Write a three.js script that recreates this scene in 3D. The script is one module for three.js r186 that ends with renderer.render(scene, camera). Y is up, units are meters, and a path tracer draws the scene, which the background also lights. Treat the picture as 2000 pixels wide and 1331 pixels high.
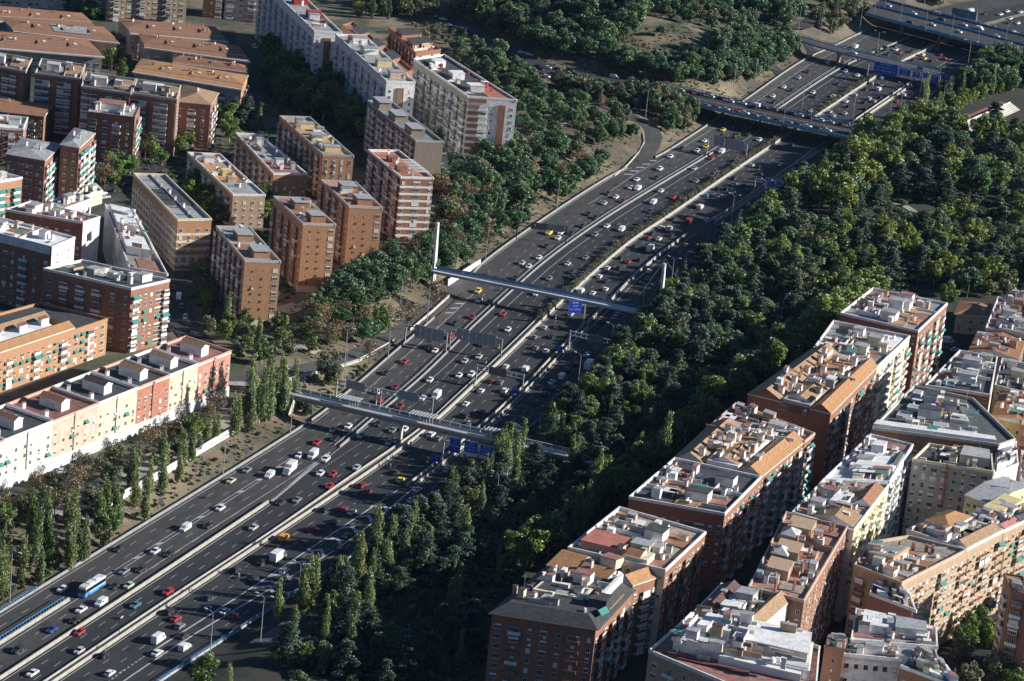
import * as THREE from 'three';
import { mergeGeometries } from 'three/addons/utils/BufferGeometryUtils.js';
import { MarchingCubes } from 'three/addons/objects/MarchingCubes.js';

// ---------------------------------------------------------------- camera, sky, sun, exposure
const scene = new THREE.Scene();
const HEIGHT = 380, FOCAL = 6200, PITCH = THREE.MathUtils.degToRad(18), ROLL = Math.atan(0.106);
const camera = new THREE.PerspectiveCamera(THREE.MathUtils.radToDeg(2 * Math.atan(665.5 / FOCAL)), 2000 / 1331, 10, 12000);
camera.position.set(0, HEIGHT, 0);
camera.rotation.order = 'YXZ';
camera.rotation.set(-PITCH, 0, ROLL);
camera.updateMatrixWorld(true);

const SUN_EL = THREE.MathUtils.degToRad(23.5), SUN_AZ = THREE.MathUtils.degToRad(91);
const sunDir = new THREE.Vector3(Math.sin(SUN_AZ) * Math.cos(SUN_EL), Math.sin(SUN_EL), -Math.cos(SUN_AZ) * Math.cos(SUN_EL));
const SKY_GAIN = 0.25;
{
  const W = 256, H = 128, data = new Float32Array(W * H * 4), v = new THREE.Vector3();
  for (let j = 0; j < H; j++) for (let i = 0; i < W; i++) {
    const up = ((j + 0.5) / H - 0.5) * Math.PI, az = ((i + 0.5) / W - 0.5) * 2 * Math.PI;
    v.set(Math.cos(az) * Math.cos(up), Math.sin(up), Math.sin(az) * Math.cos(up));
    const t = Math.pow(Math.max(0, v.y), 0.45), g = Math.pow(Math.max(0, v.dot(sunDir)), 12) * 0.5, o = (j * W + i) * 4;
    data[o] = (0.42 + (0.07 - 0.42) * t + g * 1.0) * SKY_GAIN;
    data[o + 1] = (0.58 + (0.23 - 0.58) * t + g * 0.9) * SKY_GAIN;
    data[o + 2] = (0.82 + (0.62 - 0.82) * t + g * 0.75) * SKY_GAIN;
    data[o + 3] = 1;
  }
  const t = new THREE.DataTexture(data, W, H, THREE.RGBAFormat, THREE.FloatType);
  t.mapping = THREE.EquirectangularReflectionMapping; t.magFilter = t.minFilter = THREE.LinearFilter; t.needsUpdate = true;
  scene.background = t; scene.environment = t;
}
const sun = new THREE.DirectionalLight(new THREE.Color(1.0, 0.965, 0.905), 5);
sun.name = 'sun';
sun.target.position.set(200, 0, -1250); sun.target.name = 'sun_target';
sun.position.copy(sun.target.position).addScaledVector(sunDir, 1500);
sun.castShadow = true;
Object.assign(sun.shadow.camera, { left: -1100, right: 1100, top: 800, bottom: -800, near: 10, far: 3200 });
sun.shadow.mapSize.set(4096, 4096);
scene.add(sun, sun.target);
scene.fog = new THREE.FogExp2(new THREE.Color(0.42, 0.66, 1.0), 0.000008);
const renderer = new THREE.WebGLRenderer({ antialias: true });
renderer.toneMapping = THREE.LinearToneMapping;
renderer.toneMappingExposure = 1.55;
renderer.shadowMap.enabled = true;

// ---------------------------------------------------------------- helpers
const rng = (seed) => { let s = seed >>> 0; return () => { s = (s + 0x6d2b79f5) | 0; let t = Math.imul(s ^ (s >>> 15), 1 | s); t = (t + Math.imul(t ^ (t >>> 7), 61 | t)) ^ t; return ((t ^ (t >>> 14)) >>> 0) / 4294967296; }; };
const V = (x, y, z) => new THREE.Vector3(x, y, z);
const clamp = (x, a, b) => Math.min(b, Math.max(a, x));
const smooth = (a, b, x) => { const t = clamp((x - a) / (b - a), 0, 1); return t * t * (3 - 2 * t); };
const lerp = (a, b, t) => a + (b - a) * t;
// surveyed points: where the sight line through a point of the photograph meets the level y = h
const AX = V(), AY = V(), AZ = V(); camera.matrixWorld.extractBasis(AX, AY, AZ);
function at(px, py, h = 0) {
  const d = V().addScaledVector(AX, (px - 1000) / FOCAL).addScaledVector(AY, -(py - 665.5) / FOCAL).sub(AZ);
  return d.multiplyScalar((h - HEIGHT) / d.y).add(V(0, HEIGHT, 0));
}
function toPhoto(p) { const v = p.clone().sub(camera.position), z = -v.dot(AZ); return [1000 + FOCAL * v.dot(AX) / z, 665.5 - FOCAL * v.dot(AY) / z]; }
// motorway coordinates: s along it, c across it
const ROAD_AZ = THREE.MathUtils.degToRad(20.7), DS = V(Math.sin(ROAD_AZ), 0, -Math.cos(ROAD_AZ)), DC = V(Math.cos(ROAD_AZ), 0, Math.sin(ROAD_AZ));
const sc = (s, c, y = 0) => V(DS.x * s + DC.x * c, y, DS.z * s + DC.z * c);
const sOf = (p) => p.dot(DS), cOf = (p) => p.dot(DC);
const table = (pts) => (s) => {
  if (s <= pts[0][0]) return pts[0][1];
  for (let i = 1; i < pts.length; i++) if (s <= pts[i][0]) {
    const p0 = pts[Math.max(0, i - 2)], p1 = pts[i - 1], p2 = pts[i], p3 = pts[Math.min(pts.length - 1, i + 1)];
    const m1 = i - 2 < 0 ? (p2[1] - p1[1]) / (p2[0] - p1[0]) : (p2[1] - p0[1]) / (p2[0] - p0[0]), m2 = i + 1 > pts.length - 1 ? (p2[1] - p1[1]) / (p2[0] - p1[0]) : (p3[1] - p1[1]) / (p3[0] - p1[0]);
    const d = p2[0] - p1[0], t = (s - p1[0]) / d, t2 = t * t, t3 = t2 * t;
    return (2 * t3 - 3 * t2 + 1) * p1[1] + (t3 - 2 * t2 + t) * d * m1 + (-2 * t3 + 3 * t2) * p2[1] + (t3 - t2) * d * m2;
  }
  return pts[pts.length - 1][1];
};
const names = new Map();
function numbered(name) { const n = names.get(name) ?? 0; names.set(name, n + 1); return n ? name + '_' + String(n).padStart(3, '0') : name; }
function tag(o, label, category, group) { o.userData.label = label; o.userData.category = category; if (group) o.userData.group = group; return o; }
function thing(name, label, category, pos = V(), turn = 0, group) {
  const o = new THREE.Group(); o.name = numbered(name); o.position.copy(pos); o.rotation.y = turn;
  tag(o, label, category, group); scene.add(o); return o;
}
function part(name, geo, material, parent, x = 0, y = 0, z = 0, turn = 0) {
  const m = new THREE.Mesh(geo, material); m.name = name; m.position.set(x, y, z); m.rotation.y = turn; m.castShadow = m.receiveShadow = true; parent.add(m); return m;
}
function structure(name, geo, material) { const m = part(numbered(name), geo, material, scene); m.userData.kind = 'structure'; return m; }
function stuffed(m) { m.userData.kind = 'stuff'; return m; }
function copyOf(src, name, label, category, pos, turn, group) {
  const r = src.clone(); r.name = numbered(name); r.position.copy(pos); r.rotation.y = turn; r.userData = {}; tag(r, label, category, group); scene.add(r); return r;
}
const ORD = ['', 'first', 'second', 'third', 'fourth', 'fifth', 'sixth', 'seventh', 'eighth', 'ninth', 'tenth', 'eleventh', 'twelfth'];
const ordinal = (n) => ORD[n] ?? n + (n % 10 === 1 && n % 100 !== 11 ? 'st' : n % 10 === 2 && n % 100 !== 12 ? 'nd' : n % 10 === 3 && n % 100 !== 13 ? 'rd' : 'th');

// geometry
const BOX = new Map();
function box(w, h, d, x = 0, y = 0, z = 0) { const g = new THREE.BoxGeometry(w, h, d); g.translate(x, y + h / 2, z); return g; }   // y is the underside
function fromTris(pos, uv, col, nor) {
  const g = new THREE.BufferGeometry(); g.setAttribute('position', new THREE.Float32BufferAttribute(pos, 3));
  if (uv) g.setAttribute('uv', new THREE.Float32BufferAttribute(uv, 2));
  if (col) g.setAttribute('color', new THREE.Float32BufferAttribute(col, 3));
  if (nor) g.setAttribute('normal', new THREE.Float32BufferAttribute(nor, 3)); else g.computeVertexNormals();
  return g;
}
class Tris {   // collects quads and triangles with uv in metres
  constructor() { this.p = []; this.u = []; }
  tri(a, b, c, ua, ub, uc) { for (const v of [a, b, c]) this.p.push(v.x, v.y, v.z); for (const v of [ua, ub, uc]) this.u.push(v[0], v[1]); return this; }
  quad(a, b, c, d, uo) {
    const w = a.distanceTo(b), h = a.distanceTo(d), o = uo ?? [0, 0];
    this.tri(a, b, c, [o[0], o[1]], [o[0] + w, o[1]], [o[0] + w, o[1] + h]); this.tri(a, c, d, [o[0], o[1]], [o[0] + w, o[1] + h], [o[0], o[1] + h]); return this;
  }
  // closed prism from a polygon of {x,z} (counter-clockwise from above) between two levels
  prism(poly, y0, y1, cap = true) {
    const n = poly.length; let run = 0;
    for (let i = 0; i < n; i++) {
      const a = poly[i], b = poly[(i + 1) % n];
      this.quad(V(a.x, y0, a.z), V(b.x, y0, b.z), V(b.x, y1, b.z), V(a.x, y1, a.z), [run, y0]); run += Math.hypot(b.x - a.x, b.z - a.z);
    }
    if (cap) this.cap(poly, y1);
    return this;
  }
  cap(poly, y) {
    const tr = THREE.ShapeUtils.triangulateShape(poly.map((p) => new THREE.Vector2(p.x, -p.z)), []);
    for (const [i, j, k] of tr) { const P = [poly[i], poly[j], poly[k]].map((p) => V(p.x, y, p.z)); this.tri(P[0], P[1], P[2], [P[0].x, P[0].z], [P[1].x, P[1].z], [P[2].x, P[2].z]); }
    return this;
  }
  // box around the line a-b (at the level of a and b), width w, from y0 below to y1 above
  beam(a, b, w, y0, y1) {
    const d = V().subVectors(b, a), l = Math.hypot(d.x, d.z) || 1, nx = -d.z / l * w / 2, nz = d.x / l * w / 2;
    const P = (p, k, y) => V(p.x + nx * k, p.y + y, p.z + nz * k);
    const A0 = P(a, 1, y0), A1 = P(a, -1, y0), B0 = P(b, 1, y0), B1 = P(b, -1, y0), a0 = P(a, 1, y1), a1 = P(a, -1, y1), b0 = P(b, 1, y1), b1 = P(b, -1, y1);
    this.quad(A1, B1, b1, a1).quad(B0, A0, a0, b0).quad(a1, b1, b0, a0).quad(A0, B0, B1, A1).quad(A0, A1, a1, a0).quad(B1, B0, b0, b1);
    return this;
  }
  geo() { return fromTris(this.p, this.u); }
}
function ccw(poly) { let a = 0; for (let i = 0; i < poly.length; i++) { const p = poly[i], q = poly[(i + 1) % poly.length]; a += p.x * -q.z - q.x * -p.z; } return a >= 0; }
function tube(points, r0, r1, seg = 6) {   // tapered tube through points
  const g = []; let prev;
  const pos = [], uv = [];
  const rings = points.map((p, i) => {
    const t = V().subVectors(points[Math.min(i + 1, points.length - 1)], points[Math.max(i - 1, 0)]).normalize();
    const s = Math.abs(t.y) > 0.9 ? V(1, 0, 0) : V(0, 1, 0), x = V().crossVectors(s, t).normalize(), y = V().crossVectors(t, x), r = lerp(r0, r1, i / (points.length - 1)), ring = [];
    for (let k = 0; k < seg; k++) { const a = k / seg * Math.PI * 2; ring.push(p.clone().addScaledVector(x, Math.cos(a) * r).addScaledVector(y, Math.sin(a) * r)); }
    return ring;
  });
  const T = new Tris();
  for (let i = 0; i + 1 < rings.length; i++) for (let k = 0; k < seg; k++) { const l = (k + 1) % seg; T.quad(rings[i][k], rings[i][l], rings[i + 1][l], rings[i + 1][k]); }
  return T.geo();
}

// ---------------------------------------------------------------- textures and materials
const P2 = (n, seed) => { const r = rng(seed), a = new Float32Array(n * n).map(() => r()); return (x, y) => { const X = ((Math.floor(x) % n) + n) % n, Y = ((Math.floor(y) % n) + n) % n, fx = x - Math.floor(x), fy = y - Math.floor(y), u = fx * fx * (3 - 2 * fx), v = fy * fy * (3 - 2 * fy), q = (i, j) => a[((Y + j) % n) * n + ((X + i) % n)]; return lerp(lerp(q(0, 0), q(1, 0), u), lerp(q(0, 1), q(1, 1), u), v); }; };
const N8 = P2(8, 1), N16 = P2(16, 2), N32 = P2(32, 3), N64 = P2(64, 4), N128 = P2(128, 5), N256 = P2(256, 6);
const fbm = (u, v) => N8(u * 8, v * 8) * 0.4 + N16(u * 16, v * 16) * 0.25 + N32(u * 32, v * 32) * 0.17 + N64(u * 64, v * 64) * 0.1 + N128(u * 128, v * 128) * 0.08;
function texture(size, metres, f, color = true) {
  const d = new Uint8Array(size * size * 4);
  for (let y = 0; y < size; y++) for (let x = 0; x < size; x++) {
    const c = f(x / size, y / size), o = (y * size + x) * 4, k = Array.isArray(c) ? c : [c, c, c];
    for (let i = 0; i < 3; i++) d[o + i] = clamp(Math.round(k[i] * 255), 0, 255); d[o + 3] = 255;
  }
  if (color) {   // keep the mean at 0.9, so that a material's colour is its real one
    const lin = (v) => Math.pow(v / 255, 2.2); let sum = 0; for (let i = 0; i < d.length; i += 4) sum += (lin(d[i]) + lin(d[i + 1]) + lin(d[i + 2])) / 3; const k = 0.9 / (sum / (size * size));
    for (let i = 0; i < d.length; i += 4) for (let j = 0; j < 3; j++) d[i + j] = clamp(Math.round(255 * Math.pow(lin(d[i + j]) * k, 1 / 2.2)), 0, 255);
  }
  const t = new THREE.DataTexture(d, size, size); t.wrapS = t.wrapT = THREE.RepeatWrapping; t.magFilter = THREE.LinearFilter; t.minFilter = THREE.LinearMipmapLinearFilter; t.generateMipmaps = true;
  t.repeat.set(1 / metres, 1 / metres); if (color) t.colorSpace = THREE.SRGBColorSpace; t.needsUpdate = true; return t;
}
const r256 = rng(77), cell = new Float32Array(65536).map(() => r256()), hash = (i, j) => cell[((j & 255) << 8) | (i & 255)];
const TX = {
  brick: texture(512, 6, (u, v) => { const row = Math.floor(v * 72), x = u * 26 + (row & 1) * 0.5, fx = x % 1, fy = v * 72 % 1, m = fx < 0.06 || fy < 0.14; return (m ? 0.82 : 0.72 + hash(Math.floor(x), row) * 0.28) * (0.82 + fbm(u, v) * 0.34); }),
  plaster: texture(512, 14, (u, v) => 0.8 + (fbm(u, v) - 0.5) * 0.3 + (N128(u * 128, v * 8) - 0.5) * 0.12 + (N256(u * 256, v * 256) - 0.5) * 0.05),
  tile: texture(512, 6, (u, v) => { const col = Math.floor(u * 24), row = Math.floor(v * 16), g = 0.74 + fbm(u, v) * 0.5, lichen = fbm((u + 0.4) % 1, (v + 0.7) % 1) > 0.6 ? 0.86 : 1; return [g * (0.72 + hash(col, row) * 0.4) * lichen, g * (0.70 + hash(col + 9, row) * 0.36), g * (0.68 + hash(col + 5, row + 3) * 0.4)]; }),
  gravel: texture(512, 11, (u, v) => 0.72 + (fbm(u, v) - 0.5) * 0.55 + (N256(u * 256, v * 256) - 0.5) * 0.2 + (fbm((u + 0.31) % 1, (v + 0.17) % 1) > 0.58 ? 0.12 : 0)),
  asphalt: texture(1024, 14.8, (u, v) => {   // four lanes wide: wheel paths, oil drip, repairs, joints
    const lane = u * 4 % 1, wheel = Math.exp(-(((lane - 0.27) / 0.1) ** 2)) + Math.exp(-(((lane - 0.73) / 0.1) ** 2)), drip = Math.exp(-(((lane - 0.5) / 0.07) ** 2)) * N32(3 + Math.floor(u * 4) * 5, v * 32);
    const pu = Math.floor(u * 8), pv = Math.floor(v * 14), patch = hash(pu + 40, pv + 7) > 0.955 ? -0.16 : hash(pu + 11, pv + 90) > 0.965 ? 0.1 : 0, joint = Math.abs((v * 7) % 1 - 0.5) < 0.006 && hash(3, Math.floor(v * 7)) > 0.4 ? -0.12 : 0;
    return 0.74 - wheel * 0.085 - drip * 0.16 + patch + joint + (fbm(u, v) - 0.5) * 0.34 + (N256(u * 256, v * 256) - 0.5) * 0.12 + (N64(u * 64, v * 3) - 0.5) * 0.1;
  }),
  concrete: texture(512, 9, (u, v) => 0.8 + (fbm(u, v) - 0.5) * 0.34 + (N128(u * 128, v * 6) - 0.5) * 0.2),
  ground: texture(1024, 40, (u, v) => { const g = fbm(u, v), h = N256(u * 256, v * 256), k = N64(u * 64, v * 64); return [0.66 + (g - 0.5) * 0.6 + (h - 0.5) * 0.3 + (k - 0.5) * 0.15, 0.68 + (g - 0.5) * 0.5 + (h - 0.5) * 0.3, 0.68 + (g - 0.5) * 0.4 + (h - 0.5) * 0.3]; }),
};
TX.asphalt.repeat.set(1 / 14.8, 1 / 62);
const mats = new Map();
function mat(color, tex, o = {}) {   // color: linear rgb
  const key = JSON.stringify([color, tex, o]);
  if (!mats.has(key)) {
    const { phys, ...rest } = o, m = new (phys ? THREE.MeshPhysicalMaterial : THREE.MeshStandardMaterial)({ roughness: 0.85, ...rest });
    m.color.setRGB(...color); if (tex) m.map = TX[tex];
    m.side = THREE.DoubleSide; mats.set(key, m);
  }
  return mats.get(key);
}
const M = {
  white: mat([0.80, 0.79, 0.77], 'plaster'), cream: mat([0.72, 0.65, 0.48], 'plaster'), brick: mat([0.32, 0.16, 0.10], 'brick'), brickDark: mat([0.32, 0.16, 0.10], 'brick'), brickOrange: mat([0.47, 0.255, 0.135], 'brick'),
  brickTan: mat([0.50, 0.35, 0.23], 'brick'), brickGrey: mat([0.30, 0.25, 0.20], 'brick'), grey: mat([0.42, 0.42, 0.41], 'plaster'), yellow: mat([0.70, 0.58, 0.30], 'plaster'),
  tileRoof: mat([0.33, 0.165, 0.09], 'tile'), tileOrange: mat([0.45, 0.245, 0.11], 'tile'), tileTan: mat([0.39, 0.255, 0.145], 'tile'), tileDark: mat([0.13, 0.075, 0.062], 'tile'),
  felt: mat([0.06, 0.065, 0.07], 'gravel'), feltGreen: mat([0.07, 0.085, 0.08], 'gravel'), gravelGrey: mat([0.36, 0.36, 0.355], 'gravel'), terrace: mat([0.34, 0.165, 0.135], 'gravel'), terraceBeige: mat([0.42, 0.35, 0.27], 'gravel'), metalRoof: mat([0.40, 0.41, 0.42], 'concrete', { roughness: 0.6 }),
  concrete: mat([0.55, 0.52, 0.47], 'concrete'), concreteGrey: mat([0.36, 0.37, 0.38], 'concrete'), steel: mat([0.40, 0.42, 0.44], null, { roughness: 0.5, metalness: 0.3 }), steelDark: mat([0.10, 0.11, 0.12], null, { roughness: 0.6 }), bluePaint: mat([0.05, 0.20, 0.42], null, { roughness: 0.5 }),
  glass: mat([0.02, 0.028, 0.036], null, { roughness: 0.12 }), blind: mat([0.66, 0.65, 0.61]), frame: mat([0.74, 0.74, 0.72]), green: mat([0.05, 0.21, 0.18]), greenDark: mat([0.03, 0.17, 0.15]),
  paint: mat([0.50, 0.50, 0.49], 'concrete'), bark: mat([0.13, 0.10, 0.075]), barkPale: mat([0.45, 0.42, 0.36]), signBlue: mat([0.015, 0.10, 0.42], null, { roughness: 0.5 }), signWhite: mat([0.68, 0.70, 0.72]), signBack: mat([0.30, 0.33, 0.36], null, { roughness: 0.55, metalness: 0.2 }),
  tyre: mat([0.025, 0.025, 0.025]), red: mat([0.40, 0.05, 0.04]),
};
// ---------------------------------------------------------------- motorway lines (s, c)
const LE = table([[560, -436.6], [760, -436], [960, -435.3], [1000, -438.3], [1016, -439.8], [1055, -444], [1091, -447.8], [1139, -453.8], [1160, -459], [1184, -463], [1246, -467], [1327, -470], [1372, -469.7], [1400, -465.6], [1436, -465.6], [1547, -469.4], [1659, -474], [1712, -471.5], [1765, -469], [1850, -458], [1950, -430], [2100, -360]]);
const M1 = table([[560, -413], [883, -412.4], [941, -416.6], [977, -419.8], [1029, -424.4], [1069, -429.2], [1097, -432.9], [1157, -439.6], [1200, -443.8], [1246, -446.5], [1300, -448], [1482, -448.2], [1545, -451], [1652, -453.4], [1699, -451.4], [1755, -446.7], [1850, -435], [1950, -408], [2100, -340]]);
const M2L = table([[560, -401.2], [783, -400.9], [855, -400], [918, -400.6], [978, -401], [1016, -404.4], [1060, -408.7], [1100, -413], [1120, -415.2], [1168, -420.9], [1251, -428.3], [1310, -429.2], [1392, -430.8], [1478, -432], [1543, -432.4], [1649, -433.6], [1743, -430], [1850, -419], [1950, -392], [2100, -325]]);
const M2R = table([[560, -399], [780, -398.4], [919, -397.2], [955, -397.6], [991, -399.6], [1035, -403.8], [1061, -406.2], [1105, -410.8], [1134, -413.9], [1168, -417.3], [1251, -424], [1310, -425], [1392, -426.8], [1478, -428], [1649, -430], [1699, -429.5], [1743, -426.5], [1850, -415], [1950, -388], [2100, -320]]);
const M3 = table([[560, -381], [760, -382], [923, -380.5], [995, -383.6], [1050, -388], [1087, -392.2], [1131, -396.8], [1161, -399.8], [1213, -405.3], [1285, -408.4], [1320, -406.4], [1352, -406.0], [1440, -407.3], [1541, -409.2], [1664, -409.6], [1743, -407], [1850, -396], [1950, -370], [2100, -305]]);
const RE = table([[560, -377.5], [739, -374.7], [795, -372.5], [868, -369.8], [960, -368.8], [1052, -370.1], [1071, -371.6], [1130, -377.5], [1200, -386], [1300, -391], [1605, -393.6], [1649, -394.2], [1743, -391], [1850, -380], [1950, -352], [2100, -285]]);

// ---------------------------------------------------------------- terrain
const hillAt = at(1285, 92, 8), hillB = at(1090, 20, 6), mound = at(1100, 270, 5);
function ground(x, z) {
  const p = V(x, 0, z), s = sOf(p), c = cOf(p), dl = LE(s) - c, dr = c - RE(s);
  let y = -0.35;
  if (dl > 0) y += smooth(0.5, s < 960 ? 20 : 30, dl) * lerp(4.2, 6.6, smooth(900, 1150, s));
  if (dr > 0) y += smooth(0.5, 22, dr) * 4.2;
  if (dl > 10) {
    y += 12 * Math.exp(-(((x - hillAt.x) / 52) ** 2 + ((z - hillAt.z) / 60) ** 2)) + 9 * Math.exp(-(((x - hillB.x) / 90) ** 2 + ((z - hillB.z) / 80) ** 2)) + 3 * Math.exp(-(((x - mound.x) / 30) ** 2 + ((z - mound.z) / 40) ** 2));
    y += (N16(x / 30 + 40, z / 30 + 90) - 0.5) * 0.8 * smooth(15, 40, dl) * smooth(950, 1100, s);
  }
  return y;
}
function atGround(px, py, up = 0) { let h = 4; for (let i = 0; i < 8; i++) { const p = at(px, py, h + up); h = lerp(h, ground(p.x, p.z), 0.8); } const p = at(px, py, h + up); p.y = h; return p; }
{
  const axis = (a, b, step, far0, far1) => { const r = [far0, (far0 * 2 + a) / 3, (far0 + a * 4) / 5]; for (let v = a; v <= b; v += step) r.push(v); r.push((far1 + b * 4) / 5, (far1 * 2 + b) / 3, far1); return r; };
  const xs = axis(-470, 520, 4.5, -6000, 6000), zs = axis(-2120, -700, 5, -9000, 3000), pos = [], uv = [], col = [], idx = [];
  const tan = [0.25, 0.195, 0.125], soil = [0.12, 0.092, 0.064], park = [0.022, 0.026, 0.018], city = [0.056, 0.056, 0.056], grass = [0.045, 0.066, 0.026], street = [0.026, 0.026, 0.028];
  for (const z of zs) for (const x of xs) {
    const p = V(x, 0, z), s = sOf(p), c = cOf(p), dl = LE(s) - c, dr = c - RE(s), n = fbm(((x * 0.0035) % 1 + 1) % 1, ((z * 0.0035) % 1 + 1) % 1), n2 = N64(x / 9 + 300, z / 9 + 300);
    let k = tan.map((v, i) => lerp(v, soil[i], smooth(0.35, 0.7, n)));
    if (dl > 0) {
      const cityness = smooth(62, 90, dl + (n - 0.5) * 30) * (1 - smooth(1330, 1420, s - dl * 0.35));
      k = k.map((v, i) => lerp(v, city[i], cityness * 0.8)); k = k.map((v, i) => lerp(v, grass[i], smooth(0.42, 0.62, n2) * 0.75 * smooth(14, 34, dl)));
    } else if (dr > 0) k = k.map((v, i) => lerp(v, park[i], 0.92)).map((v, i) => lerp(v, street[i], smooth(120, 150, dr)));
    else k = street.slice();
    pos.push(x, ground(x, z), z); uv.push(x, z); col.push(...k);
  }
  for (let j = 0; j + 1 < zs.length; j++) for (let i = 0; i + 1 < xs.length; i++) { const a = j * xs.length + i, b = a + 1, d = a + xs.length, e = d + 1; idx.push(a, d, b, b, d, e); }
  const g = new THREE.BufferGeometry(); g.setAttribute('position', new THREE.Float32BufferAttribute(pos, 3)); g.setAttribute('uv', new THREE.Float32BufferAttribute(uv, 2)); g.setAttribute('color', new THREE.Float32BufferAttribute(col, 3)); g.setIndex(idx); g.computeVertexNormals();
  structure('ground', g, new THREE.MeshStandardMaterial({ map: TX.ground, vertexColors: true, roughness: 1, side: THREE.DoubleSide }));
}

// ---------------------------------------------------------------- roads
function strip(f0, f1, s0, s1, y, step = 8, ref) {
  const pos = [], uv = [], idx = []; let n = 0;
  for (let s = s0; ; s = Math.min(s + step, s1)) {
    for (const f of [f0, f1]) { const c = f(s), p = sc(s, c, y); pos.push(p.x, p.y, p.z); uv.push(c - (ref ?? f0)(s), s); }
    if (n) idx.push(2 * n - 2, 2 * n - 1, 2 * n, 2 * n - 1, 2 * n + 1, 2 * n);
    n++; if (s >= s1) break;
  }
  const g = new THREE.BufferGeometry(); g.setAttribute('position', new THREE.Float32BufferAttribute(pos, 3)); g.setAttribute('uv', new THREE.Float32BufferAttribute(uv, 2)); g.setIndex(idx); g.computeVertexNormals(); return g;
}
const off = (f, d) => (s) => f(s) + d;
const tarA = mat([0.056, 0.054, 0.053], 'asphalt', { roughness: 0.9 }), tarB = mat([0.024, 0.027, 0.031], 'asphalt', { roughness: 0.9 }), tarC = mat([0.029, 0.032, 0.036], 'asphalt', { roughness: 0.9 }), tarOld = mat([0.080, 0.077, 0.073], 'asphalt', { roughness: 0.95 });
structure('carriageway', strip(LE, M1, 560, 2100, 0.0, 8, off(M1, 0.4)), tarA);
structure('carriageway', strip(M1, M2L, 560, 2100, 0.0, 8, off(M2L, -0.2)), tarB);
structure('carriageway', strip(M2R, M3, 560, 2100, 0.0, 8, off(M2R, 0.9)), tarC);
structure('carriageway', strip(M3, RE, 560, 2100, 0.0, 8, off(RE, -1.1)), tarC);
structure('road_shoulder', strip(off(LE, 0), (s) => LE(s) + lerp(1.2, 4.2, smooth(1000, 1110, s)), 990, 1160, 0.005), tarOld);
structure('road_shoulder', strip(off(LE, 0), off(LE, 5.4), 1410, 1770, 0.005), tarOld);
structure('central_reservation', strip(M2L, M2R, 560, 1900, 0.15), mat([0.30, 0.25, 0.17], 'ground'));
// painted markings: dashes and lines, one sheet per carriageway
function dashes(T, f, s0, s1, period, len, w, phase = 0) {
  for (let s = s0 + phase; s + len < s1; s += period) line(T, f, s, s + len, w);
}
function line(T, f, s0, s1, w, y = 0.012) {
  const n = Math.max(1, Math.ceil((s1 - s0) / 10));
  for (let i = 0; i < n; i++) { const a = lerp(s0, s1, i / n), b = lerp(s0, s1, (i + 1) / n); T.quad(sc(a, f(a) - w / 2, y), sc(a, f(a) + w / 2, y), sc(b, f(b) + w / 2, y), sc(b, f(b) - w / 2, y)); }
}
function marks(name, f) { const T = new Tris(); f(T); structure(name, T.geo(), M.paint); }
const W = 0.22;
marks('lane_markings', (T) => {   // the slip lanes and the first carriageway
  line(T, off(LE, 1.1), 560, 975, W); line(T, table([[560, -423.6], [774, -423.1]]), 560, 790, W); dashes(T, () => -431.1, 560, 960, 13, 4, 0.16, 3);
  dashes(T, () => -420, 560, 960, 13.2, 4.6, 0.16, 2); dashes(T, () => -416.5, 560, 930, 13.2, 4.6, 0.16, 0); dashes(T, () => -427.4, 800, 940, 13.2, 4.2, 0.14, 0);
  line(T, () => -425.0, 790, 925, W); line(T, () => -423.6, 790, 900, W); line(T, table([[820, -416.8], [940, -416.4]]), 800, 938, W);
  line(T, off(LE, 4.6), 1000, 1150, W);
  for (const d of [4, 7.6, 11.3]) dashes(T, off(M1, -d), 945, 1480, 11, 3.6, 0.15, d);
  for (const d of [4, 7.6, 11.3, 15]) dashes(T, off(M1, -d), 1490, 1790, 11, 3.6, 0.15, d);
  line(T, off(M1, -1), 950, 1790, 0.16); line(T, table([[1330, -461.5], [1368, -463], [1400, -462.3], [1480, -463]]), 1300, 1480, W); line(T, off(LE, 5.6), 1490, 1770, W);
  line(T, off(LE, 0.8), 1180, 1375, W);
  for (let i = 0; i < 9; i++) { const s = 800 + i * 14; line(T, (q) => lerp(-424.9, -423.7, (q - s) / 3), s, s + 3, 1.0); }   // hatched gore strip
  for (let i = 0; i < 4; i++) { const s = 1108 + i * 7; T.quad(sc(s, LE(s) + 1.4, 0.012), sc(s + 1.8, LE(s) + 1.4, 0.012), sc(s + 4, LE(s + 3) + 4.2, 0.012), sc(s + 2.2, LE(s + 3) + 4.2, 0.012)); }
  for (let i = 0; i < 5; i++) { const s = 1360 + i * 8; T.quad(sc(s, -467.2, 0.012), sc(s + 1.6, -467.2, 0.012), sc(s + 4, -463.6, 0.012), sc(s + 2.4, -463.6, 0.012)); }
});
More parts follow.
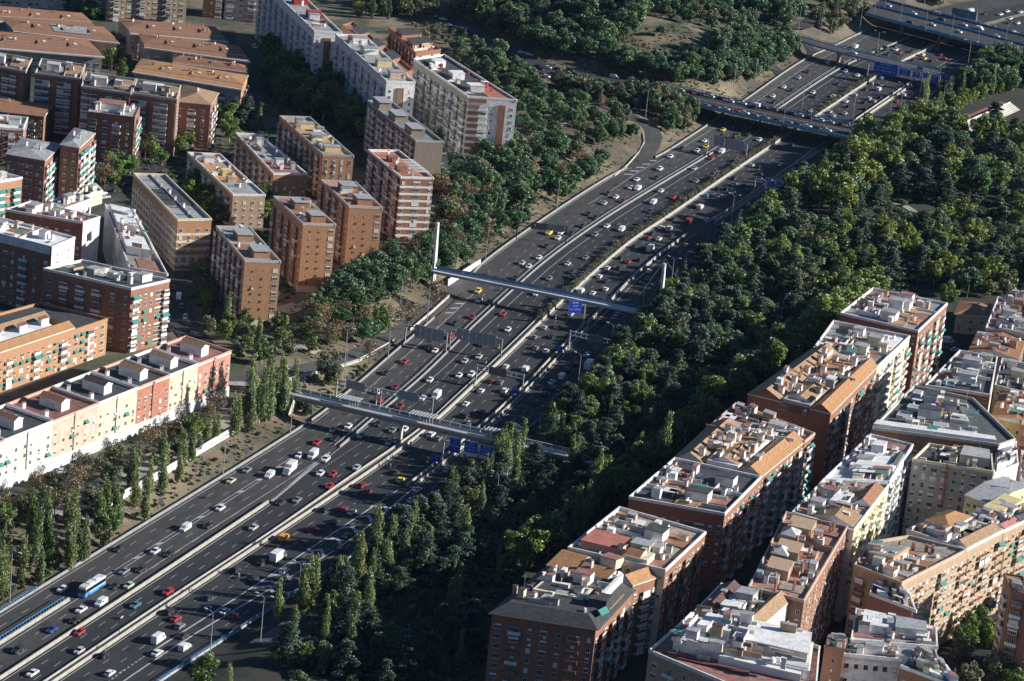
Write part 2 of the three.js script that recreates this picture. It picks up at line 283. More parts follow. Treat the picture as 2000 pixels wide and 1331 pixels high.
marks('lane_markings', (T) => {   // second carriageway
  line(T, off(M1, 1.3), 560, 885, W); line(T, (s) => M1(s) + lerp(1.0, 5.2, smooth(930, 1060, s)), 930, 1800, W);
  for (const c of [-408, -404.3]) dashes(T, () => c, 560, 990, 11, 3.9, 0.16, c === -408 ? 5 : 5.6);
  dashes(T, () => -411.9, 915, 960, 2.3, 1.2, 0.16); dashes(T, off(M1, 8.4), 960, 1060, 2.3, 1.2, 0.16);
  for (const d of [3.8, 7.5, 11.2]) dashes(T, off(M2L, -d), 985, 1180, 11, 3.6, 0.15, d);
  for (const d of [8.4, 12.1, 15.8]) dashes(T, off(M1, d), 1180, 1860, 11, 3.6, 0.15, d);
  line(T, off(M2L, -0.9), 560, 1860, 0.14);
  T.quad(sc(884, -412.6, 0.012), sc(884, -411.6, 0.012), sc(936, -415.8, 0.012), sc(936, -417.2, 0.012)); line(T, table([[884, -412.4], [938, -416.6]]), 884, 938, 0.5);
});
marks('lane_markings', (T) => {   // third carriageway
  line(T, off(M2R, 0.9), 560, 1860, W);
  for (const d of [4.6, 8.3]) dashes(T, off(M2R, d), 560, 1860, 11, 3.6, 0.15, d);
  dashes(T, () => -386.6, 560, 755, 2.3, 1.2, 0.35);
  line(T, table([[560, -384.5], [733, -383.2], [770, -382.4], [809, -379.9], [870, -376.5], [925, -378.9]]), 560, 925, 0.5); line(T, table([[757, -386.4], [814, -384.4], [870, -383.4], [920, -382.4]]), 757, 920, 0.5);
  line(T, off(M3, -1.4), 930, 1285, W); line(T, off(M3, -1.3), 1310, 1760, W);
  for (let i = 0; i < 8; i++) { const s = 815 + i * 12; const a = -383.6, b = -377.4; T.quad(sc(s, a, 0.012), sc(s + 2, a, 0.012), sc(s + 6, -380.5, 0.012), sc(s + 4, -380.5, 0.012)).quad(sc(s + 4, -380.5, 0.012), sc(s + 6, -380.5, 0.012), sc(s + 2, b, 0.012), sc(s, b, 0.012)); }
});
marks('lane_markings', (T) => {   // right-hand collector road
  line(T, off(M3, 2.2), 925, 1290, W); line(T, off(RE, -1), 560, 1760, W); line(T, off(M3, 2), 1310, 1760, W);
  for (const d of [4.8, 8.5, 12.2]) dashes(T, off(RE, -d), 560, 1300, 11, 3.6, 0.15, d); for (const d of [4.8, 8.5]) dashes(T, off(RE, -d), 1300, 1760, 11, 3.6, 0.15, d);
});
// barriers and walls along the motorway
function barrier(name, label, f, s0, s1, w, h, m, step = 10, y = 0) {
  const o = thing(name, label, 'barrier', sc(s0, f(s0), 0)), T = new Tris();
  for (let s = s0; s < s1 - 0.01; s += step) { const e = Math.min(s + step, s1), a = sc(s, f(s), y).sub(o.position), b = sc(e, f(e), y).sub(o.position); T.beam(a, b, w, 0, h * 0.35).beam(V(a.x, a.y, a.z), V(b.x, b.y, b.z), w * 0.55, h * 0.35, h); }
  part('wall', T.geo(), m, o); return o;
}
function railOn(o, f, s0, s1, y0, h, m, postStep = 3.5, posts = true) {
  const R1 = new Tris(), R2 = new Tris();
  for (let s = s0; s < s1 - 0.01; s += 10) { const e = Math.min(s + 10, s1), a = sc(s, f(s), y0).sub(o.position), b = sc(e, f(e), y0).sub(o.position); R1.beam(a, b, 0.14, h - 0.18, h); if (h > 1) R1.beam(a, b, 0.1, h * 0.5 - 0.06, h * 0.5 + 0.06); }
  part('rail', R1.geo(), m, o);
  if (posts) { for (let s = s0; s < s1; s += postStep) { const a = sc(s, f(s), y0).sub(o.position); R2.beam(a, a.clone().add(DS.clone().multiplyScalar(0.2)), 0.2, 0, h - 0.02); } stuffed(part('post_row', R2.geo(), m, o)); }
}
{
  const conc = mat([0.42, 0.395, 0.35], 'concrete'), concW = mat([0.30, 0.30, 0.295], 'concrete');
  let o = barrier('concrete_barrier', 'beige concrete wall with blue railing between slip lanes and coach lane', table([[560, -425.6], [776, -424.6]]), 560, 774, 0.9, 1.0, conc); railOn(o, table([[560, -426.2], [776, -425.2]]), 560, 772, 1.0, 0.9, M.bluePaint, 1.6);
  o = barrier('concrete_barrier', 'low kerb wall with blue railing at the bottom left bank', off(LE, -0.3), 560, 775, 0.5, 0.7, concW); railOn(o, off(LE, -0.3), 560, 775, 0.7, 0.8, M.bluePaint, 1.6);
  barrier('concrete_barrier', 'low white kerb wall below the bank of poplars', off(LE, -0.3), 775, 960, 0.6, 0.8, concW);
  barrier('concrete_barrier', 'low kerb wall left of traffic between the concrete footbridge and sign backs', off(LE, -0.3), 962, 1100, 0.5, 0.8, concW);
  barrier('concrete_barrier', 'long low kerb wall below the belt of pines', off(LE, -0.3), 1160, 1372, 0.6, 0.9, concW);
  barrier('concrete_barrier', 'white kerb wall beside the loop ramp merge', off(LE, -0.3), 1400, 1480, 0.5, 0.9, concW);
  barrier('concrete_barrier', 'white kerb wall between road overpass and slip road bridge', off(LE, -0.3), 1485, 1770, 0.5, 0.9, concW);
  barrier('concrete_barrier', 'beige concrete wall between the coach and the red cars', off(M1, 0), 560, 882, 0.75, 1.0, conc);
  o = barrier('crash_barrier', 'twin guard rail median from the gore to the gantry beside pale boxes', off(M1, 0.9), 944, 1430, 0.5, 0.75, concW); railOn(o, off(M1, -0.9), 944, 1446, 0, 0.8, M.steel, 4);
  o = barrier('crash_barrier', 'twin guard rail median beyond the road overpass', off(M1, 1.2), 1500, 1770, 0.6, 0.8, concW); railOn(o, off(M1, -1.4), 1500, 1700, 0, 0.9, M.steel, 4);
  barrier('concrete_barrier', 'beige concrete wall on the near side of the planted median', off(M2R, -0.2), 560, 985, 0.6, 1.0, conc);
  barrier('concrete_barrier', 'beige median wall between the two footbridges', off(M2R, -0.2), 988, 1160, 0.7, 1.3, conc);
  barrier('concrete_barrier', 'long beige wall below the median oleander hedge', off(M2R, -0.2), 1163, 1482, 0.8, 1.3, conc);
  barrier('concrete_barrier', 'beige median wall beneath the slip road bridge', off(M2R, -0.2), 1490, 1760, 0.7, 1.2, conc);
  barrier('concrete_barrier', 'thin concrete kerb on the left of the planted median', off(M2L, 0.15), 560, 1160, 0.4, 0.8, conc);
  barrier('concrete_barrier', 'left concrete wall of the pair beside the blue direction signs', off(M3, -0.9), 924, 1130, 0.6, 1.1, conc);
  barrier('concrete_barrier', 'right concrete wall of the pair beside the blue direction signs', off(M3, 1.2), 926, 1130, 0.6, 1.1, conc);
  barrier('concrete_barrier', 'single concrete wall crossed by the cable footbridge', off(M3, 0), 1134, 1284, 0.7, 1.2, conc);
  barrier('concrete_barrier', 'left wall of the pair below the blue and white signs', off(M3, -0.8), 1308, 1470, 0.6, 1.1, conc);
  barrier('concrete_barrier', 'right wall of the pair below the blue and white signs', off(M3, 1.4), 1312, 1470, 0.6, 1.1, conc);
  barrier('concrete_barrier', 'left wall of the twin pale walls beyond the overpass', off(M3, -0.9), 1490, 1664, 0.6, 1.2, conc);
  barrier('concrete_barrier', 'right wall of the twin pale walls beyond the overpass', off(M3, 1.2), 1490, 1650, 0.6, 1.2, conc);
  o = barrier('concrete_barrier', 'dark low wall with blue railing in tree shade at the bottom', off(RE, 0.3), 560, 880, 0.5, 0.7, M.concreteGrey); railOn(o, off(RE, 0.3), 560, 830, 0.7, 0.7, M.bluePaint, 2);
  barrier('concrete_barrier', 'pale low wall at the far right edge before the slip road bridge', off(RE, 0.3), 1540, 1720, 0.5, 1.0, conc);
}
// other roads, draped over the land
function draped(name, pts, w, m, lift = 0.25, level) {
  const P = pts.map(([x, y]) => (level === undefined ? atGround(x, y) : at(x, y, level))), curve = new THREE.CatmullRomCurve3(P, false, 'catmullrom', 0.4), n = Math.ceil(curve.getLength() / 5), pos = [], uv = [], idx = [];
  for (let i = 0; i <= n; i++) {
    const p = curve.getPointAt(i / n), t = curve.getTangentAt(i / n); t.y = 0; t.normalize();
    for (const k of [-1, 1]) { const x = p.x - t.z * k * w / 2, z = p.z + t.x * k * w / 2, y = (level ?? Math.max(ground(x, z), ground(p.x, p.z))) + lift; pos.push(x, y, z); uv.push(k * w / 2, i / n * curve.getLength()); }
    if (i) idx.push(2 * i - 2, 2 * i, 2 * i - 1, 2 * i - 1, 2 * i, 2 * i + 1);
  }
  const g = new THREE.BufferGeometry(); g.setAttribute('position', new THREE.Float32BufferAttribute(pos, 3)); g.setAttribute('uv', new THREE.Float32BufferAttribute(uv, 2)); g.setIndex(idx); g.computeVertexNormals();
  structure(name, g, m); return curve;
}
const tarStreet = mat([0.034, 0.034, 0.036], 'asphalt'), pathM = mat([0.42, 0.37, 0.30], 'ground'), paved = mat([0.34, 0.31, 0.27], 'concrete');
draped('slip_road', [[985, 497], [940, 528], [895, 562], [850, 600], [800, 638], [740, 675], [680, 702], [600, 722], [520, 735], [430, 748]], 7, tarOld);
const loopRoad = draped('slip_road', [[1205, 352], [1232, 333], [1256, 310], [1272, 288], [1277, 268], [1268, 250], [1245, 236], [1205, 217], [1165, 200]], 8, tarA);
draped('street', [[780, -12], [850, 22], [930, 62], [1000, 98], [1040, 125], [1090, 144], [1160, 152], [1240, 164], [1310, 180]], 15, tarStreet);
draped('street', [[1400, 75], [1450, 100], [1510, 122], [1540, 150], [1590, 108], [1570, 80]], 7, tarStreet);
draped('street', [[1600, 30], [1560, 55], [1480, 45], [1420, 20], [1300, 5]], 8, tarStreet);
draped('street', [[330, 500], [338, 560], [352, 620], [385, 668], [430, 700]], 11, tarStreet);
draped('street', [[440, 60], [450, 130], [470, 200], [510, 260]], 10, tarStreet);
draped('street', [[590, 190], [640, 240], [700, 300], [740, 350], [760, 420], [740, 480]], 9, tarStreet);
draped('street', [[150, 420], [200, 385], [255, 350], [300, 330], [360, 310]], 9, tarStreet);
draped('street', [[860, 330], [880, 300], [905, 280], [960, 262], [1030, 272]], 9, paved);
draped('path', [[90, 1010], [180, 965], [300, 905], [420, 840], [450, 800]], 12, pathM);
draped('path', [[500, 640], [560, 670], [620, 690]], 6, pathM);
draped('path', [[585, 772], [545, 762], [500, 756], [450, 752], [400, 760]], 4.5, mat([0.40, 0.39, 0.37], 'concrete'), 0.6);
draped('path', [[470, 770], [500, 782], [520, 800], [500, 822], [440, 838]], 3, pathM);
draped('path', [[548, 610], [580, 600], [625, 600], [640, 585]], 9, pathM);
draped('path', [[840, 420], [870, 400], [900, 372], [930, 350]], 5, pathM);
draped('path', [[1040, 262], [1090, 248], [1130, 225]], 3, pathM);
draped('path', [[1630, 470], [1700, 440], [1760, 430], [1840, 440]], 5, pathM); draped('path', [[1700, 395], [1760, 400], [1800, 425]], 4, pathM);
draped('path', [[500, 1262], [560, 1225], [600, 1195], [640, 1160]], 5, mat([0.09, 0.095, 0.10], 'concrete'));
draped('path', [[1900, 205], [1850, 235], [1780, 262]], 6, tarStreet);
// ---------------------------------------------------------------- bridges
// a deck between two edge lines given as photo points at the level of the deck
function deckEdges(near, far, y) { return [near.map((p) => at(p[0], p[1], y)), far.map((p) => at(p[0], p[1], y))]; }
function overpass(name, label, near, far, y, thick, o = {}) {
  const [N, F] = deckEdges(near, far, y), b = thing(name, label, 'bridge', V(N[0].x, 0, N[0].z)), T = new Tris(), G = new Tris(), O = b.position;
  const loc = (p, dy = 0) => V(p.x - O.x, p.y + dy, p.z - O.z), mid = [];
  for (let i = 0; i + 1 < N.length; i++) {
    const a = loc(N[i]), c = loc(N[i + 1]), d = loc(F[i + 1]), e = loc(F[i]);
    T.quad(a, c, d, e);
    const ia = a.clone().lerp(e, 0.15), ic = c.clone().lerp(d, 0.15), id = d.clone().lerp(c, 0.15), ie = e.clone().lerp(a, 0.15), dn = (v, k) => V(v.x, v.y - k, v.z);
    G.quad(dn(a, 0.6), dn(c, 0.6), c, a).quad(dn(d, 0.6), dn(e, 0.6), e, d).quad(dn(ia, thick), dn(ic, thick), dn(c, 0.6), dn(a, 0.6)).quad(dn(id, thick), dn(ie, thick), dn(e, 0.6), dn(d, 0.6)).quad(dn(ie, thick), dn(id, thick), dn(ic, thick), dn(ia, thick));
  }
  part('roadway', T.geo(), o.top ?? tarA, b); part('girder', G.geo(), M.concreteGrey, b);
  return { b, N, F, loc };
}
function edgeRail(br, line, y, h, m, solid, postStep = 2.5) {
  const T = new Tris(), P = new Tris();
  for (let i = 0; i + 1 < line.length; i++) {
    const a = br.loc(line[i]), c = br.loc(line[i + 1]), L = a.distanceTo(c), n = Math.max(1, Math.round(L / postStep));
    if (solid) T.beam(a, c, 0.22, 0.0, h * solid);
    T.beam(a, c, 0.14, h - 0.16, h).beam(a, c, 0.1, h * 0.62, h * 0.7);
    for (let k = 0; k < n; k++) { const p = a.clone().lerp(c, k / n), q = a.clone().lerp(c, (k + 0.16 / postStep * 2) / n); P.beam(p, q, 0.18, 0, h - 0.02); }
  }
  part('railing', T.geo(), m, br.b); stuffed(part('railing_post_row', P.geo(), m, br.b));
}
function pier(br, f, k, w, d, top) { const n = br.N.length - 1, i = Math.min(n - 1, Math.floor(f * n)), t = f * n - i, p = br.N[i].clone().lerp(br.N[i + 1], t).lerp(br.F[i].clone().lerp(br.F[i + 1], t), k), q = br.loc(V(p.x, 0, p.z)); part('pier', box(w, top, d), M.concreteGrey, br.b, q.x, 0, q.z, -ROAD_AZ); }
const DECK2 = 7, DECK3 = 8.5, DECKR = 7;
const road2 = overpass('road_overpass', 'grey road overpass with blue railings and queued cars', [[1296, 193], [1371, 209], [1605, 259], [1700, 279], [1790, 298]], [[1305, 167], [1380, 183], [1614, 233], [1709, 252], [1800, 271]], DECK2, 1.7, { top: tarB });
edgeRail(road2, road2.N, DECK2, 1.3, M.bluePaint, 0.45); edgeRail(road2, road2.F, DECK2, 1.3, M.bluePaint, 0.25);
{ const T = new Tris(), a = road2.loc(road2.N[0]).lerp(road2.loc(road2.F[0]), 0.5), c = road2.loc(road2.N[3]).lerp(road2.loc(road2.F[3]), 0.5); a.y += 0.02; c.y += 0.02; T.beam(a, c, 0.3, 0, 0.02); part('centre_line', T.geo(), M.paint, road2.b); }
for (const f of [0.42, 0.6, 0.8]) pier(road2, f, 0.55, 1.2, 6, 5.4);
const ramp = overpass('slip_road_bridge', 'narrow curving slip road bridge with blue railings', [[1478, 50], [1510, 60], [1550, 75], [1600, 91], [1660, 107], [1730, 124], [1800, 140], [1860, 154], [1912, 168]], [[1490, 44], [1515, 53], [1551, 66], [1600, 81], [1660, 97], [1730, 113], [1800, 129], [1860, 143], [1915, 158]], DECKR, 1.3, { top: tarOld });
edgeRail(ramp, ramp.N, DECKR, 1.2, M.bluePaint, 0.2, 4); edgeRail(ramp, ramp.F, DECKR, 1.2, M.bluePaint, 0.2, 4);
for (const f of [0.46, 0.68]) pier(ramp, f, 0.5, 1.6, 2.4, 6);
const road3 = overpass('motorway_overpass', 'near deck of the wide motorway overpass with bright blue railings', [[1690, 27], [1760, 46], [1840, 67], [1919, 89], [2010, 114]], [[1705, 11.5], [1772, 29], [1850, 49], [1930, 70], [2020, 94]], DECK3, 1.8, { top: tarA });
edgeRail(road3, road3.N, DECK3, 1.4, mat([0.03, 0.25, 0.48], null, { roughness: 0.5 }), 0.75, 3); edgeRail(road3, road3.F, DECK3, 1.4, mat([0.03, 0.25, 0.48], null, { roughness: 0.5 }), 0.7, 3);
const road3b = overpass('motorway_overpass', 'far deck of the wide motorway overpass at the top right', [[1707, 10.5], [1774, 28], [1852, 48], [1932, 69], [2022, 93]], [[1720, -1], [1790, 17], [1868, 37], [1948, 57], [2035, 80]], DECK3, 1.8, { top: tarB });
edgeRail(road3b, road3b.F, DECK3, 1.4, mat([0.03, 0.19, 0.40], null, { roughness: 0.5 }), 0.6, 3);
for (const f of [0.25, 0.48, 0.68]) pier(road3, f, 0.4, 1.4, 2, 6.8);
for (const f of [0.3, 0.55]) pier(road3b, f, 0.5, 1.4, 2, 6.8);

// concrete footbridge
{
  const y = 8.3, A = at(572, 769, y), B = at(1116, 891, y), b = thing('footbridge', 'concrete footbridge with white parapets and ribbed shelters', 'bridge', V(A.x, 0, A.z)), O = b.position;
  const d = V().subVectors(B, A), L = d.length(); d.normalize(); b.rotation.y = Math.atan2(-d.z, d.x);
  part('girder', (() => { const T = new Tris(); const s = [[-0.9, -2.1], [0.9, -2.1], [2.2, -0.5], [2.2, 0], [-2.2, 0], [-2.2, -0.5]]; for (let i = 0; i < 6; i++) { const p = s[i], q = s[(i + 1) % 6]; T.quad(V(0, y + p[1], p[0]), V(L, y + p[1], p[0]), V(L, y + q[1], q[0]), V(0, y + q[1], q[0])); } return T.geo(); })(), M.concreteGrey, b);
  for (const z of [-2.1, 2.1]) part('parapet', box(L, 0.45, 0.3, L / 2, y, z), M.white, b);
  const pane = mat([0.30, 0.37, 0.43], null, { roughness: 0.25, phys: true, transmission: 0.55, thickness: 0 }), pg = box(3.5, 1.2, 0.05), post = box(0.12, 1.75, 0.12);
  for (let x = 2; x < L - 2; x += 3.8) { part('glass_panel', pg, pane, b, x + 1.9, y + 0.45, -2.1); part('panel_post', post, M.white, b, x, y, -2.1); }
  part('handrail', box(L, 0.1, 0.14, L / 2, y + 1.7, -2.1), M.white, b); part('handrail', box(L, 0.1, 0.12, L / 2, y + 1.1, 2.1), M.steel, b);
  for (const [f0, f1] of [[0.165, 0.245], [0.43, 0.515], [0.70, 0.80]]) {
    const x0 = f0 * L, x1 = f1 * L, sh = part('shelter', box(x1 - x0, 0.12, 4.6, (x0 + x1) / 2, y + 3.0, 0), mat([0.16, 0.20, 0.23], null, { roughness: 0.3 }), b);
    const rib = box(0.12, 0.14, 4.8), leg = box(0.14, 3, 0.14);
    for (let k = 0; k <= 8; k++) { const x = lerp(x0, x1, k / 8); part('shelter_rib', rib, M.white, sh, x, y + 3.05, 0); part('shelter_post', leg, M.white, sh, x, y, 2.2); }
  }
  for (const f of [0.40, 0.735]) part('pier', box(0.9, 6, 1.6), M.concrete, b, f * L, -0.2, 0);
  part('abutment', box(6, 7.8, 5, -3, -0.3, 0), M.concrete, b); part('abutment', box(10, 7.8, 5, L + 3, -0.3, 0), M.concreteGrey, b);
}
// cable footbridge
{
  const y = 8.0, A = at(845, 528, y), B = at(1330, 624, y), b = thing('cable_footbridge', 'slender cable footbridge with blue glass sides and white masts', 'bridge', V(A.x, 0, A.z));
  const d = V().subVectors(B, A), L = d.length(); d.normalize(); b.rotation.y = Math.atan2(-d.z, d.x);
  part('deck', box(L, 0.9, 3.4, L / 2, y - 0.9, 0), mat([0.50, 0.53, 0.55], 'concrete'), b); part('deck_edge', box(L, 0.35, 0.25, L / 2, y, 1.75), M.signWhite, b); part('deck_edge', box(L, 0.35, 0.25, L / 2, y, -1.75), M.signWhite, b);
  const pane = mat([0.06, 0.20, 0.36], null, { roughness: 0.3, phys: true, transmission: 0.4, thickness: 0 }), pg = box(3.6, 1.5, 0.05), post = box(0.1, 1.9, 0.1);
  for (let x = 1; x < L - 3; x += 3.75) { part('glass_panel', pg, pane, b, x + 1.9, y + 0.35, -1.75); part('panel_post', post, M.bluePaint, b, x, y, -1.75); }
  const inv = (p) => b.worldToLocal(p.clone()); b.updateMatrixWorld(true);
  const mast = (bx, by, hgt, name) => {
    const p = inv(at(bx, by, y)), m = part(name, (() => { const T = new Tris(); for (const z of [-1.1, 1.1]) { const a = V(0, 0, z), c = V(-0.6, hgt, z * 0.35), w = 0.55; const P = (v, i, j) => V(v.x + i * w, v.y, v.z + j * w); const q = [[-1, -1], [1, -1], [1, 1], [-1, 1]].map(([i, j]) => [P(a, i, j), P(c, i * 0.9, j * 0.9)]); for (let i = 0; i < 4; i++) T.quad(q[i][0], q[(i + 1) % 4][0], q[(i + 1) % 4][1], q[i][1]); T.quad(q[0][1], q[1][1], q[2][1], q[3][1]); } return T.geo(); })(), mat([0.76, 0.76, 0.75], 'concrete', { roughness: 0.6 }), b, p.x, y - 8, p.z); return p;
  };
  const p0 = mast(849, 521, 26.5, 'mast'), p1 = mast(1292, 590, 24, 'mast');
  const cable = (a, c) => part('stay_cable', tube([a, c], 0.06, 0.06, 5), M.steelDark, b);
  const t0 = V(p0.x - 0.4, y + 21, p0.z), t1 = V(p1.x - 0.4, y + 18, p1.z);
  for (const f of [0.2, 0.34, 0.48]) cable(t0, V(L * f, y + 0.3, 1.6)); for (const f of [0.56, 0.68, 0.8]) cable(t1, V(L * f, y + 0.3, 1.6));
  for (const [x, yy] of [[1366, 612], [1362, 618], [1372, 622]]) { const e = inv(atGround(x, yy)); cable(t1, e); }
  for (const k of [0, 3]) { const e = inv(atGround(826 - k * 3, 545 + k * 2)); cable(t0, e); }
}

// ---------------------------------------------------------------- sign gantries
function lettering(w, h, paint) {
  const c = document.createElement('canvas'); c.width = 256; c.height = Math.round(256 * h / w); const x = c.getContext('2d'); paint(x, c.width, c.height);
  const t = new THREE.CanvasTexture(c); t.colorSpace = THREE.SRGBColorSpace; return new THREE.MeshStandardMaterial({ map: t, roughness: 0.5 });
}
// the lettering is too small in the photograph to read: rows of pale strokes of the widths seen there
const blueSign = (w, h, rows, border) => lettering(w, h, (x, W, H) => {
  const r = rng(Math.round(w * 13 + h * 7 + rows.length));
  x.fillStyle = border ? '#c2ced8' : '#2a66c8'; x.fillRect(0, 0, W, H); x.fillStyle = '#1443b4'; x.fillRect(W * 0.04, H * 0.05, W * 0.92, H * (border ? 0.72 : 0.9));
  rows.forEach(([f, col], i) => {
    const top = H * (0.1 + (border ? 0.64 : 0.8) * i / rows.length), hh = H * 0.42 / rows.length; x.fillStyle = col ?? '#b9cdea';
    for (let q = W * (0.5 - f / 2); q < W * (0.5 + f / 2); q += W * 0.05) if (r() > 0.12) { x.fillRect(q, top, W * 0.014, hh); x.fillRect(q + W * 0.014, top + (r() < 0.5 ? 0 : hh * 0.4), W * 0.018, hh * 0.25); }
  });
});
// posts: photo points of the feet; panels: [left, right (fractions along the truss), height, width factor]
function gantry(label, feet, top, panels, o = {}) {
  const P = feet.map(([x, y]) => at(x, y, 0)), a = P[0], c = P[P.length - 1], d = V().subVectors(c, a), L = Math.hypot(d.x, d.z);
  const g = thing('sign_gantry', label, 'gantry', a, Math.atan2(-d.z, d.x)), dark = o.dark ? M.steelDark : M.steel;
  if (!o.onlyRight) part('post', box(0.5, top, 0.5), dark, g); part('post', box(0.5, top, 0.5), dark, g, L, 0, 0);
  const over = o.over ?? 0, T = new Tris(); T.beam(V(-over, top, 0), V(L, top, 0), 0.35, -0.5, -0.1).beam(V(-over, top, 0), V(L, top, 0), 0.35, -2.1, -1.75);
  for (let x = -over; x < L; x += 2.2) T.beam(V(x, top, 0), V(x + 0.2, top, 0), 0.2, -2, -0.3);
  if (o.thin) { const B = new Tris(); B.beam(V(-over, top, 0), V(L, top, 0), 0.4, -0.5, 0); part('beam', B.geo(), dark, g); } else part('truss', T.geo(), dark, g);
  for (const [f0, f1, y0, y1, m, n] of panels) {
    const k = n ?? 1;
    for (let i = 0; i < k; i++) { const x0 = lerp(f0, f1, i / k) * L + 0.06, x1 = lerp(f0, f1, (i + 1) / k) * L - 0.06; part('sign_panel', new THREE.BoxGeometry(x1 - x0, y1 - y0, 0.12), m?.front ? [M.signBack, M.signBack, M.signBack, M.signBack, m.front, M.signBack] : (m ?? M.signBack), g, (x0 + x1) / 2, top + (y0 + y1) / 2, o.z ?? 0.35); }
  }
  return g;
}
gantry('gantry with two pale sign backs over the left carriageway', [[790, 671], [870, 688]], 7.6, [[0.22, 0.50, -4.2, 1.0, null, 2], [0.50, 0.93, -4.2, 0.8, null, 3]], { thin: true });
gantry('gantry with the widest row of pale sign backs over the median', [[877, 681], [977, 700]], 7.8, [[0.12, 0.36, -3.4, 1.2, null, 2], [0.38, 0.88, -3.8, 1.0, null, 4]], { thin: true });
gantry('thin gantry just behind the concrete footbridge, left sign back', [[655, 778], [733, 797]], 7.4, [[0.24, 0.72, -2.4, 0.8]]);
gantry('thin gantry just behind the concrete footbridge, right sign back', [[741, 797], [842, 816]], 7.4, [[0.34, 0.72, -2.4, 0.8]]);
gantry('gantry with a dark message board above the planted median', [[928, 750], [1019, 769]], 7.6, [[0.26, 0.64, -2.6, 0.4, M.steelDark]]);
gantry('gantry with a dark message board in the shade of trees', [[1110, 682], [1190, 700]], 7.6, [[0.45, 0.82, -2.6, 0.4, M.steelDark]]);
gantry('gantry with dark striped panels over the left carriageway below the pines', [[1008, 467], [1104, 477]], 8, [[0.27, 0.60, -2.7, 0.3, M.steelDark, 4], [0.60, 0.95, -2.7, 0.3, mat([0.22, 0.24, 0.27]), 3]], { dark: true });
gantry('gantry with pale sign backs just before the road overpass', [[1380, 299], [1456, 314]], 8.2, [[0.16, 0.42, -3.6, 1.4, null, 2], [0.44, 0.93, -3.8, 1.2, null, 4]], { thin: true });
const s1 = blueSign(7, 5.4, [[0.44, '#e8eef5'], [0.36, '#b7d8a0'], [0.76, '#e0b04a']]);
gantry('cantilever gantry with one blue sign beside the cable footbridge', [[1104, 636], [1139, 637]], 9, [[0.05, 0.80, -3.6, 1.6, { front: s1 }]], { onlyRight: true, thin: true, z: 0.5 });
gantry('gantry with three blue direction signs below the concrete footbridge', [[863, 903], [985, 930]], 8.2, [[0.1, 0.28, -3.6, 1.8, { front: blueSign(4, 5, [[0.44], [0.36], [0.76], [0.2]]) }], [0.33, 0.56, -3.6, 1.8, { front: blueSign(6, 5, [[0.44], [0.8], [0.6]], true) }], [0.58, 0.8, -3.6, 1.6, { front: blueSign(6, 5, [[0.6], [0.68], [0.68]], true) }]], { thin: true, z: 0.5 });
gantry('gantry with blue and white direction signs before the wooded park', [[1472, 381], [1560, 398]], 8, [[0.22, 0.44, -3.8, 1.6, { front: blueSign(6, 5, [[0.44], [0.36], [0.36]], true) }], [0.46, 0.68, -3.8, 1.6, { front: blueSign(6, 5, [[0.6], [0.6]], true) }], [0.70, 0.86, -3.6, 1.4, { front: blueSign(5, 5, [[0.6], [0.2]], true) }]], { thin: true, z: 0.5 });
gantry('gantry with the largest blue sign below the slip road bridge', [[1693, 156], [1832, 183]], 9.5, [[0.08, 0.42, -4.6, 1.8, { front: blueSign(12, 6, [[0.44], [0.8, '#8fce7a'], [0.8]]) }], [0.43, 0.6, -4.2, 0.6, { front: blueSign(6, 5, [[0.36], [0.44, '#e0a030']], true) }], [0.62, 0.73, -3.8, 0.4, { front: blueSign(4, 4, [[0.6]], true) }], [0.74, 0.86, -3.8, 0.6, { front: blueSign(4, 4, [[0.6], [0.2]], true) }], [0.88, 0.98, -4.2, 0.4, { front: blueSign(4, 5, [[0.6], [0.2]]) }]], { z: 0.5 });
gantry('long blue sign back on the far edge of the motorway overpass', [[1855, 60], [1902, 70]], 14, [[0.0, 1, -4.6, 0.2, mat([0.10, 0.17, 0.24]), 3]], { thin: true });
function roadSign(label, x, y, w, h, rows) {
  const p = at(x, y, 0), g = thing('road_sign', label, 'road sign', p, -0.15); const f = blueSign(w, h, rows);
  part('post', box(0.18, 3, 0.18), M.steel, g, -w * 0.35, 0, 0); part('post', box(0.18, 3, 0.18), M.steel, g, w * 0.35, 0, 0);
  part('sign_panel', new THREE.BoxGeometry(w, h, 0.1), [M.signBack, M.signBack, M.signBack, M.signBack, f, M.signBack], g, 0, 1.6 + h / 2, 0.15);
}
roadSign('small blue sign at the tip of the concrete wall below the footbridge', 851, 911, 3, 2.6, [[0.44], [0.36]]);
roadSign('small blue sign beside the dark red car in the shade', 1006, 777, 2.6, 2.2, [[0.6]]);
roadSign('small blue sign between the twin walls below the cable footbridge', 1090, 695, 2.8, 2.4, [[0.44], [0.36]]);
function noticeBoard(label, x, y) { const p = atGround(x, y), g = thing('notice_board', label, 'sign', p, 0.4); part('post', box(0.12, 1.2, 0.12), M.steelDark, g); part('board', box(1.6, 2.2, 0.15), M.steelDark, g, 0, 1.1, 0); }
noticeBoard('dark square board on the dry bank below the poplars', 480, 893); noticeBoard('dark square board beside the kerb near the bottom poplars', 313, 992); noticeBoard('dark square board between lamp posts above the footbridge', 681, 750);

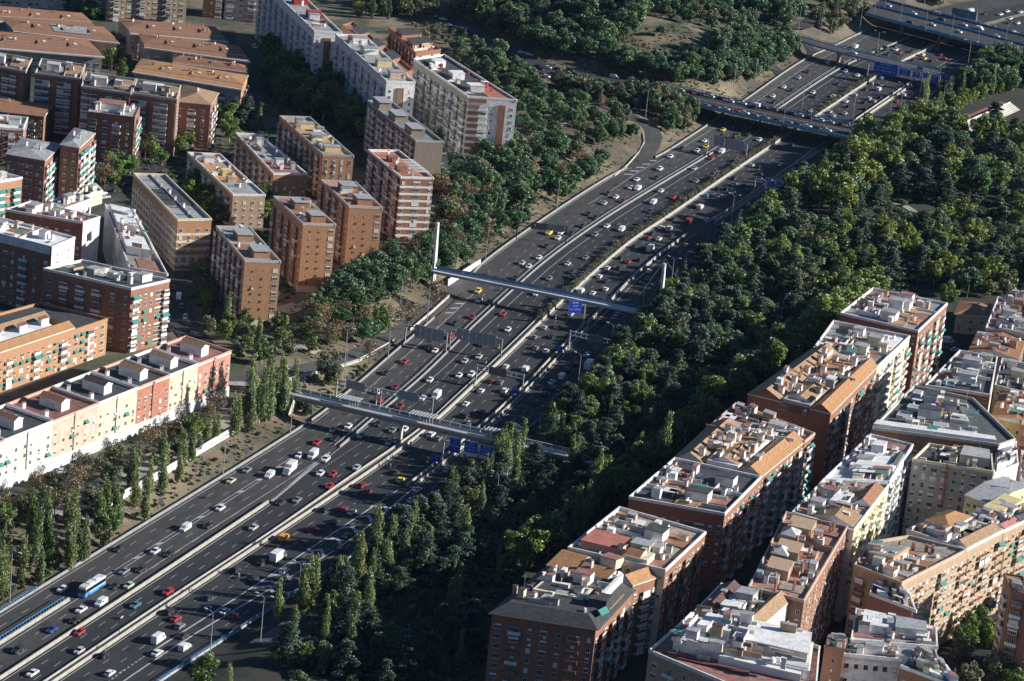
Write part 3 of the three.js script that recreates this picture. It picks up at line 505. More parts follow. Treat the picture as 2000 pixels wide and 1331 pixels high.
// ---------------------------------------------------------------- lamp posts
const lampGeo = { pole: tube([V(0, 0, 0), V(0, 8, 0), V(0, 15.6, 0)], 0.17, 0.09, 6), arm: tube([V(0, 15.5, 0), V(0.7, 16.1, 0), V(2.2, 16.4, 0)], 0.08, 0.06, 5), head: box(1.0, 0.2, 0.4, 2.6, 16.35, 0), foot: box(0.6, 0.3, 0.6), arm2: tube([V(0, 15.5, 0), V(-0.7, 16.1, 0), V(-2.2, 16.4, 0)], 0.08, 0.06, 5), head2: box(1.0, 0.2, 0.4, -2.6, 16.35, 0) };
function lamp(label, p, turn, k = 1, twin = false, group) {
  const o = thing('lamp_post', label, 'lamp post', p, turn, group); o.scale.setScalar(k);
  part('pole', lampGeo.pole, M.steel, o); part('arm', lampGeo.arm, M.steel, o); part('lamp_head', lampGeo.head, M.signWhite, o); part('base', lampGeo.foot, M.concreteGrey, o);
  if (twin) { part('arm', lampGeo.arm2, M.steel, o); part('lamp_head', lampGeo.head2, M.signWhite, o); }
}
{
  const left = [[18, 1177], [141, 1107], [290, 1012], [435, 931], [566, 852], [672, 757], [757, 703], [833, 634], [779, 622], [672, 722], [948, 511], [1016, 455], [1087, 411], [1159, 367], [1311, 289], [1260, 236], [1410, 132], [1472, 180], [1433, 172]];
  left.sort((a, b) => b[1] - a[1]).forEach(([x, y], i) => lamp(`tall lamp post on the left bank, ${ordinal(i + 1)} from the bottom of the photo`, atGround(x, y), -ROAD_AZ, 1, y === 289, 'lamp posts on the left bank'));
  const right = [[409, 1290], [508, 1258], [580, 1192], [966, 1010], [1127, 768], [1190, 708], [1253, 625], [1309, 573], [1427, 445], [1490, 415]];
  right.sort((a, b) => b[1] - a[1]).forEach(([x, y], i) => lamp(`twin lamp post on the shaded park side, ${ordinal(i + 1)} from the bottom of the photo`, atGround(x, y), Math.PI - ROAD_AZ, 0.95, true, 'lamp posts on the park side'));
  const far = [[1559, 66], [1602, 70], [1620, 89], [1679, 62], [1711, 117], [1565, 224], [1665, 239], [1738, 231], [1758, 222], [1795, 198], [1831, 177], [1839, 221], [1887, 153]];
  far.sort((a, b) => a[0] - b[0]).forEach(([x, y], i) => lamp(`lamp post beyond the road overpass, ${ordinal(i + 1)} from the left`, atGround(x, y), i % 2 ? -ROAD_AZ : Math.PI - ROAD_AZ, i === 12 ? 1.3 : 1, x === 1711 || i === 12, 'lamp posts beyond the overpass'));
  const on3 = [[1707.5, 32], [1758, 45], [1807.5, 60], [1858, 73], [1910, 87], [1964, 86], [1728, 18], [1804, 21]];
  on3.sort((a, b) => a[0] - b[0]).forEach(([x, y], i) => lamp(`lamp post on the motorway overpass, ${ordinal(i + 1)} from the left`, at(x, y, DECK3), 2.8, 0.85, false, 'lamp posts on the motorway overpass'));
  [[1364, 217], [1432, 220], [1530, 240.5]].forEach(([x, y], i) => lamp(`short lamp post on the road overpass, ${ordinal(i + 1)} from the left`, at(x, y, DECK2), 2.8, 0.6, false, 'lamp posts on the road overpass'));
}
// pale walls on the left bank
function bankWall(label, pts, h, m) { const P = pts.map(([x, y]) => atGround(x, y)), o = thing('boundary_wall', label, 'wall', P[0]), T = new Tris(); for (let i = 0; i + 1 < P.length; i++) T.beam(P[i].clone().sub(o.position), P[i + 1].clone().sub(o.position), 0.4, -0.5, h); part('wall', T.geo(), m, o); }
bankWall('white painted wall between the poplars and the yard', [[205, 995], [276, 953], [340, 917], [395, 883], [466, 841]], 2.6, M.white);
bankWall('pale retaining wall below the left end of the cable footbridge', [[874, 560], [905, 540], [937, 520]], 3, M.white);
bankWall('grey retaining wall beside the sunken slip road', [[800, 650], [845, 612], [880, 580]], 1.6, M.concrete);
bankWall('long kerb wall along the slip road above the footbridge', [[560, 745], [640, 726], [700, 707], [770, 668]], 1.2, M.concrete);
bankWall('curved concrete kerb on the outside of the loop ramp', [[1200, 346], [1226, 324], [1249, 298], [1258, 280], [1256, 262]], 0.9, M.concrete);
bankWall('dark crash wall on the inside of the loop ramp', [[1278, 307], [1287, 290], [1294, 272], [1284, 252], [1262, 240]], 0.9, M.steelDark);
// sports ground behind the trees at the right edge
{
  const quad = (pts, y, lift) => { const P = pts.map(([a, b]) => atGround(a, b)); const T = new Tris(), poly = P.map((p) => ({ x: p.x, z: p.z })); if (!ccw(poly)) poly.reverse(); T.cap(poly, Math.max(...P.map((p) => p.y)) + lift); return T.geo(); };
  structure('running_track', quad([[1855, 243], [1951, 199], [1972, 203], [1878, 249]], 0, 0.3), mat([0.33, 0.13, 0.11], 'gravel'));
  structure('sports_pitch', quad([[1940, 262], [2040, 218], [2060, 300], [1960, 300]], 0, 0.3), mat([0.05, 0.12, 0.05], 'ground'));
  const A = atGround(1886, 255), B = atGround(1982, 213), d = V().subVectors(B, A), L = Math.hypot(d.x, d.z), o = thing('spectator_stand', 'pale stepped concrete stand beside the red running track', 'stand', A, Math.atan2(-d.z, d.x));
  for (let k = 0; k < 5; k++) part('step', box(L, 0.55 * (5 - k), 1.1, L / 2, 0, -k * 1.1 * -1 - 2), M.concrete, o);
  part('back_wall', box(L, 3.4, 0.3, L / 2, 0, -2.8), M.white, o); part('stair', box(3, 2.9, 5.5, L * 0.62, 0, 0), M.concreteGrey, o);
}
// ---------------------------------------------------------------- buildings
// window units, origin at the bottom centre on the wall, z outwards
function windowGeo(w, h, blind, bars) {
  const F = [], G = [], B = [], t = 0.07;
  F.push(box(w + 0.12, t, 0.10, 0, h - t / 2, 0.05), box(w + 0.2, t + 0.02, 0.2, 0, -t, 0.08), box(t, h, 0.1, -w / 2, 0, 0.05), box(t, h, 0.1, w / 2, 0, 0.05));
  for (let k = 1; k < bars; k++) F.push(box(t, h, 0.09, -w / 2 + w * k / bars, 0, 0.05));
  G.push(box(w, h, 0.05, 0, 0, 0.02)); if (blind > 0) B.push(box(w - 0.08, h * blind, 0.06, 0, h * (1 - blind), 0.04));
  const f = mergeGeometries(F), parts = [f, G[0], ...B], g = mergeGeometries(parts, true); return g;
}
const WIN = {};
function win(kind, v) {
  const k = kind + v; if (WIN[k]) return WIN[k];
  const [w, h, bars] = { w: [1.1, 1.35, 2], W: [1.9, 1.4, 3], s: [0.6, 0.75, 1], t: [1.0, 2.0, 2], G: [3.0, 1.5, 5], g: [2.3, 1.45, 4] }[kind];
  const blind = [0, 0.45, 0, 0.95, 0.3][v];
  return (WIN[k] = windowGeo(w, h, blind, bars));
}
const winMats = [M.frame, M.glass, M.blind], darkWinMats = [mat([0.25, 0.16, 0.10]), M.glass, M.blind];
const AWN = (() => { const T = new Tris(); T.quad(V(-0.95, 0, 0.95), V(0.95, 0, 0.95), V(0.95, 0.95, 0.05), V(-0.95, 0.95, 0.05)).quad(V(-0.95, -0.22, 0.96), V(0.95, -0.22, 0.96), V(0.95, 0, 0.95), V(-0.95, 0, 0.95)); T.tri(V(0.95, 0, 0.95), V(0.95, 0.35, 0.05), V(0.95, 0.95, 0.05), [0, 0], [1, 0], [1, 1]); T.tri(V(-0.95, 0, 0.95), V(-0.95, 0.35, 0.05), V(-0.95, 0.95, 0.05), [0, 0], [1, 0], [1, 1]); return T.geo(); })();
const AWNW = AWN.clone().scale(1.7, 1, 1.1);
const AC = mergeGeometries([box(0.85, 0.6, 0.35, 0, 0, 0.2), box(0.5, 0.5, 0.04, 0.05, 0.05, 0.4)]);
const BALC = {}; function balcony(w) { const k = w.toFixed(1); return (BALC[k] ??= mergeGeometries([box(w, 0.18, 1.1, 0, -0.18, 0.55), box(w, 0.85, 0.1, 0, 0, 1.05), box(0.1, 0.85, 1.0, -w / 2 + 0.05, 0, 0.5), box(0.1, 0.85, 1.0, w / 2 - 0.05, 0, 0.5)])); }
const BAND = {}; 
let windowCount = 0; const plans = [];
class Building {
  constructor(name, label, quad, h, o = {}) {
    this.o = o; this.h = h; this.r = rng(Math.round(quad[0][0] * 7 + quad[0][1] * 131));
    let base = o.base ?? 4, P;
    for (let i = 0; i < 4; i++) { P = quad.map(([x, y]) => at(x, y, base + h)); const cx = P.reduce((a, p) => a + p.x, 0) / P.length, cz = P.reduce((a, p) => a + p.z, 0) / P.length; if (o.base === undefined) base = ground(cx, cz) + (o.raise ?? 0); }
    this.base = base;
    this.near = quad[0][0] > 950 && quad[0][1] > 560;
    const c = V(); P.forEach((p) => c.addScaledVector(p, 1 / P.length)); c.y = base;
    this.g = thing(name, label, o.category ?? 'building', c, 0, o.group);
    this.q = P.map((p) => ({ x: p.x - c.x, z: p.z - c.z })); this.n = this.q.length;
    this.flip = !ccw(this.q); this.world = c; plans.push(P.map((p) => [p.x, p.z]));
  }
  pt(u, v, y = 0) { const [a, b, c, d] = this.q, x = lerp(lerp(a.x, b.x, u), lerp(d.x, c.x, u), v), z = lerp(lerp(a.z, b.z, u), lerp(d.z, c.z, u), v); return V(x, y, z); }
  uv(du, dv) { const w = this.pt(0, 0.5).distanceTo(this.pt(1, 0.5)), d = this.pt(0.5, 0).distanceTo(this.pt(0.5, 1)); return [du / w, dv / d]; }
  poly(u0, u1, v0, v1) { const p = [this.pt(u0, v0), this.pt(u1, v0), this.pt(u1, v1), this.pt(u0, v1)].map((p) => ({ x: p.x, z: p.z })); if (!ccw(p)) p.reverse(); return p; }
  block(name, m, u0, u1, v0, v1, y0, y1, parent = this.g) { return part(name, new Tris().prism(this.poly(u0, u1, v0, v1), y0, y1).geo(), m, parent); }
  // walls, one material or one per edge
  walls(ms, y0 = -1 - (this.o.raise ?? 0), y1 = this.h) {
    const by = new Map();
    for (let i = 0; i < this.n; i++) {
      const m = Array.isArray(ms) ? ms[i] : ms; if (!by.has(m)) by.set(m, new Tris());
      let a = this.q[i], b = this.q[(i + 1) % this.n]; if (this.flip) [a, b] = [b, a];
      by.get(m).quad(V(a.x, y0, a.z), V(b.x, y0, b.z), V(b.x, y1, b.z), V(a.x, y1, a.z), [0, y0]);
    }
    for (const [m, T] of by) part('wall', T.geo(), m, this.g);
    return this;
  }
  edge(i) {
    let a = this.q[i], b = this.q[(i + 1) % this.n]; if (this.flip) [a, b] = [b, a];
    const L = Math.hypot(b.x - a.x, b.z - a.z), d = { x: (b.x - a.x) / L, z: (b.z - a.z) / L }, n = { x: -d.z, z: d.x };   // outward, counter-clockwise from above
    const N = { x: -n.x, z: -n.z }, mid = { x: (a.x + b.x) / 2 + this.world.x, z: (a.z + b.z) / 2 + this.world.z };
    const out = ccw(this.flip ? this.q.slice().reverse() : this.q) ? n : N;
    return { a, b, L, d, n: out, turn: Math.atan2(out.x, out.z), mid };
  }
  // rows of windows; pattern letters: w W s t G g windows, B balcony with glazed door, b enclosed balcony, . gap, p pier
  facade(i, pattern, o = {}) {
    const e = this.edge(i), toCam = { x: -e.mid.x, z: -e.mid.z }; if (e.n.x * toCam.x + e.n.z * toCam.z < 0 && !o.force) return this;
    const widths = { w: 2.3, W: 3.1, s: 2.2, t: 2.2, G: 3.9, g: 3.1, B: 3.6, b: 3.6, '.': 1.1, p: 2.4 }, fl = o.floor ?? 3, y0 = o.y0 ?? 0.8 - Math.floor((this.o.raise ?? 0) / (o.floor ?? 3)) * (o.floor ?? 3), top = (o.top ?? this.h) - 0.9, floors = Math.max(1, Math.floor((top - y0) / fl + 0.15));
    const unit = [...pattern].reduce((s, c) => s + widths[c], 0), reps = o.once ? 1 : Math.max(1, Math.round((e.L - 0.8) / unit)), k = (e.L - 0.8) / (unit * reps), x0 = o.x0 ?? 0;
    const items = []; let x = 0.4; for (let r = 0; r < reps; r++) for (const c of pattern) { items.push([c, x + widths[c] * k / 2, widths[c] * k]); x += widths[c] * k; }
    const P = (t, y, z = 0) => [e.a.x + e.d.x * t + e.n.x * z, y, e.a.z + e.d.z * t + e.n.z * z], wm = o.winMats ?? winMats;
    for (let f = 0; f < floors; f++) {
      const y = y0 + f * fl + 0.75;
      if (o.band) { const w = (BAND[e.L.toFixed(2) + o.bandH] ??= new THREE.BoxGeometry(e.L, o.bandH ?? 0.35, 0.16)); part('floor_band', w, o.band, this.g, ...P(e.L / 2, y - 0.95 + (o.bandY ?? 0), 0.05), e.turn); }
      for (const [c, t, w] of items) {
        if (c === '.' || c === 'p') { if (c === 'p' && f === 0 && o.pier) part('pier', box(w, floors * fl, 0.5), o.pier, this.g, ...P(t, y0, 0.2), e.turn); continue; }
        if (c !== 'B' && c !== 'b' && this.r() < (o.skip ?? 0.02)) continue;
        const v = Math.floor(this.r() * 5); windowCount++;
        if (c === 'B' || c === 'b') {
          const W = Math.min(w - 0.25, 3.6), bm = Array.isArray(o.balcony) ? o.balcony[Math.floor(this.r() * o.balcony.length)] : (o.balcony ?? M.white);
          part('balcony', balcony(W), bm, this.g, ...P(t, y - 0.75, 0.02), e.turn);
          if (c === 'b' || this.r() < (o.enclose ?? 0.3)) part('window', win(W > 3 ? 'G' : 'g', v), wm, this.g, ...P(t, y + 0.1, 0.95), e.turn); else part('window', win('t', v), wm, this.g, ...P(t, y - 0.7, 0.02), e.turn);
          if (this.r() < (o.awning ?? 0)) part('awning', AWNW, o.awnMat ?? M.green, this.g, ...P(t, y + 0.9, 0.9), e.turn);
        } else {
          part('window', win(c, v), c === 's' ? darkWinMats : wm, this.g, ...P(t, y, 0.01), e.turn);
          if (this.r() < (o.awning ?? 0)) part('awning', AWN, o.awnMat ?? M.green, this.g, ...P(t, y + 0.6, 0.04), e.turn);
          if (this.r() < (o.ac ?? 0.04)) part('air_conditioner', AC, M.frame, this.g, ...P(t + 0.3, y - 0.85, 0.02), e.turn);
        }
      }
    }
    return this;
  }
  flat(m, cap = M.white, o = {}) {
    const ph = o.parapet ?? 0.9, T = new Tris(), poly = this.flip ? this.q.slice().reverse() : this.q; T.cap(poly, this.h - ph); part('roof', T.geo(), m, this.g);
    const R = new Tris();
    for (let i = 0; i < this.n; i++) { const e = this.edge(i), a = V(e.a.x, this.h, e.a.z), b = V(e.b.x, this.h, e.b.z), k = 0.16; a.x -= e.n.x * 0.13; b.x -= e.n.x * 0.13; a.z -= e.n.z * 0.13; b.z -= e.n.z * 0.13; a.x -= e.d.x * k; a.z -= e.d.z * k; b.x += e.d.x * k; b.z += e.d.z * k; a.y += 0.004 * i; b.y += 0.004 * i; R.beam(a, b, 0.42, -ph, 0.1); }
    part('parapet', R.geo(), cap, this.g); return this;
  }
  hip(m, rh = 2.2, over = 0.6, o = {}) { return this.pitched(m, 0, 1, 0, 1, this.h, rh, over, o.gable ?? false, o.gableWall); }
  // pitched roof over part of the plan; the ridge runs along the longer side
  pitched(m, u0, u1, v0, v1, y, rh, over = 0.4, gable = true, gableWall = M.white, along) {
    const [ou, ov] = this.uv(over, over), A = this.pt(u0 - ou, v0 - ov, y), B = this.pt(u1 + ou, v0 - ov, y), C = this.pt(u1 + ou, v1 + ov, y), D = this.pt(u0 - ou, v1 + ov, y), T = new Tris();
    const lu = A.distanceTo(B), lv = B.distanceTo(C), alongU = along ? along === 'u' : lu >= lv, top = (u, v) => { const p = this.pt(u, v, y + rh); return p; };
    let r0, r1; const um = (u0 + u1) / 2, vm = (v0 + v1) / 2;
    if (alongU) { const e = gable ? -ou : (u1 - u0) * Math.min(0.45, lv / lu * 0.5); r0 = top(u0 + e, vm); r1 = top(u1 - e, vm); T.quad(A, B, r1, r0).quad(C, D, r0, r1); if (!gable) { T.tri(B, C, r1, [0, 0], [lv, 0], [lv / 2, lv / 2]); T.tri(D, A, r0, [0, 0], [lv, 0], [lv / 2, lv / 2]); } }
    else { const e = gable ? -ov : (v1 - v0) * Math.min(0.45, lu / lv * 0.5); r0 = top(um, v0 + e); r1 = top(um, v1 - e); T.quad(B, C, r1, r0).quad(D, A, r0, r1); if (!gable) { T.tri(A, B, r0, [0, 0], [lu, 0], [lu / 2, lu / 2]); T.tri(C, D, r1, [0, 0], [lu, 0], [lu / 2, lu / 2]); } }
    const roof = part('roof', T.geo(), m, this.g);
    const S = new Tris(); S.quad(A, D, C, B); for (const [p, q] of [[A, B], [B, C], [C, D], [D, A]]) S.quad(V(p.x, p.y - 0.3, p.z), V(q.x, q.y - 0.3, q.z), V(q.x, q.y - 0.01, q.z), V(p.x, p.y - 0.01, p.z));
    part('eaves', S.geo().translate(0, -0.012, 0), M.white, roof);
    if (gable) { const Wt = new Tris(), a = this.pt(u0, v0, y), b = this.pt(u1, v0, y), c = this.pt(u1, v1, y), d = this.pt(u0, v1, y), s0 = alongU ? top(u0, vm) : top(um, v0), s1 = alongU ? top(u1, vm) : top(um, v1); s0.y -= 0.06; s1.y -= 0.06; const t = (p, q, s) => Wt.tri(p, q, s, [0, 0], [p.distanceTo(q), 0], [p.distanceTo(q) / 2, rh]); if (alongU) { t(d, a, s0); t(b, c, s1); } else { t(a, b, s0); t(c, d, s1); } part('gable', Wt.geo(), gableWall, roof); }
    return roof;
  }
  // a small roof house with its own lid
  stairHouse(u, v, w, d, hh, m = M.white, lid = M.gravelGrey, y = this.h - 0.9) {
    const [du, dv] = this.uv(w / 2, d / 2), s = this.block('stair_house', m, u - du, u + du, v - dv, v + dv, y, y + hh), [eu, ev] = this.uv(w / 2 + 0.15, d / 2 + 0.15);
    part('lid', new Tris().prism(this.poly(u - eu, u + eu, v - ev, v + ev), y + hh + 0.004, y + hh + 0.2).geo(), lid, s);
    return s;
  }
  chimney(u, v, y = this.h - 0.9, hh = 1.9, m = M.white, w = 0.8) { const p = this.pt(u, v, y); const c = part('chimney', box(w, hh, w * 0.8), m, this.g, p.x, y, p.z, this.r()); part('cap', box(w + 0.25, 0.12, w * 0.8 + 0.25), M.terrace, c, 0, hh + 0.25, 0); return c; }
  antenna(u, v, y = this.h - 0.9, hh = 4) { const p = this.pt(u, v, y); part('antenna', mergeGeometries([box(0.07, hh, 0.07), box(1.2, 0.05, 0.05, 0, hh * 0.9, 0), box(0.8, 0.05, 0.05, 0, hh * 0.75, 0), box(0.05, 0.05, 1.0, 0, hh * 0.82, 0)]), M.steel, this.g, p.x, y, p.z, this.r() * 3); }
  unit(u, v, y = this.h - 0.9) { const p = this.pt(u, v, y); part('air_conditioner', AC.clone().scale(1.5, 1.6, 2), M.frame, this.g, p.x, y, p.z, this.r() * 3); }
  clutter(o = {}) {
    const r = this.r, y = o.y ?? this.h - 0.9, R = () => [0.1 + r() * 0.8, 0.12 + r() * 0.76];
    for (let i = 0; i < (o.stairs ?? 1); i++) { const u = (i + 0.5) / (o.stairs ?? 1), alongV = o.alongV; this.stairHouse(alongV ? 0.45 + r() * 0.1 : u, alongV ? u : 0.45 + r() * 0.15, o.sw ?? 5, o.sd ?? 3.6, o.sh ?? 2.6 + r() * 0.5, o.sm ?? M.white, o.sl ?? M.gravelGrey, y); }
    for (let i = 0; i < (o.chimneys ?? 3); i++) this.chimney(...R(), y, 1.3 + r() * 1.2, o.cm ?? M.white, 0.6 + r() * 0.5);
    for (let i = 0; i < (o.units ?? 2); i++) this.unit(...R(), y);
    for (let i = 0; i < (o.antennas ?? 1); i++) this.antenna(...R(), y, 3 + r() * 3);
    this.busy(this.near ? (o.y === undefined ? 44 : 20) : 9, y, o.y !== undefined);
    return this;
  }
  // the odds and ends of lived-in roofs: rooms, terrace floors, low walls, canopies, planters
  busy(n, y, raised) {
    const r = this.r, pick = (a) => a[Math.floor(r() * a.length)], lids = [M.gravelGrey, M.terrace, M.metalRoof, M.felt, M.white];
    for (let i = 0; i < n; i++) {
      const k = r(), u = 0.08 + r() * 0.8, v = 0.08 + r() * 0.8, put = (w, d) => { const [a, b] = this.uv(w / 2, d / 2); return [clamp(u - a, 0.03, 0.9), clamp(u + a, 0.06, 0.97), clamp(v - b, 0.03, 0.9), clamp(v + b, 0.06, 0.97)]; };
      if (k < 0.34) { const hh = 1.4 + r() * 1.9, w = 1.1 + r() * r() * 4, d = 1.0 + r() * 2.2, q = put(w, d), s = this.block('roof_room', pick([M.white, M.white, M.white, M.cream, M.grey, M.brickTan]), ...q, y, y + hh); part('lid', new Tris().prism(this.poly(q[0] - 0.004, q[1] + 0.004, q[2] - 0.004, q[3] + 0.004), y + hh + 0.004, y + hh + 0.14).geo(), pick(lids), s); }
      else if (k < 0.58 && !raised) this.block('terrace_floor', pick([M.terrace, M.terraceBeige, M.tileOrange, M.gravelGrey, M.tileTan, M.tileRoof]), ...put(3 + r() * 6, 3 + r() * 5), y, y + 0.05 + i * 0.012);
      else if (k < 0.8) this.block('low_wall', pick([M.white, M.white, M.concrete, M.brickTan]), ...(r() < 0.5 ? put(3 + r() * 6, 0.25) : put(0.25, 3 + r() * 5)), y, y + 0.9 + r() * 0.8);
      else if (k < 0.88) { const q = put(2.5 + r() * 2, 2 + r() * 2); this.block('canopy', pick([M.white, M.metalRoof, M.green, M.signWhite]), ...q, y + 2.1, y + 2.2); }
      else this.block('planter', pick([M.terrace, M.frame, mat([0.05, 0.09, 0.03])]), ...put(0.6 + r() * 1.5, 0.5), y, y + 0.5 + r() * 0.6);
    }
    return this;
  }
  divider(u0, u1, v, m = M.white, hh = 1.2) { const [, dv] = this.uv(1, 0.14); this.block('dividing_wall', m, u0, u1, v - dv, v + dv, this.h - 0.89, this.h - 0.9 + hh); return this; }
  dividerV(v0, v1, u, m = M.white, hh = 1.2) { const [du] = this.uv(0.14, 1); this.block('dividing_wall', m, u - du, u + du, v0, v1, this.h - 0.89, this.h - 0.9 + hh); return this; }
}
const apt = (label, q, h, o) => new Building('apartment_block', label, q, h, o);

// pastel terrace at the left, seven houses in a row
{
  const F0 = [451, 685], F1 = [0, 862.5], B0 = [362, 656], B1 = [0, 764];
  const base = 4.2, h = 17, y = base + h, W = (p) => at(p[0], p[1], y), f0 = W(F0), f1 = W(F1), b0 = W(B0), dirF = V().subVectors(f1, f0), L = dirF.length(); dirF.normalize();
  const depth = V().subVectors(b0, f0).length();
  const cols = [[0.57, 0.28, 0.21], [0.74, 0.64, 0.46], [0.50, 0.205, 0.14], [0.74, 0.65, 0.48], [0.70, 0.52, 0.40], [0.72, 0.70, 0.62], [0.72, 0.70, 0.63]], words = ['salmon pink end house', 'pale yellow house beside the salmon end', 'brick red house', 'second yellow house beyond the brick red one', 'peach house', 'cream white house', 'white house at the left edge'];
  const bounds = [0, 0.155, 0.285, 0.43, 0.60, 0.79, 0.985, 1.22];
  const toPx = (p) => toPhoto(p);
  for (let i = 0; i < 7; i++) {
    const P = (t, d) => f0.clone().addScaledVector(dirF, L * t).add(V().subVectors(b0, f0).setLength(d)), t0 = bounds[i], t1 = bounds[i + 1];
    const q = [toPx(P(t1, 0)), toPx(P(t0, 0)), toPx(P(t0, depth)), toPx(P(t1, depth))], b = new Building('terrace_house', `${words[i]} of the pastel apartment terrace`, q, h, { base, group: 'pastel terrace houses', category: 'house' });
    const m = mat(cols[i].map((c) => Math.round(c * 88) / 100), 'plaster'); b.walls(m).block('ground_floor', M.white, -0.004, 1.004, -0.02, 0.3, -1, 3.6);
    b.facade(0, 'w.w.ww.w.w', { y0: 4.1, floor: 3.15, awning: 0.09, ac: 0.16, skip: 0.03 }); if (i === 0) b.facade(1, 'w.w.w', { y0: 4.1, floor: 3.15, ac: 0.1 });
    const [du, dv] = b.uv(0.6, 0.12); b.block('shadow_pilaster', m, 0.5 - du, 0.5 + du, -dv * 3.5, 0, 3.6, h - 0.2); b.block('cornice', M.white, -0.002, 1.002, -dv * 1.6, 0, h - 1.0, h - 0.65);  // pilaster added to cast a dark band, in place of a shaded recess
    b.flat([M.terrace, M.felt, M.felt, M.felt, mat([0.25, 0.11, 0.09], 'gravel'), M.felt, M.felt][i], i % 2 ? M.white : mat([0.60, 0.36, 0.28], 'plaster'));
    const roofM = [M.tileTan, M.tileTan, M.tileTan, M.tileDark, M.tileRoof, M.tileRoof, M.tileRoof][i];
    const [hu, hv] = b.uv(4.4, 2.0), uu = 0.5, vv = 0.45; b.block('stair_house', M.white, uu - hu * 0.5, uu + hu * 0.5, vv - hv * 2.4, vv + hv * 2.4, h - 0.89, h + 2.4); b.pitched(roofM, uu - hu * 0.5, uu + hu * 0.5, vv - hv * 2.4, vv + hv * 2.4, h + 2.41, 1.1, 0.2, true, M.white, 'v');
    b.block('light_well', M.white, uu + hu * 0.7, uu + hu * 1.5, 0.5, 0.78, h - 0.89, h + 0.5); b.block('light_well_roof', M.tileRoof, uu + hu * 0.75, uu + hu * 1.45, 0.55, 0.72, h + 0.5, h + 0.62);
    b.dividerV(0, 1, 0.02); b.chimney(0.12, 0.25, h - 0.9, 2.0, M.white, 1.3); b.chimney(0.14, 0.75, h - 0.9, 1.8, M.white, 1.2);
  }
}
// ------------------------------------------------ left bank, from the front to the back
apt('orange brick block with tiled roofs around white light wells at the left edge', [[-60, 713], [210, 622], [80, 590], [-60, 628]], 14, { base: 4.2 }).walls(M.brickOrange).facade(0, 'w.B.w.W.', { awning: 0.3, ac: 0.1 }).flat(M.felt, M.brickOrange);
{ const b = apt('low wing with tan tiled roof on the orange brick block', [[-60, 708], [145, 640], [75, 610], [-60, 650]], 15.5, { base: 4.2 }); b.walls(M.brickOrange, 12); b.pitched(M.tileOrange, 0, 1, 0, 0.34, 15.5, 1.6, 0.2, true, M.brickOrange, 'u'); b.pitched(M.tileTan, 0, 1, 0.7, 1, 15.5, 1.4, 0.2, true, M.brickOrange, 'u'); b.block('light_well', M.white, 0.1, 0.9, 0.36, 0.68, 14, 15.3); for (const u of [0.3, 0.6, 0.85]) b.stairHouse(u, 0.52, 4, 3, 2.4, M.white, M.terrace, 15.3); }
{ const b = apt('dark brick block with white glazed corner and green awnings by the street', [[256, 563], [331, 546], [160, 507], [85, 524]], 25).walls(M.brick).flat(M.feltGreen, M.white); b.facade(0, 'Bw.w.w.Gb', { awning: 0.25, balcony: M.white, enclose: 0.5, floor: 3.1 }).facade(3, 'W.b.b.b.W.w', { balcony: [M.white, M.frame, M.brickDark], enclose: 0.6, floor: 3.1 }); b.stairHouse(0.7, 0.18, 5, 4, 2.8, M.white, M.gravelGrey); b.stairHouse(0.45, 0.62, 5, 4, 2.4, M.gravelGrey, M.gravelGrey); b.clutter({ stairs: 0, chimneys: 5, units: 3 }); }
{ const b = apt('brick block with white set-back attic at the left edge', [[101, 482], [146, 463], [-10, 422], [-60, 441]], 27).walls([M.white, M.brick, M.brick, M.brick]).flat(M.felt, M.white); b.facade(3, 'w.B.w.W', { top: 23, awning: 0.05, balcony: M.white, enclose: 0.5 }).facade(0, '..s..', {}); b.block('attic_wall', M.white, -0.01, 1.01, 0.02, 1.0, 23.6, 26.2); b.divider(0, 1, 0.4); b.clutter({ stairs: 2, alongV: true, sw: 3.4, sd: 3, chimneys: 7 }); }
{ const b = apt('block with pink terrace roof and a tall blank white gable', [[162, 434], [195, 423], [60, 392], [10, 409]], 25).walls([M.white, M.brick, M.brick, M.brick]).flat(M.terrace, M.white); b.facade(3, 'w.w.W.w', {}); b.stairHouse(0.4, 0.75, 5, 4, 3, M.white); b.stairHouse(0.5, 0.45, 3, 3, 2, M.white); b.clutter({ stairs: 0, chimneys: 4 }); }
{ const b = apt('white house with stepped roofs behind the pink terrace', [[122, 408], [178, 388], [150, 375], [95, 392]], 21).walls(M.white).facade(0, 'w.w.w', {}).flat(M.gravelGrey, M.white); b.clutter({ stairs: 1, chimneys: 3 }); }
{ const b = apt('narrow block with blotchy white wall beside the striped block', [[252, 522], [327, 535], [262, 412], [205, 399]], 20).walls([M.white, M.grey, M.grey, mat([0.55, 0.55, 0.53], 'ground')]).flat(mat([0.30, 0.28, 0.23], 'gravel'), M.white); b.block('attic', M.white, 0.08, 0.75, 0.62, 0.92, 19.1, 22.4); b.block('attic', M.white, 0.08, 0.75, 0.25, 0.46, 19.1, 22.2); b.block('terrace_floor', M.terrace, 0.1, 0.9, 0.48, 0.6, 19.1, 19.3); b.block('terrace_floor', M.terrace, 0.3, 0.95, 0.03, 0.2, 19.1, 19.3); b.clutter({ stairs: 0, chimneys: 5, units: 4, y: 22.4 }); }
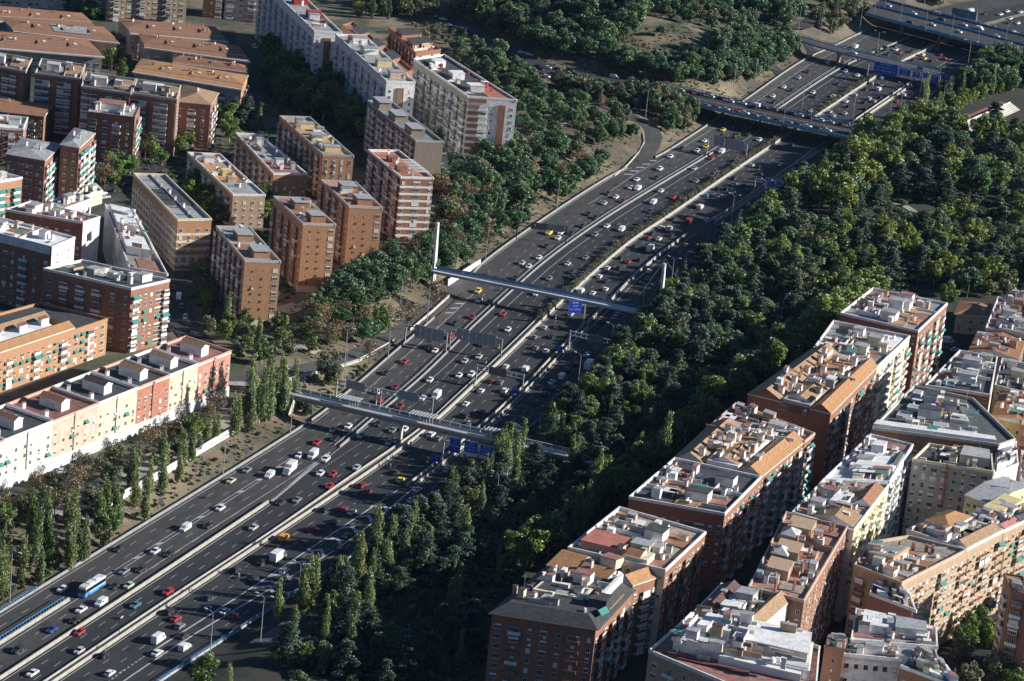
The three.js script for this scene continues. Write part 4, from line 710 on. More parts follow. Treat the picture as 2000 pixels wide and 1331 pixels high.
{ const b = apt('long cream and brick striped block with half dark flat roof', [[347, 428], [413, 427], [323, 340], [260, 338]], 21.5).walls([M.brickOrange, M.brickOrange, M.brickOrange, M.brickOrange]).flat(M.gravelGrey, M.cream); b.facade(0, 'w.w.w.w', { band: M.cream, bandH: 1.0, y0: 0.3 }).facade(3, 'w.w.W.ww.', { band: M.cream, bandH: 1.0, y0: 0.3, ac: 0.1 }); b.block('roof_felt', M.felt, 0.06, 0.94, 0.33, 0.68, 20.6, 20.9); for (let i = 0; i < 6; i++) b.chimney(0.5 + (i % 2) * 0.04, 0.12 + i * 0.15, 20.6, 2, M.white, 0.9); b.dividerV(0, 1, 0.52, M.grey, 0.7); b.antenna(0.5, 0.7); }
const brickTower = (label, q, h, roof, seed) => {
  const b = apt(label, q, h).walls([M.brickOrange, M.brickOrange, M.brickOrange, M.brickOrange]); b.facade(0, '..s..s...W', { ac: 0.05, y0: 2.6 }).facade(3, 'b.w.b.w', { balcony: [M.brick, M.white, M.brick], enclose: 0.55 }).flat(roof, mat([0.52, 0.50, 0.46], 'concrete'));
  b.block('stair_house', M.brickOrange, 0.35, 0.8, 0.12, 0.3, h - 0.89, h + 1.9); b.block('stair_house_lid', M.metalRoof, 0.34, 0.81, 0.11, 0.31, h + 1.9, h + 2.1); b.block('stair_house', M.brickOrange, 0.3, 0.75, 0.6, 0.78, h - 0.89, h + 1.9); b.block('stair_house_lid', M.metalRoof, 0.29, 0.76, 0.59, 0.79, h + 1.9, h + 2.1); b.divider(0, 1, 0.45, M.brickOrange, 1.0);
  b.block('plinth', M.cream, -0.006, 1.006, -0.004, 0.03, -1, 2.4); b.clutter({ stairs: 0, chimneys: 2, units: 2, antennas: 2 }); return b;
};
brickTower('orange brick tower with tree shadows on its end wall, nearest the ramp', [[478, 508], [548, 510], [488, 443], [422, 441]], 26, M.gravelGrey);
brickTower('orange brick tower with cream base standing above the dry bank', [[592, 436], [656, 438], [597, 386], [534, 383]], 28, M.terrace);
brickTower('orange brick tower between the cream based one and the striped tower', [[682, 402], [747, 405], [695, 355], [627, 351]], 26, mat([0.50, 0.26, 0.15], 'gravel'));
{ const b = apt('white banded brick tower with pergola frames on its roof', [[783, 345], [847, 347], [779, 293], [719, 292]], 29).walls([M.brick, M.brick, M.brick, M.brick]); b.facade(0, 'wp.G.pw', { band: M.white, bandH: 0.9, skip: 0 }).facade(3, 'W.b.W.b', { band: M.white, bandH: 0.7, balcony: [M.white, M.brick], enclose: 0.6 }).flat(mat([0.50, 0.22, 0.14], 'gravel'), M.white); for (let i = 0; i < 9; i++) b.block('pergola_beam', M.white, 0.55, 0.95, 0.08 + i * 0.055, 0.08 + i * 0.055 + 0.012, 30.2, 30.4); for (const [u, v] of [[0.3, 0.3], [0.4, 0.65]]) b.stairHouse(u, v, 4, 3.4, 2.2, M.brick, M.terrace); for (let i = 0; i < 7; i++) b.chimney(0.25 + b.r() * 0.3, 0.1 + i * 0.12, 28.1, 2.4, M.white, 0.7); }
{ const b = apt('grey brick block with three stepped stair towers above the red terrace', [[812, 274], [866, 276], [764, 197], [718, 196]], 23).walls([M.brickGrey, M.white, M.brickGrey, M.brickGrey]); b.facade(3, 'p.b.b.', { pier: M.brickGrey, balcony: M.white, enclose: 0.5 }).facade(1, 'B.w', { balcony: M.white }).flat(mat([0.20, 0.26, 0.23], 'gravel'), M.grey); for (const v of [0.12, 0.45, 0.78]) { b.block('stair_house', M.brickGrey, 0.05, 0.55, v, v + 0.14, 22.1, 26); b.block('stair_house_lid', M.metalRoof, 0.04, 0.56, v - 0.01, v + 0.15, 26, 26.2); } }
{ const b = apt('orange brick block with yellow stair houses and terrace roof', [[631, 301], [691, 304], [605, 228], [546, 226]], 21).walls([M.brickOrange, M.brickOrange, M.brickOrange, M.brickOrange]); b.facade(0, 't.t.t.t', { ac: 0.2 }).facade(3, 'b.w.b.w', { balcony: [M.white, M.brick], enclose: 0.5 }).flat(mat([0.48, 0.33, 0.22], 'gravel'), M.grey); for (const v of [0.15, 0.45, 0.75]) { b.stairHouse(0.5, v, 7, 4, 2.2, M.yellow, M.gravelGrey); } b.clutter({ stairs: 0, chimneys: 2 }); }
{ const b = apt('brick block with grey and pink roof between two orange blocks', [[534, 338], [600, 339], [508, 262], [460, 259]], 15).walls([M.brickOrange, M.brickOrange, M.brickOrange, M.brickOrange]); b.facade(0, 'w.w.w.w', {}).facade(3, 'w.b.w', { enclose: 0.5 }).flat(M.gravelGrey, M.white); b.block('terrace_floor', M.terrace, 0.05, 0.95, 0.05, 0.36, 14.1, 14.3); b.clutter({ stairs: 2, alongV: true, sw: 3, sd: 3, chimneys: 9 }); }
{ const b = apt('brick block with bright orange terrace roof and yellow stair house', [[455, 379], [518, 380], [429, 300], [366, 297]], 15).walls([M.brickTan, M.brickTan, M.brickTan, M.brickTan]); b.facade(0, 'w.w.w.w', {}).facade(3, 'w.b.w', { enclose: 0.5 }).flat(mat([0.60, 0.30, 0.13], 'gravel'), M.white); b.block('terrace_floor', M.gravelGrey, 0.04, 0.96, 0.04, 0.34, 14.1, 14.35); b.stairHouse(0.5, 0.5, 4, 3.5, 2.4, M.yellow, M.yellow); b.stairHouse(0.4, 0.82, 4, 3, 2.2, M.white); b.clutter({ stairs: 0, chimneys: 8 }); }
// white slab, two parts, and the blocks around it
const whiteSlab = (label, q, h) => { const b = apt(label, q, h).walls(M.white); b.facade(0, 'w.p.w', { pier: mat([0.26, 0.16, 0.10], 'brick'), awning: 0.06, awnMat: M.frame }).facade(3, 'w.b.ww.b.w', { balcony: [M.white, mat([0.42, 0.50, 0.56], 'plaster')], enclose: 0.6 }).flat(M.gravelGrey, M.white); return b; };
{ const b = whiteSlab('long white slab block at the top with red roof houses', [[614, 60], [668, 63], [560, -40], [506, -43]], 31); for (const v of [0.3, 0.55, 0.8]) b.stairHouse(0.6, v, 7, 5, 3, M.red, M.red); b.clutter({ stairs: 2, alongV: true, chimneys: 6 }); }
{ const b = whiteSlab('long white slab block with cream and white roof houses', [[755, 158], [811, 160], [712, 68], [655, 66]], 31); for (const [v, m] of [[0.12, mat([0.65, 0.45, 0.38], 'plaster')], [0.36, M.yellow], [0.62, M.white], [0.85, M.white]]) b.stairHouse(0.55, v, 7, 5, 3, m, M.gravelGrey); b.clutter({ stairs: 0, chimneys: 8, units: 4 }); }
{ const b = apt('striped brown and white slab block with white roof houses above the pines', [[914, 187], [1010, 195], [868, 106], [808, 114]], 31).walls([M.white, M.white, M.brick, mat([0.45, 0.40, 0.30], 'plaster')]); b.facade(0, '...bw.p.w', { pier: M.brick, balcony: M.frame, skip: 0 }).facade(3, 'G.b.G.b', { band: M.white, bandH: 0.5, balcony: [mat([0.36, 0.34, 0.26], 'plaster'), M.white], enclose: 0.7 }).facade(1, 'w.w', {}).flat(M.felt, M.white); for (let k = 0; k < 10; k++) b.block('brick_stripe_wall', M.brick, 0.02, 0.38, -0.005, 0.01, 1.2 + k * 3, 2.9 + k * 3); for (const v of [0.2, 0.5, 0.8]) { b.stairHouse(0.4, v, 6, 6, 3, M.white, M.white); b.pitched(M.tileDark, 0.02, 0.3, v - 0.08, v + 0.1, 30.2, 1.2, 0.1, true, M.white, 'v'); } b.block('terrace_floor', mat([0.45, 0.18, 0.12], 'gravel'), 0.5, 0.95, 0.04, 0.4, 30.1, 30.3); b.clutter({ stairs: 0, chimneys: 10, cm: M.red }); }
{ const b = apt('brown terrace with red roofs behind the striped slab', [[812, 103], [861, 96], [806, 53], [759, 53]], 17).walls(M.brickDark); b.facade(0, 'w.B.w', { balcony: M.brickDark }).facade(3, 'w.b.w.b', { balcony: M.brickDark, enclose: 0.3, awning: 0.1, awnMat: M.red }).flat(M.terrace, M.brickDark); for (const v of [0.2, 0.6]) { b.block('attic', M.brickDark, 0.1, 0.9, v, v + 0.2, 16.1, 18.6); b.block('attic_lid', M.felt, 0.08, 0.92, v - 0.02, v + 0.22, 18.6, 18.9); } b.clutter({ stairs: 0, chimneys: 4 }); }
{ const b = apt('brown terrace with red roofs squeezed behind the white slab', [[790, 142], [808, 136], [690, 42], [668, 48]], 16).walls(M.brickDark).facade(0, 'w.w', {}).flat(M.terrace, M.brickDark); for (const v of [0.2, 0.45, 0.72]) { b.block('attic', M.brickDark, 0.1, 0.9, v, v + 0.12, 15.1, 17.6); b.block('attic_lid', M.felt, 0.08, 0.92, v - 0.01, v + 0.13, 17.6, 17.9); } }
// long brick slab at the upper left, stepped sections
{ const secs = [[[-40, 122], [50, 139], [62, 114], [-26, 98], 'first'], [[68, 142], [156, 153], [166, 126], [80, 114], 'second'], [[158, 168], [255, 182], [264, 154], [168, 140], 'third'], [[257, 181], [345, 193], [353, 166], [266, 154], 'fourth']];
  for (const [a, b1, c, d, w] of secs) { const b = apt(`dark brick slab with white glazed bays, ${w} section from the left`, [a, b1, c, d], 27, { group: 'brick slab sections' }).walls(M.brick); b.facade(0, 'bb.p', { pier: M.brickDark, balcony: M.white, enclose: 0.8 }).facade(1, 'w.w', {}).flat(M.felt, M.concrete); b.stairHouse(0.35, 0.45, 6, 5, 3.2, M.white, M.concrete); b.pitched(M.tileTan, 0.62, 0.98, 0.3, 0.95, 26.4, 1.5, 0.1, true, M.brickOrange, 'u'); b.clutter({ stairs: 0, chimneys: 4 }); }
  const e = apt('brick end block with brown hipped tile roof right of the brick slab', [[345, 197], [411, 204], [425, 181], [360, 166]], 21).walls(M.brick); e.facade(0, 'w.b.w.', { balcony: M.white, enclose: 0.6 }).facade(1, 'B.w', { balcony: M.white }); e.hip(M.tileTan, 2.4); e.chimney(0.5, 0.5, 22.5, 2); }
const hipRow = (label, q, h = 13, o = {}) => { const b = apt(label, q, h, { group: 'tiled roof rows' }).walls([mat([0.40, 0.40, 0.37], 'plaster'), M.brickOrange, M.brickOrange, M.concreteGrey]); b.facade(0, 'w.b.w.W', { balcony: [M.white, M.brick], enclose: 0.5, awning: 0.12 }).facade(1, 'w.B', { balcony: M.white, awning: 0.2 }); const rm = o.m ?? M.tileRoof; b.block('upper_wall', M.white, 0.01, 0.99, 0.27, 0.99, h - 0.2, h + 0.75); b.pitched(rm, 0, 1, 0.25, 1, h + 0.75, 1.4, 0.5, false); { const A = b.pt(-0.012, -0.07, h), B = b.pt(1.012, -0.07, h), C = b.pt(1.0, 0.26, h + 0.6), D = b.pt(0, 0.26, h + 0.6), T = new Tris().quad(A, B, C, D); part('roof_apron', T.geo(), rm, b.g); b.block('eaves_band', M.white, -0.012, 1.012, -0.085, -0.055, h - 0.7, h + 0.05); } for (const u of [0.22, 0.5, 0.76]) { b.pitched(M.tileRoof, u, u + 0.03, 0.3, 0.6, h + 1.0, 0.9, 0.05, true, M.white, 'v'); b.block('skylight', M.frame, u + 0.06, u + 0.09, 0.42, 0.5, h + 1.2, h + 1.75); } for (let i = 0; i < 6; i++) b.chimney(0.1 + b.r() * 0.8, 0.4 + b.r() * 0.4, h + 1.2, 1.5, i % 3 ? M.tileRoof : M.white, 0.8); if (o.grey) { const A = b.pt(0.42, 0.22, h + 0.85), B = b.pt(0.78, 0.22, h + 0.85), C = b.pt(0.78, 0.6, h + 2.2), D = b.pt(0.42, 0.6, h + 2.2); part('replaced_roof', new Tris().quad(A, B, C, D).geo(), M.gravelGrey, b.g); } return b; };
hipRow('red tiled row block at the very top of the left edge', [[-60, 36], [182, 50], [158, 28], [-60, 10]]); hipRow('red tiled row block with a grey patched roof, second from the top left', [[26, 60], [229, 82], [200, 55], [4, 38]], 13, { grey: true }); hipRow('red tiled row block just behind the dark brick slab', [[-50, 88], [199, 109], [168, 80], [-50, 60]]);
hipRow('red tiled row block at the top beside the tall apartment facade', [[254, 63], [440, 79], [418, 55], [232, 39]]); hipRow('red tiled row block with a white eaves line, second in the right column', [[283, 91], [485, 118], [463, 92], [272, 68]]); hipRow('thin tiled roof strip between two row blocks', [[338, 122], [482, 141], [478, 131], [338, 108]], 11); hipRow('orange tiled row block in full sun in front of the right column', [[261, 139], [471, 173], [483, 150], [277, 118]], 13, { m: M.tileOrange });
{ const b = apt('brick block with pale ribbed roof in front of the brick slab', [[171, 218], [263, 229], [273, 208], [183, 198]], 24).walls(M.brick); b.facade(0, 'b.W.B.w.', { balcony: [M.white, M.brick], enclose: 0.3 }).facade(1, 'B.B', { balcony: M.white, awning: 0.3 }).flat(M.gravelGrey, M.terrace, { parapet: 0.3 }); b.block('attic', M.white, 0.15, 0.7, 0.5, 0.9, 23.7, 26); b.block('attic_lid', M.terrace, 0.14, 0.71, 0.48, 0.92, 26, 26.2); b.clutter({ stairs: 0, chimneys: 5, y: 23.7 }); }
const crossTower = (label, q, h, o) => { const b = apt(label, q, h).walls(M.brick); b.facade(0, o, { winMats }).facade(1, 'B.b', { balcony: M.white, awning: 0.3, enclose: 0.4 }); b.hip(mat([0.36, 0.37, 0.37], 'gravel'), 1.3, 0.5); b.chimney(0.3, 0.5, h + 0.6, 2, M.white); b.chimney(0.7, 0.4, h + 0.4, 2, M.grey); b.antenna(0.5, 0.6, h + 1, 4); return b; };
crossTower('left wing of the brick tower with grey hipped roofs', [[12, 300], [87, 313], [120, 281], [45, 270]], 24, 'ww.ww'); crossTower('right wing of the brick tower with grey hipped roofs', [[118, 282], [154, 288], [184, 260], [146, 250]], 27, '.w.');
{ const b = apt('low brick house with orange tiled roof at the left edge', [[-40, 213], [85, 227], [101, 204], [-30, 189]], 14).walls([M.brick, M.brick, M.brick, M.brick]).facade(0, 'w.B.w', {}); b.hip(M.tileRoof, 2, 0.6, { gable: true, gableWall: M.brick }); b.chimney(0.4, 0.5, 15, 2); }
{ const b = apt('brick house with white terraces beside the grey roofed tower', [[-40, 246], [45, 252], [54, 229], [-30, 221]], 17).walls(M.brick).facade(0, 'w.b.w', { enclose: 0.4 }).facade(1, 'w.w', {}).flat(M.white, M.white); b.clutter({ stairs: 2, chimneys: 3 }); }
{ const b = apt('orange brick block with white terrace and green awnings at the left edge', [[-50, 362], [43, 346], [5, 336], [-60, 346]], 22).walls(M.brickOrange).facade(0, 'w.B.', { awning: 0.7, balcony: M.white }).flat(M.white, M.white); b.clutter({ stairs: 1, chimneys: 1 }); }
{ const b = apt('low garage block with grey roof beside the lane', [[160, 384], [200, 372], [190, 362], [152, 372]], 6).walls(M.cream).flat(M.felt, M.white); b.clutter({ stairs: 0, chimneys: 1, units: 1 }); }
// tall facades whose roofs are above the frame: set out from the ground line
function tall(label, feet, depth, h, ms, pat, o = {}) { const base = 6.2, A = at(feet[0][0], feet[0][1], base), B = at(feet[1][0], feet[1][1], base), n = V(-(B.z - A.z), 0, B.x - A.x).setLength(depth); if (n.z > 0) n.negate(); const up = (p) => toPhoto(V(p.x, base + h, p.z)), b = apt(label, [up(A), up(B), up(B.clone().add(n)), up(A.clone().add(n))], h, { base }); b.walls(ms).facade(0, pat, o).facade(1, 'w.w', {}).flat(M.felt, M.white).clutter({ stairs: 2 }); return b; }
tall('tall brick apartment block with glazed balcony columns at the top edge', [[206, 42], [361, 51]], 14, 30, M.brickTan, 'w.b.w.g.', { balcony: [M.frame, M.grey], enclose: 0.9 });
tall('dark apartment block at the top edge left of the white slab', [[394, 34], [432, 38]], 16, 30, M.brick, 'w.w.b', { enclose: 0.7 }); tall('brown and grey apartment block touching the top edge', [[436, 38], [505, 45]], 16, 30, M.grey, 'b.w.b.', { balcony: [M.frame, M.brick], enclose: 0.7 });
tall('low cream building at the top left corner', [[-30, 10], [135, 20]], 12, 12, M.cream, 'W.w.b', {}); tall('brick apartment facade at the top between trees', [[140, 22], [205, 30]], 12, 20, M.brickTan, 'w.b.', {});
// ------------------------------------------------ right bank: the row along the park, front to back
{ // corner block with dark mansard
  const b = apt('brick corner block with black mansard roof at the bottom', [[962, 1190], [1165, 1222], [1236, 1146], [1066, 1105]], 25.5).walls([M.brick, M.brick, M.brick, M.brick], -1, 24.4);
  b.facade(0, 'W.B.w.W.w.B.w', { top: 24.6, floor: 3.05, balcony: [M.brickDark, M.white], enclose: 0.35, skip: 0, ac: 0.08 }).facade(1, 'w.b.W.B', { top: 24.6, balcony: [M.white, M.brick], enclose: 0.6, awning: 0.04 });
  const [eu, ev] = b.uv(0.9, 0.9), [iu, iv] = b.uv(3.2, 3.2), T = new Tris(), o = [b.pt(-eu, -ev, 24.2), b.pt(1 + eu, -ev, 24.2), b.pt(1 + eu, 1 + ev, 24.2), b.pt(-eu, 1 + ev, 24.2)], n = [b.pt(iu, iv, 27.2), b.pt(1 - iu, iv, 27.2), b.pt(1 - iu, 1 - iv, 27.2), b.pt(iu, 1 - iv, 27.2)];
  for (let i = 0; i < 4; i++) T.quad(o[i], o[(i + 1) % 4], n[(i + 1) % 4], n[i]); const roof = part('mansard_roof', T.geo(), mat([0.055, 0.058, 0.062], 'gravel'), b.g); part('roof_deck', new Tris().quad(n[0], n[1], n[2], n[3]).geo(), M.felt, roof);
  b.block('gutter_trim', M.brickOrange, -0.004, 1.004, iv * 0.42, iv * 0.52, 24.9, 25.25); b.block('court_wall', M.cream, 0.2, 0.72, 0.36, 0.6, 24, 27.8); b.block('court_floor', M.felt, 0.23, 0.69, 0.39, 0.57, 27.7, 27.85);
  b.stairHouse(0.55, 0.75, 5, 4, 3, M.white, M.terrace, 27.2); b.stairHouse(0.9, 0.35, 5, 6, 2.6, M.felt, M.felt, 26.8); b.block('terrace_wall', M.white, 0.86, 0.9, 0.4, 0.95, 26, 29.3); b.block('terrace_floor', M.tileTan, 0.91, 0.99, 0.4, 0.8, 25.2, 25.4);
  b.clutter({ stairs: 0, chimneys: 9, units: 4, y: 27.2, antennas: 3 });
  const p = b.pt(0.97, 0.2, 0); part('awning', AWNW.clone().scale(1.3, 1.3, 1.3), M.green, b.g, p.x, 27, p.z, 1);
}
{ const b = apt('section with tan tiled roofs between the black roofed corner and white court', [[1068, 1104], [1236, 1144], [1290, 1126], [1126, 1076]], 24).walls([M.brick, M.brick, M.brick, M.brick]); b.facade(1, 'w.b.W', { balcony: M.white, enclose: 0.5, awning: 0.08 }); b.pitched(M.tileOrange, 0, 0.3, 0, 1, 24, 2.6, 0.2, true, M.white, 'u'); b.pitched(M.tileOrange, 0.34, 0.7, 0, 0.6, 24, 2, 0.2, true, M.white, 'u'); b.pitched(M.tileOrange, 0.8, 1, 0, 1, 24, 2.8, 0.2, true, M.white, 'v'); b.stairHouse(0.55, 0.6, 5, 4, 3, M.cream, M.terrace, 25); b.chimney(0.45, 0.2, 25, 2.4); b.chimney(0.75, 0.4, 25, 2.4, M.brickOrange); }
{ const b = apt('block with beige terraces, white court walls and pink shed roof', [[1110, 1069], [1300, 1113], [1379, 1039], [1210, 990]], 27).walls([M.cream, M.brick, M.brick, M.brick]); b.facade(1, 'w.B.w', { awning: 0.14, balcony: M.brickOrange }).facade(0, '.w.t..s', { top: 27, y0: 17, ac: 0.2 }).flat(M.terraceBeige, M.white);
  b.block('shed_wall', mat([0.50, 0.25, 0.20], 'plaster'), 0.08, 0.5, 0.1, 0.36, 26.1, 28.4); b.block('shed_roof', mat([0.50, 0.18, 0.14], 'tile'), 0.07, 0.51, 0.09, 0.37, 28.4, 28.6); b.stairHouse(0.62, 0.62, 6, 6, 3.6, M.white, M.felt); b.stairHouse(0.62, 0.3, 6, 5, 3, M.cream, M.metalRoof); b.block('light_well', M.cream, 0.55, 0.8, 0.02, 0.2, 26.1, 28.2); b.pitched(M.tileRoof, 0.56, 0.72, 0.03, 0.2, 28.2, 1.2, 0.1, true, M.cream, 'u'); b.block('terrace_floor', M.terrace, 0.8, 0.95, 0.05, 0.3, 26.1, 26.3); b.divider(0.05, 0.6, 0.42); b.clutter({ stairs: 0, chimneys: 8, units: 5, antennas: 2 }); }
{ const b = apt('brick block with two dark flat roof decks beside the park', [[1229, 970], [1416, 1003], [1487, 931], [1318, 894]], 27).walls([M.brick, M.brick, M.brick, M.brick]); b.facade(0, 'w.GG.w.t', { top: 25, y0: 8, balcony: M.grey, enclose: 0.8 }).facade(1, 'w.B.w', { awning: 0.14, balcony: [M.brickOrange, M.white] }).facade(3, 'w.b.w', { balcony: M.brick }).flat(M.felt, M.white); b.divider(0.05, 0.98, 0.5); b.stairHouse(0.62, 0.25, 7, 5, 3.4, M.white, M.felt); b.stairHouse(0.72, 0.72, 6, 5, 3, M.white, M.felt); b.clutter({ stairs: 0, chimneys: 6, units: 6, antennas: 3 }); }
{ const b = apt('block with long tan tiled gables around a white courtyard of dormers', [[1318, 894], [1487, 931], [1572, 862], [1392, 826]], 26).walls([M.white, M.brick, M.brick, M.brick]); b.facade(1, 'w.B.W', { awning: 0.16, balcony: M.white }); b.facade(0, '..W.G..', { y0: 22, top: 27, skip: 0 });
  b.pitched(M.tileTan, 0, 0.34, 0, 1, 26, 3, 0.3, true, M.grey, 'v'); b.pitched(M.tileOrange, 0.74, 1, 0, 1, 26, 2.8, 0.3, true, M.grey, 'v'); b.block('court_wall', M.white, 0.36, 0.72, 0.02, 0.98, 25, 27.4); b.pitched(M.tileTan, 0.38, 0.7, 0.05, 0.45, 27.41, 1.6, 0.1, true, M.white, 'v'); b.pitched(M.tileTan, 0.4, 0.7, 0.55, 0.95, 27.41, 1.4, 0.1, true, M.white, 'u');
  for (let i = 0; i < 12; i++) { const u = [0.27, 0.44, 0.66][i % 3], v = 0.08 + (i >> 0) * 0.073; b.stairHouse(u, v, 1.9, 1.7, 2.3 + b.r() * 0.6, M.white, i % 2 ? M.tileTan : M.terrace, 27.2 + b.r() * 0.4); } b.clutter({ stairs: 0, chimneys: 10, units: 3, y: 28, antennas: 3 }); }
{ const b = apt('small block end with maroon terrace and pale water tanks', [[1392, 826], [1572, 862], [1592, 846], [1437, 787]], 26.5).walls([M.white, M.brick, M.brick, M.brick]).facade(1, 'B', { awning: 0.32 }).flat(M.terrace, mat([0.55, 0.40, 0.34], 'plaster')); b.stairHouse(0.65, 0.4, 6, 5, 3, M.cream, M.grey); b.stairHouse(0.8, 0.55, 4, 4, 2.4, M.white, M.grey); b.clutter({ stairs: 0, chimneys: 5, units: 4 }); }
{ const b = apt('block with tan tile roofs and a glazed dormer wall, dark brick end', [[1462, 769], [1623, 808], [1714, 716], [1589, 680]], 27).walls([M.brick, M.brick, M.brick, M.brick]); b.facade(1, 'w.B.w.W', { awning: 0.14, balcony: [M.white, M.brickOrange], enclose: 0.4 }).facade(3, 'w.b', {});
  b.pitched(M.tileTan, 0, 0.42, 0, 1, 27, 3.4, 0.3, true, M.brickDark, 'v'); b.pitched(M.tileOrange, 0.76, 1, 0, 1, 27, 2.6, 0.3, true, M.brickDark, 'v'); b.block('court_wall', M.grey, 0.42, 0.75, 0.0, 0.98, 24, 28.2); b.facade(0, '....G.t...', { y0: 23.5, top: 29, skip: 0, once: true });
  b.pitched(M.tileTan, 0.44, 0.74, 0.04, 0.4, 28.21, 1.6, 0.1, true, M.white, 'v'); b.pitched(M.tileOrange, 0.46, 0.74, 0.5, 0.92, 28.21, 1.6, 0.1, true, M.white, 'u'); for (let i = 0; i < 12; i++) b.stairHouse([0.33, 0.5, 0.7][i % 3], 0.08 + i * 0.072, 1.9, 1.8, 2.2 + b.r() * 0.7, M.white, i % 2 ? M.tileTan : M.terrace, 28 + b.r() * 0.5); b.clutter({ stairs: 0, chimneys: 12, units: 3, y: 29, cm: M.brick, antennas: 3 }); }
{ const b = apt('block with grey flat roof and cream roof houses beside the park', [[1589, 680], [1714, 716], [1778, 656], [1628, 626]], 27).walls([M.brick, M.cream, M.brick, M.brick]); b.facade(1, 'B.W.B', { awning: 0.12, balcony: M.white, enclose: 0.4 }).flat(mat([0.30, 0.29, 0.27], 'gravel'), M.white); b.divider(0.1, 0.95, 0.55); b.stairHouse(0.62, 0.3, 5, 4.5, 3, M.cream, M.gravelGrey); b.stairHouse(0.7, 0.6, 5, 4.5, 3.4, M.cream, M.gravelGrey); b.stairHouse(0.4, 0.8, 4, 4, 2.6, M.white); b.block('skylight_frame', M.white, 0.78, 0.95, 0.5, 0.9, 26.1, 26.9); b.clutter({ stairs: 0, chimneys: 8, units: 6, antennas: 2 }); }
{ const b = apt('brick block with red and grey terraces behind white parapets, farthest by park', [[1642, 611], [1794, 646], [1851, 592], [1705, 562]], 27).walls([M.brick, M.brick, M.brick, M.brick]); b.facade(0, '.W.w.t', { y0: 19 }).facade(1, 'w.B.w', { awning: 0.18 }).flat(mat([0.28, 0.29, 0.28], 'gravel'), M.white); b.block('terrace_floor', M.terrace, 0.04, 0.4, 0.68, 0.96, 26.1, 26.3); b.block('terrace_floor', M.terrace, 0.72, 0.96, 0.3, 0.72, 26.1, 26.3); b.divider(0.04, 0.5, 0.35); b.divider(0.4, 0.98, 0.65); b.stairHouse(0.5, 0.55, 6, 5, 4, M.white, M.gravelGrey); b.stairHouse(0.62, 0.6, 3, 5, 3.6, M.white, M.gravelGrey); b.stairHouse(0.55, 0.2, 6, 5, 3.4, M.white, M.gravelGrey); b.stairHouse(0.5, 0.9, 5, 4, 2.6, M.white, M.terrace); b.clutter({ stairs: 0, chimneys: 12, units: 4, antennas: 2 }); }
// second row across the street
{ const b = apt('white and red block with blue pool terrace, far end of second row', [[1808, 752], [1935, 771], [1949, 697], [1875, 684]], 20, { raise: 11 }).walls([M.brick, M.cream, M.brick, M.white]).facade(0, 'w.w.W', {}).flat(M.felt, M.white); b.divider(0.05, 0.95, 0.4); b.stairHouse(0.55, 0.3, 6, 5, 3.2, M.white); b.stairHouse(0.5, 0.65, 7, 5, 3.6, M.white); b.stairHouse(0.75, 0.85, 5, 4, 3, M.cream); b.block('pool', mat([0.10, 0.24, 0.34], null, { roughness: 0.2 }), 0.15, 0.4, 0.12, 0.25, 19.1, 19.25); b.clutter({ stairs: 0, chimneys: 10, units: 5 }); }
{ const b = apt('broad block with dark roof and white walled light wells', [[1705, 835], [1952, 868], [1984, 857], [1902, 778], [1786, 752]], 21, { raise: 11 }).walls([M.brick, M.white, M.brick, M.brick, M.brick]); b.facade(0, 'w.w.W.', { top: 20 }).facade(1, 'w.w', {}).flat(mat([0.10, 0.115, 0.11], 'gravel'), M.concrete); b.q = [b.q[0], b.q[1], b.q[3], b.q[4]]; b.n = 4; b.block('attic', M.white, 0.0, 0.98, 0.01, 0.1, 19, 22.2); for (const [u0, u1, v0, v1] of [[0.1, 0.24, 0.3, 0.38], [0.14, 0.32, 0.5, 0.58], [0.08, 0.2, 0.82, 0.9], [0.46, 0.6, 0.2, 0.28], [0.7, 0.84, 0.16, 0.24], [0.62, 0.8, 0.4, 0.5], [0.6, 0.85, 0.72, 0.8]]) { b.block('light_well', M.white, u0, u1, v0, v1, 20, 21.3); b.block('light_well_floor', M.metalRoof, u0 + 0.01, u1 - 0.01, v0 + 0.01, v1 - 0.01, 21.3, 21.34); } b.stairHouse(0.4, 0.42, 7, 5, 3.6, M.white, M.felt, 20.1); b.stairHouse(0.36, 0.72, 5, 5, 4, M.white, M.felt, 20.1); b.stairHouse(0.6, 0.62, 5, 4, 3, M.white, M.felt, 20.1); b.clutter({ stairs: 0, chimneys: 6, units: 4, antennas: 4 }); }
{ const b = apt('white block with stacked terraces and a green lean-to roof', [[1609, 936], [1738, 941], [1784, 868], [1701, 848]], 20, { raise: 11 }).walls([M.white, M.white, M.white, M.white]); b.facade(1, 'B.W.B.', { awning: 0.06, balcony: M.white, enclose: 0.3 }).flat(mat([0.62, 0.63, 0.62], 'concrete'), M.white); b.block('terrace_floor', M.terrace, 0.05, 0.9, 0.85, 0.98, 19.1, 19.4); b.stairHouse(0.5, 0.6, 4, 5, 5, M.white, M.white); b.stairHouse(0.4, 0.4, 5, 4, 3, M.white); b.block('attic', M.white, 0.3, 0.95, 0.25, 0.62, 19.1, 21.6); b.pitched(M.feltGreen, 0.86, 0.99, 0.3, 0.6, 21.6, 1.0, 0.1, true, M.white, 'v'); b.clutter({ stairs: 0, chimneys: 8, units: 6 }); }
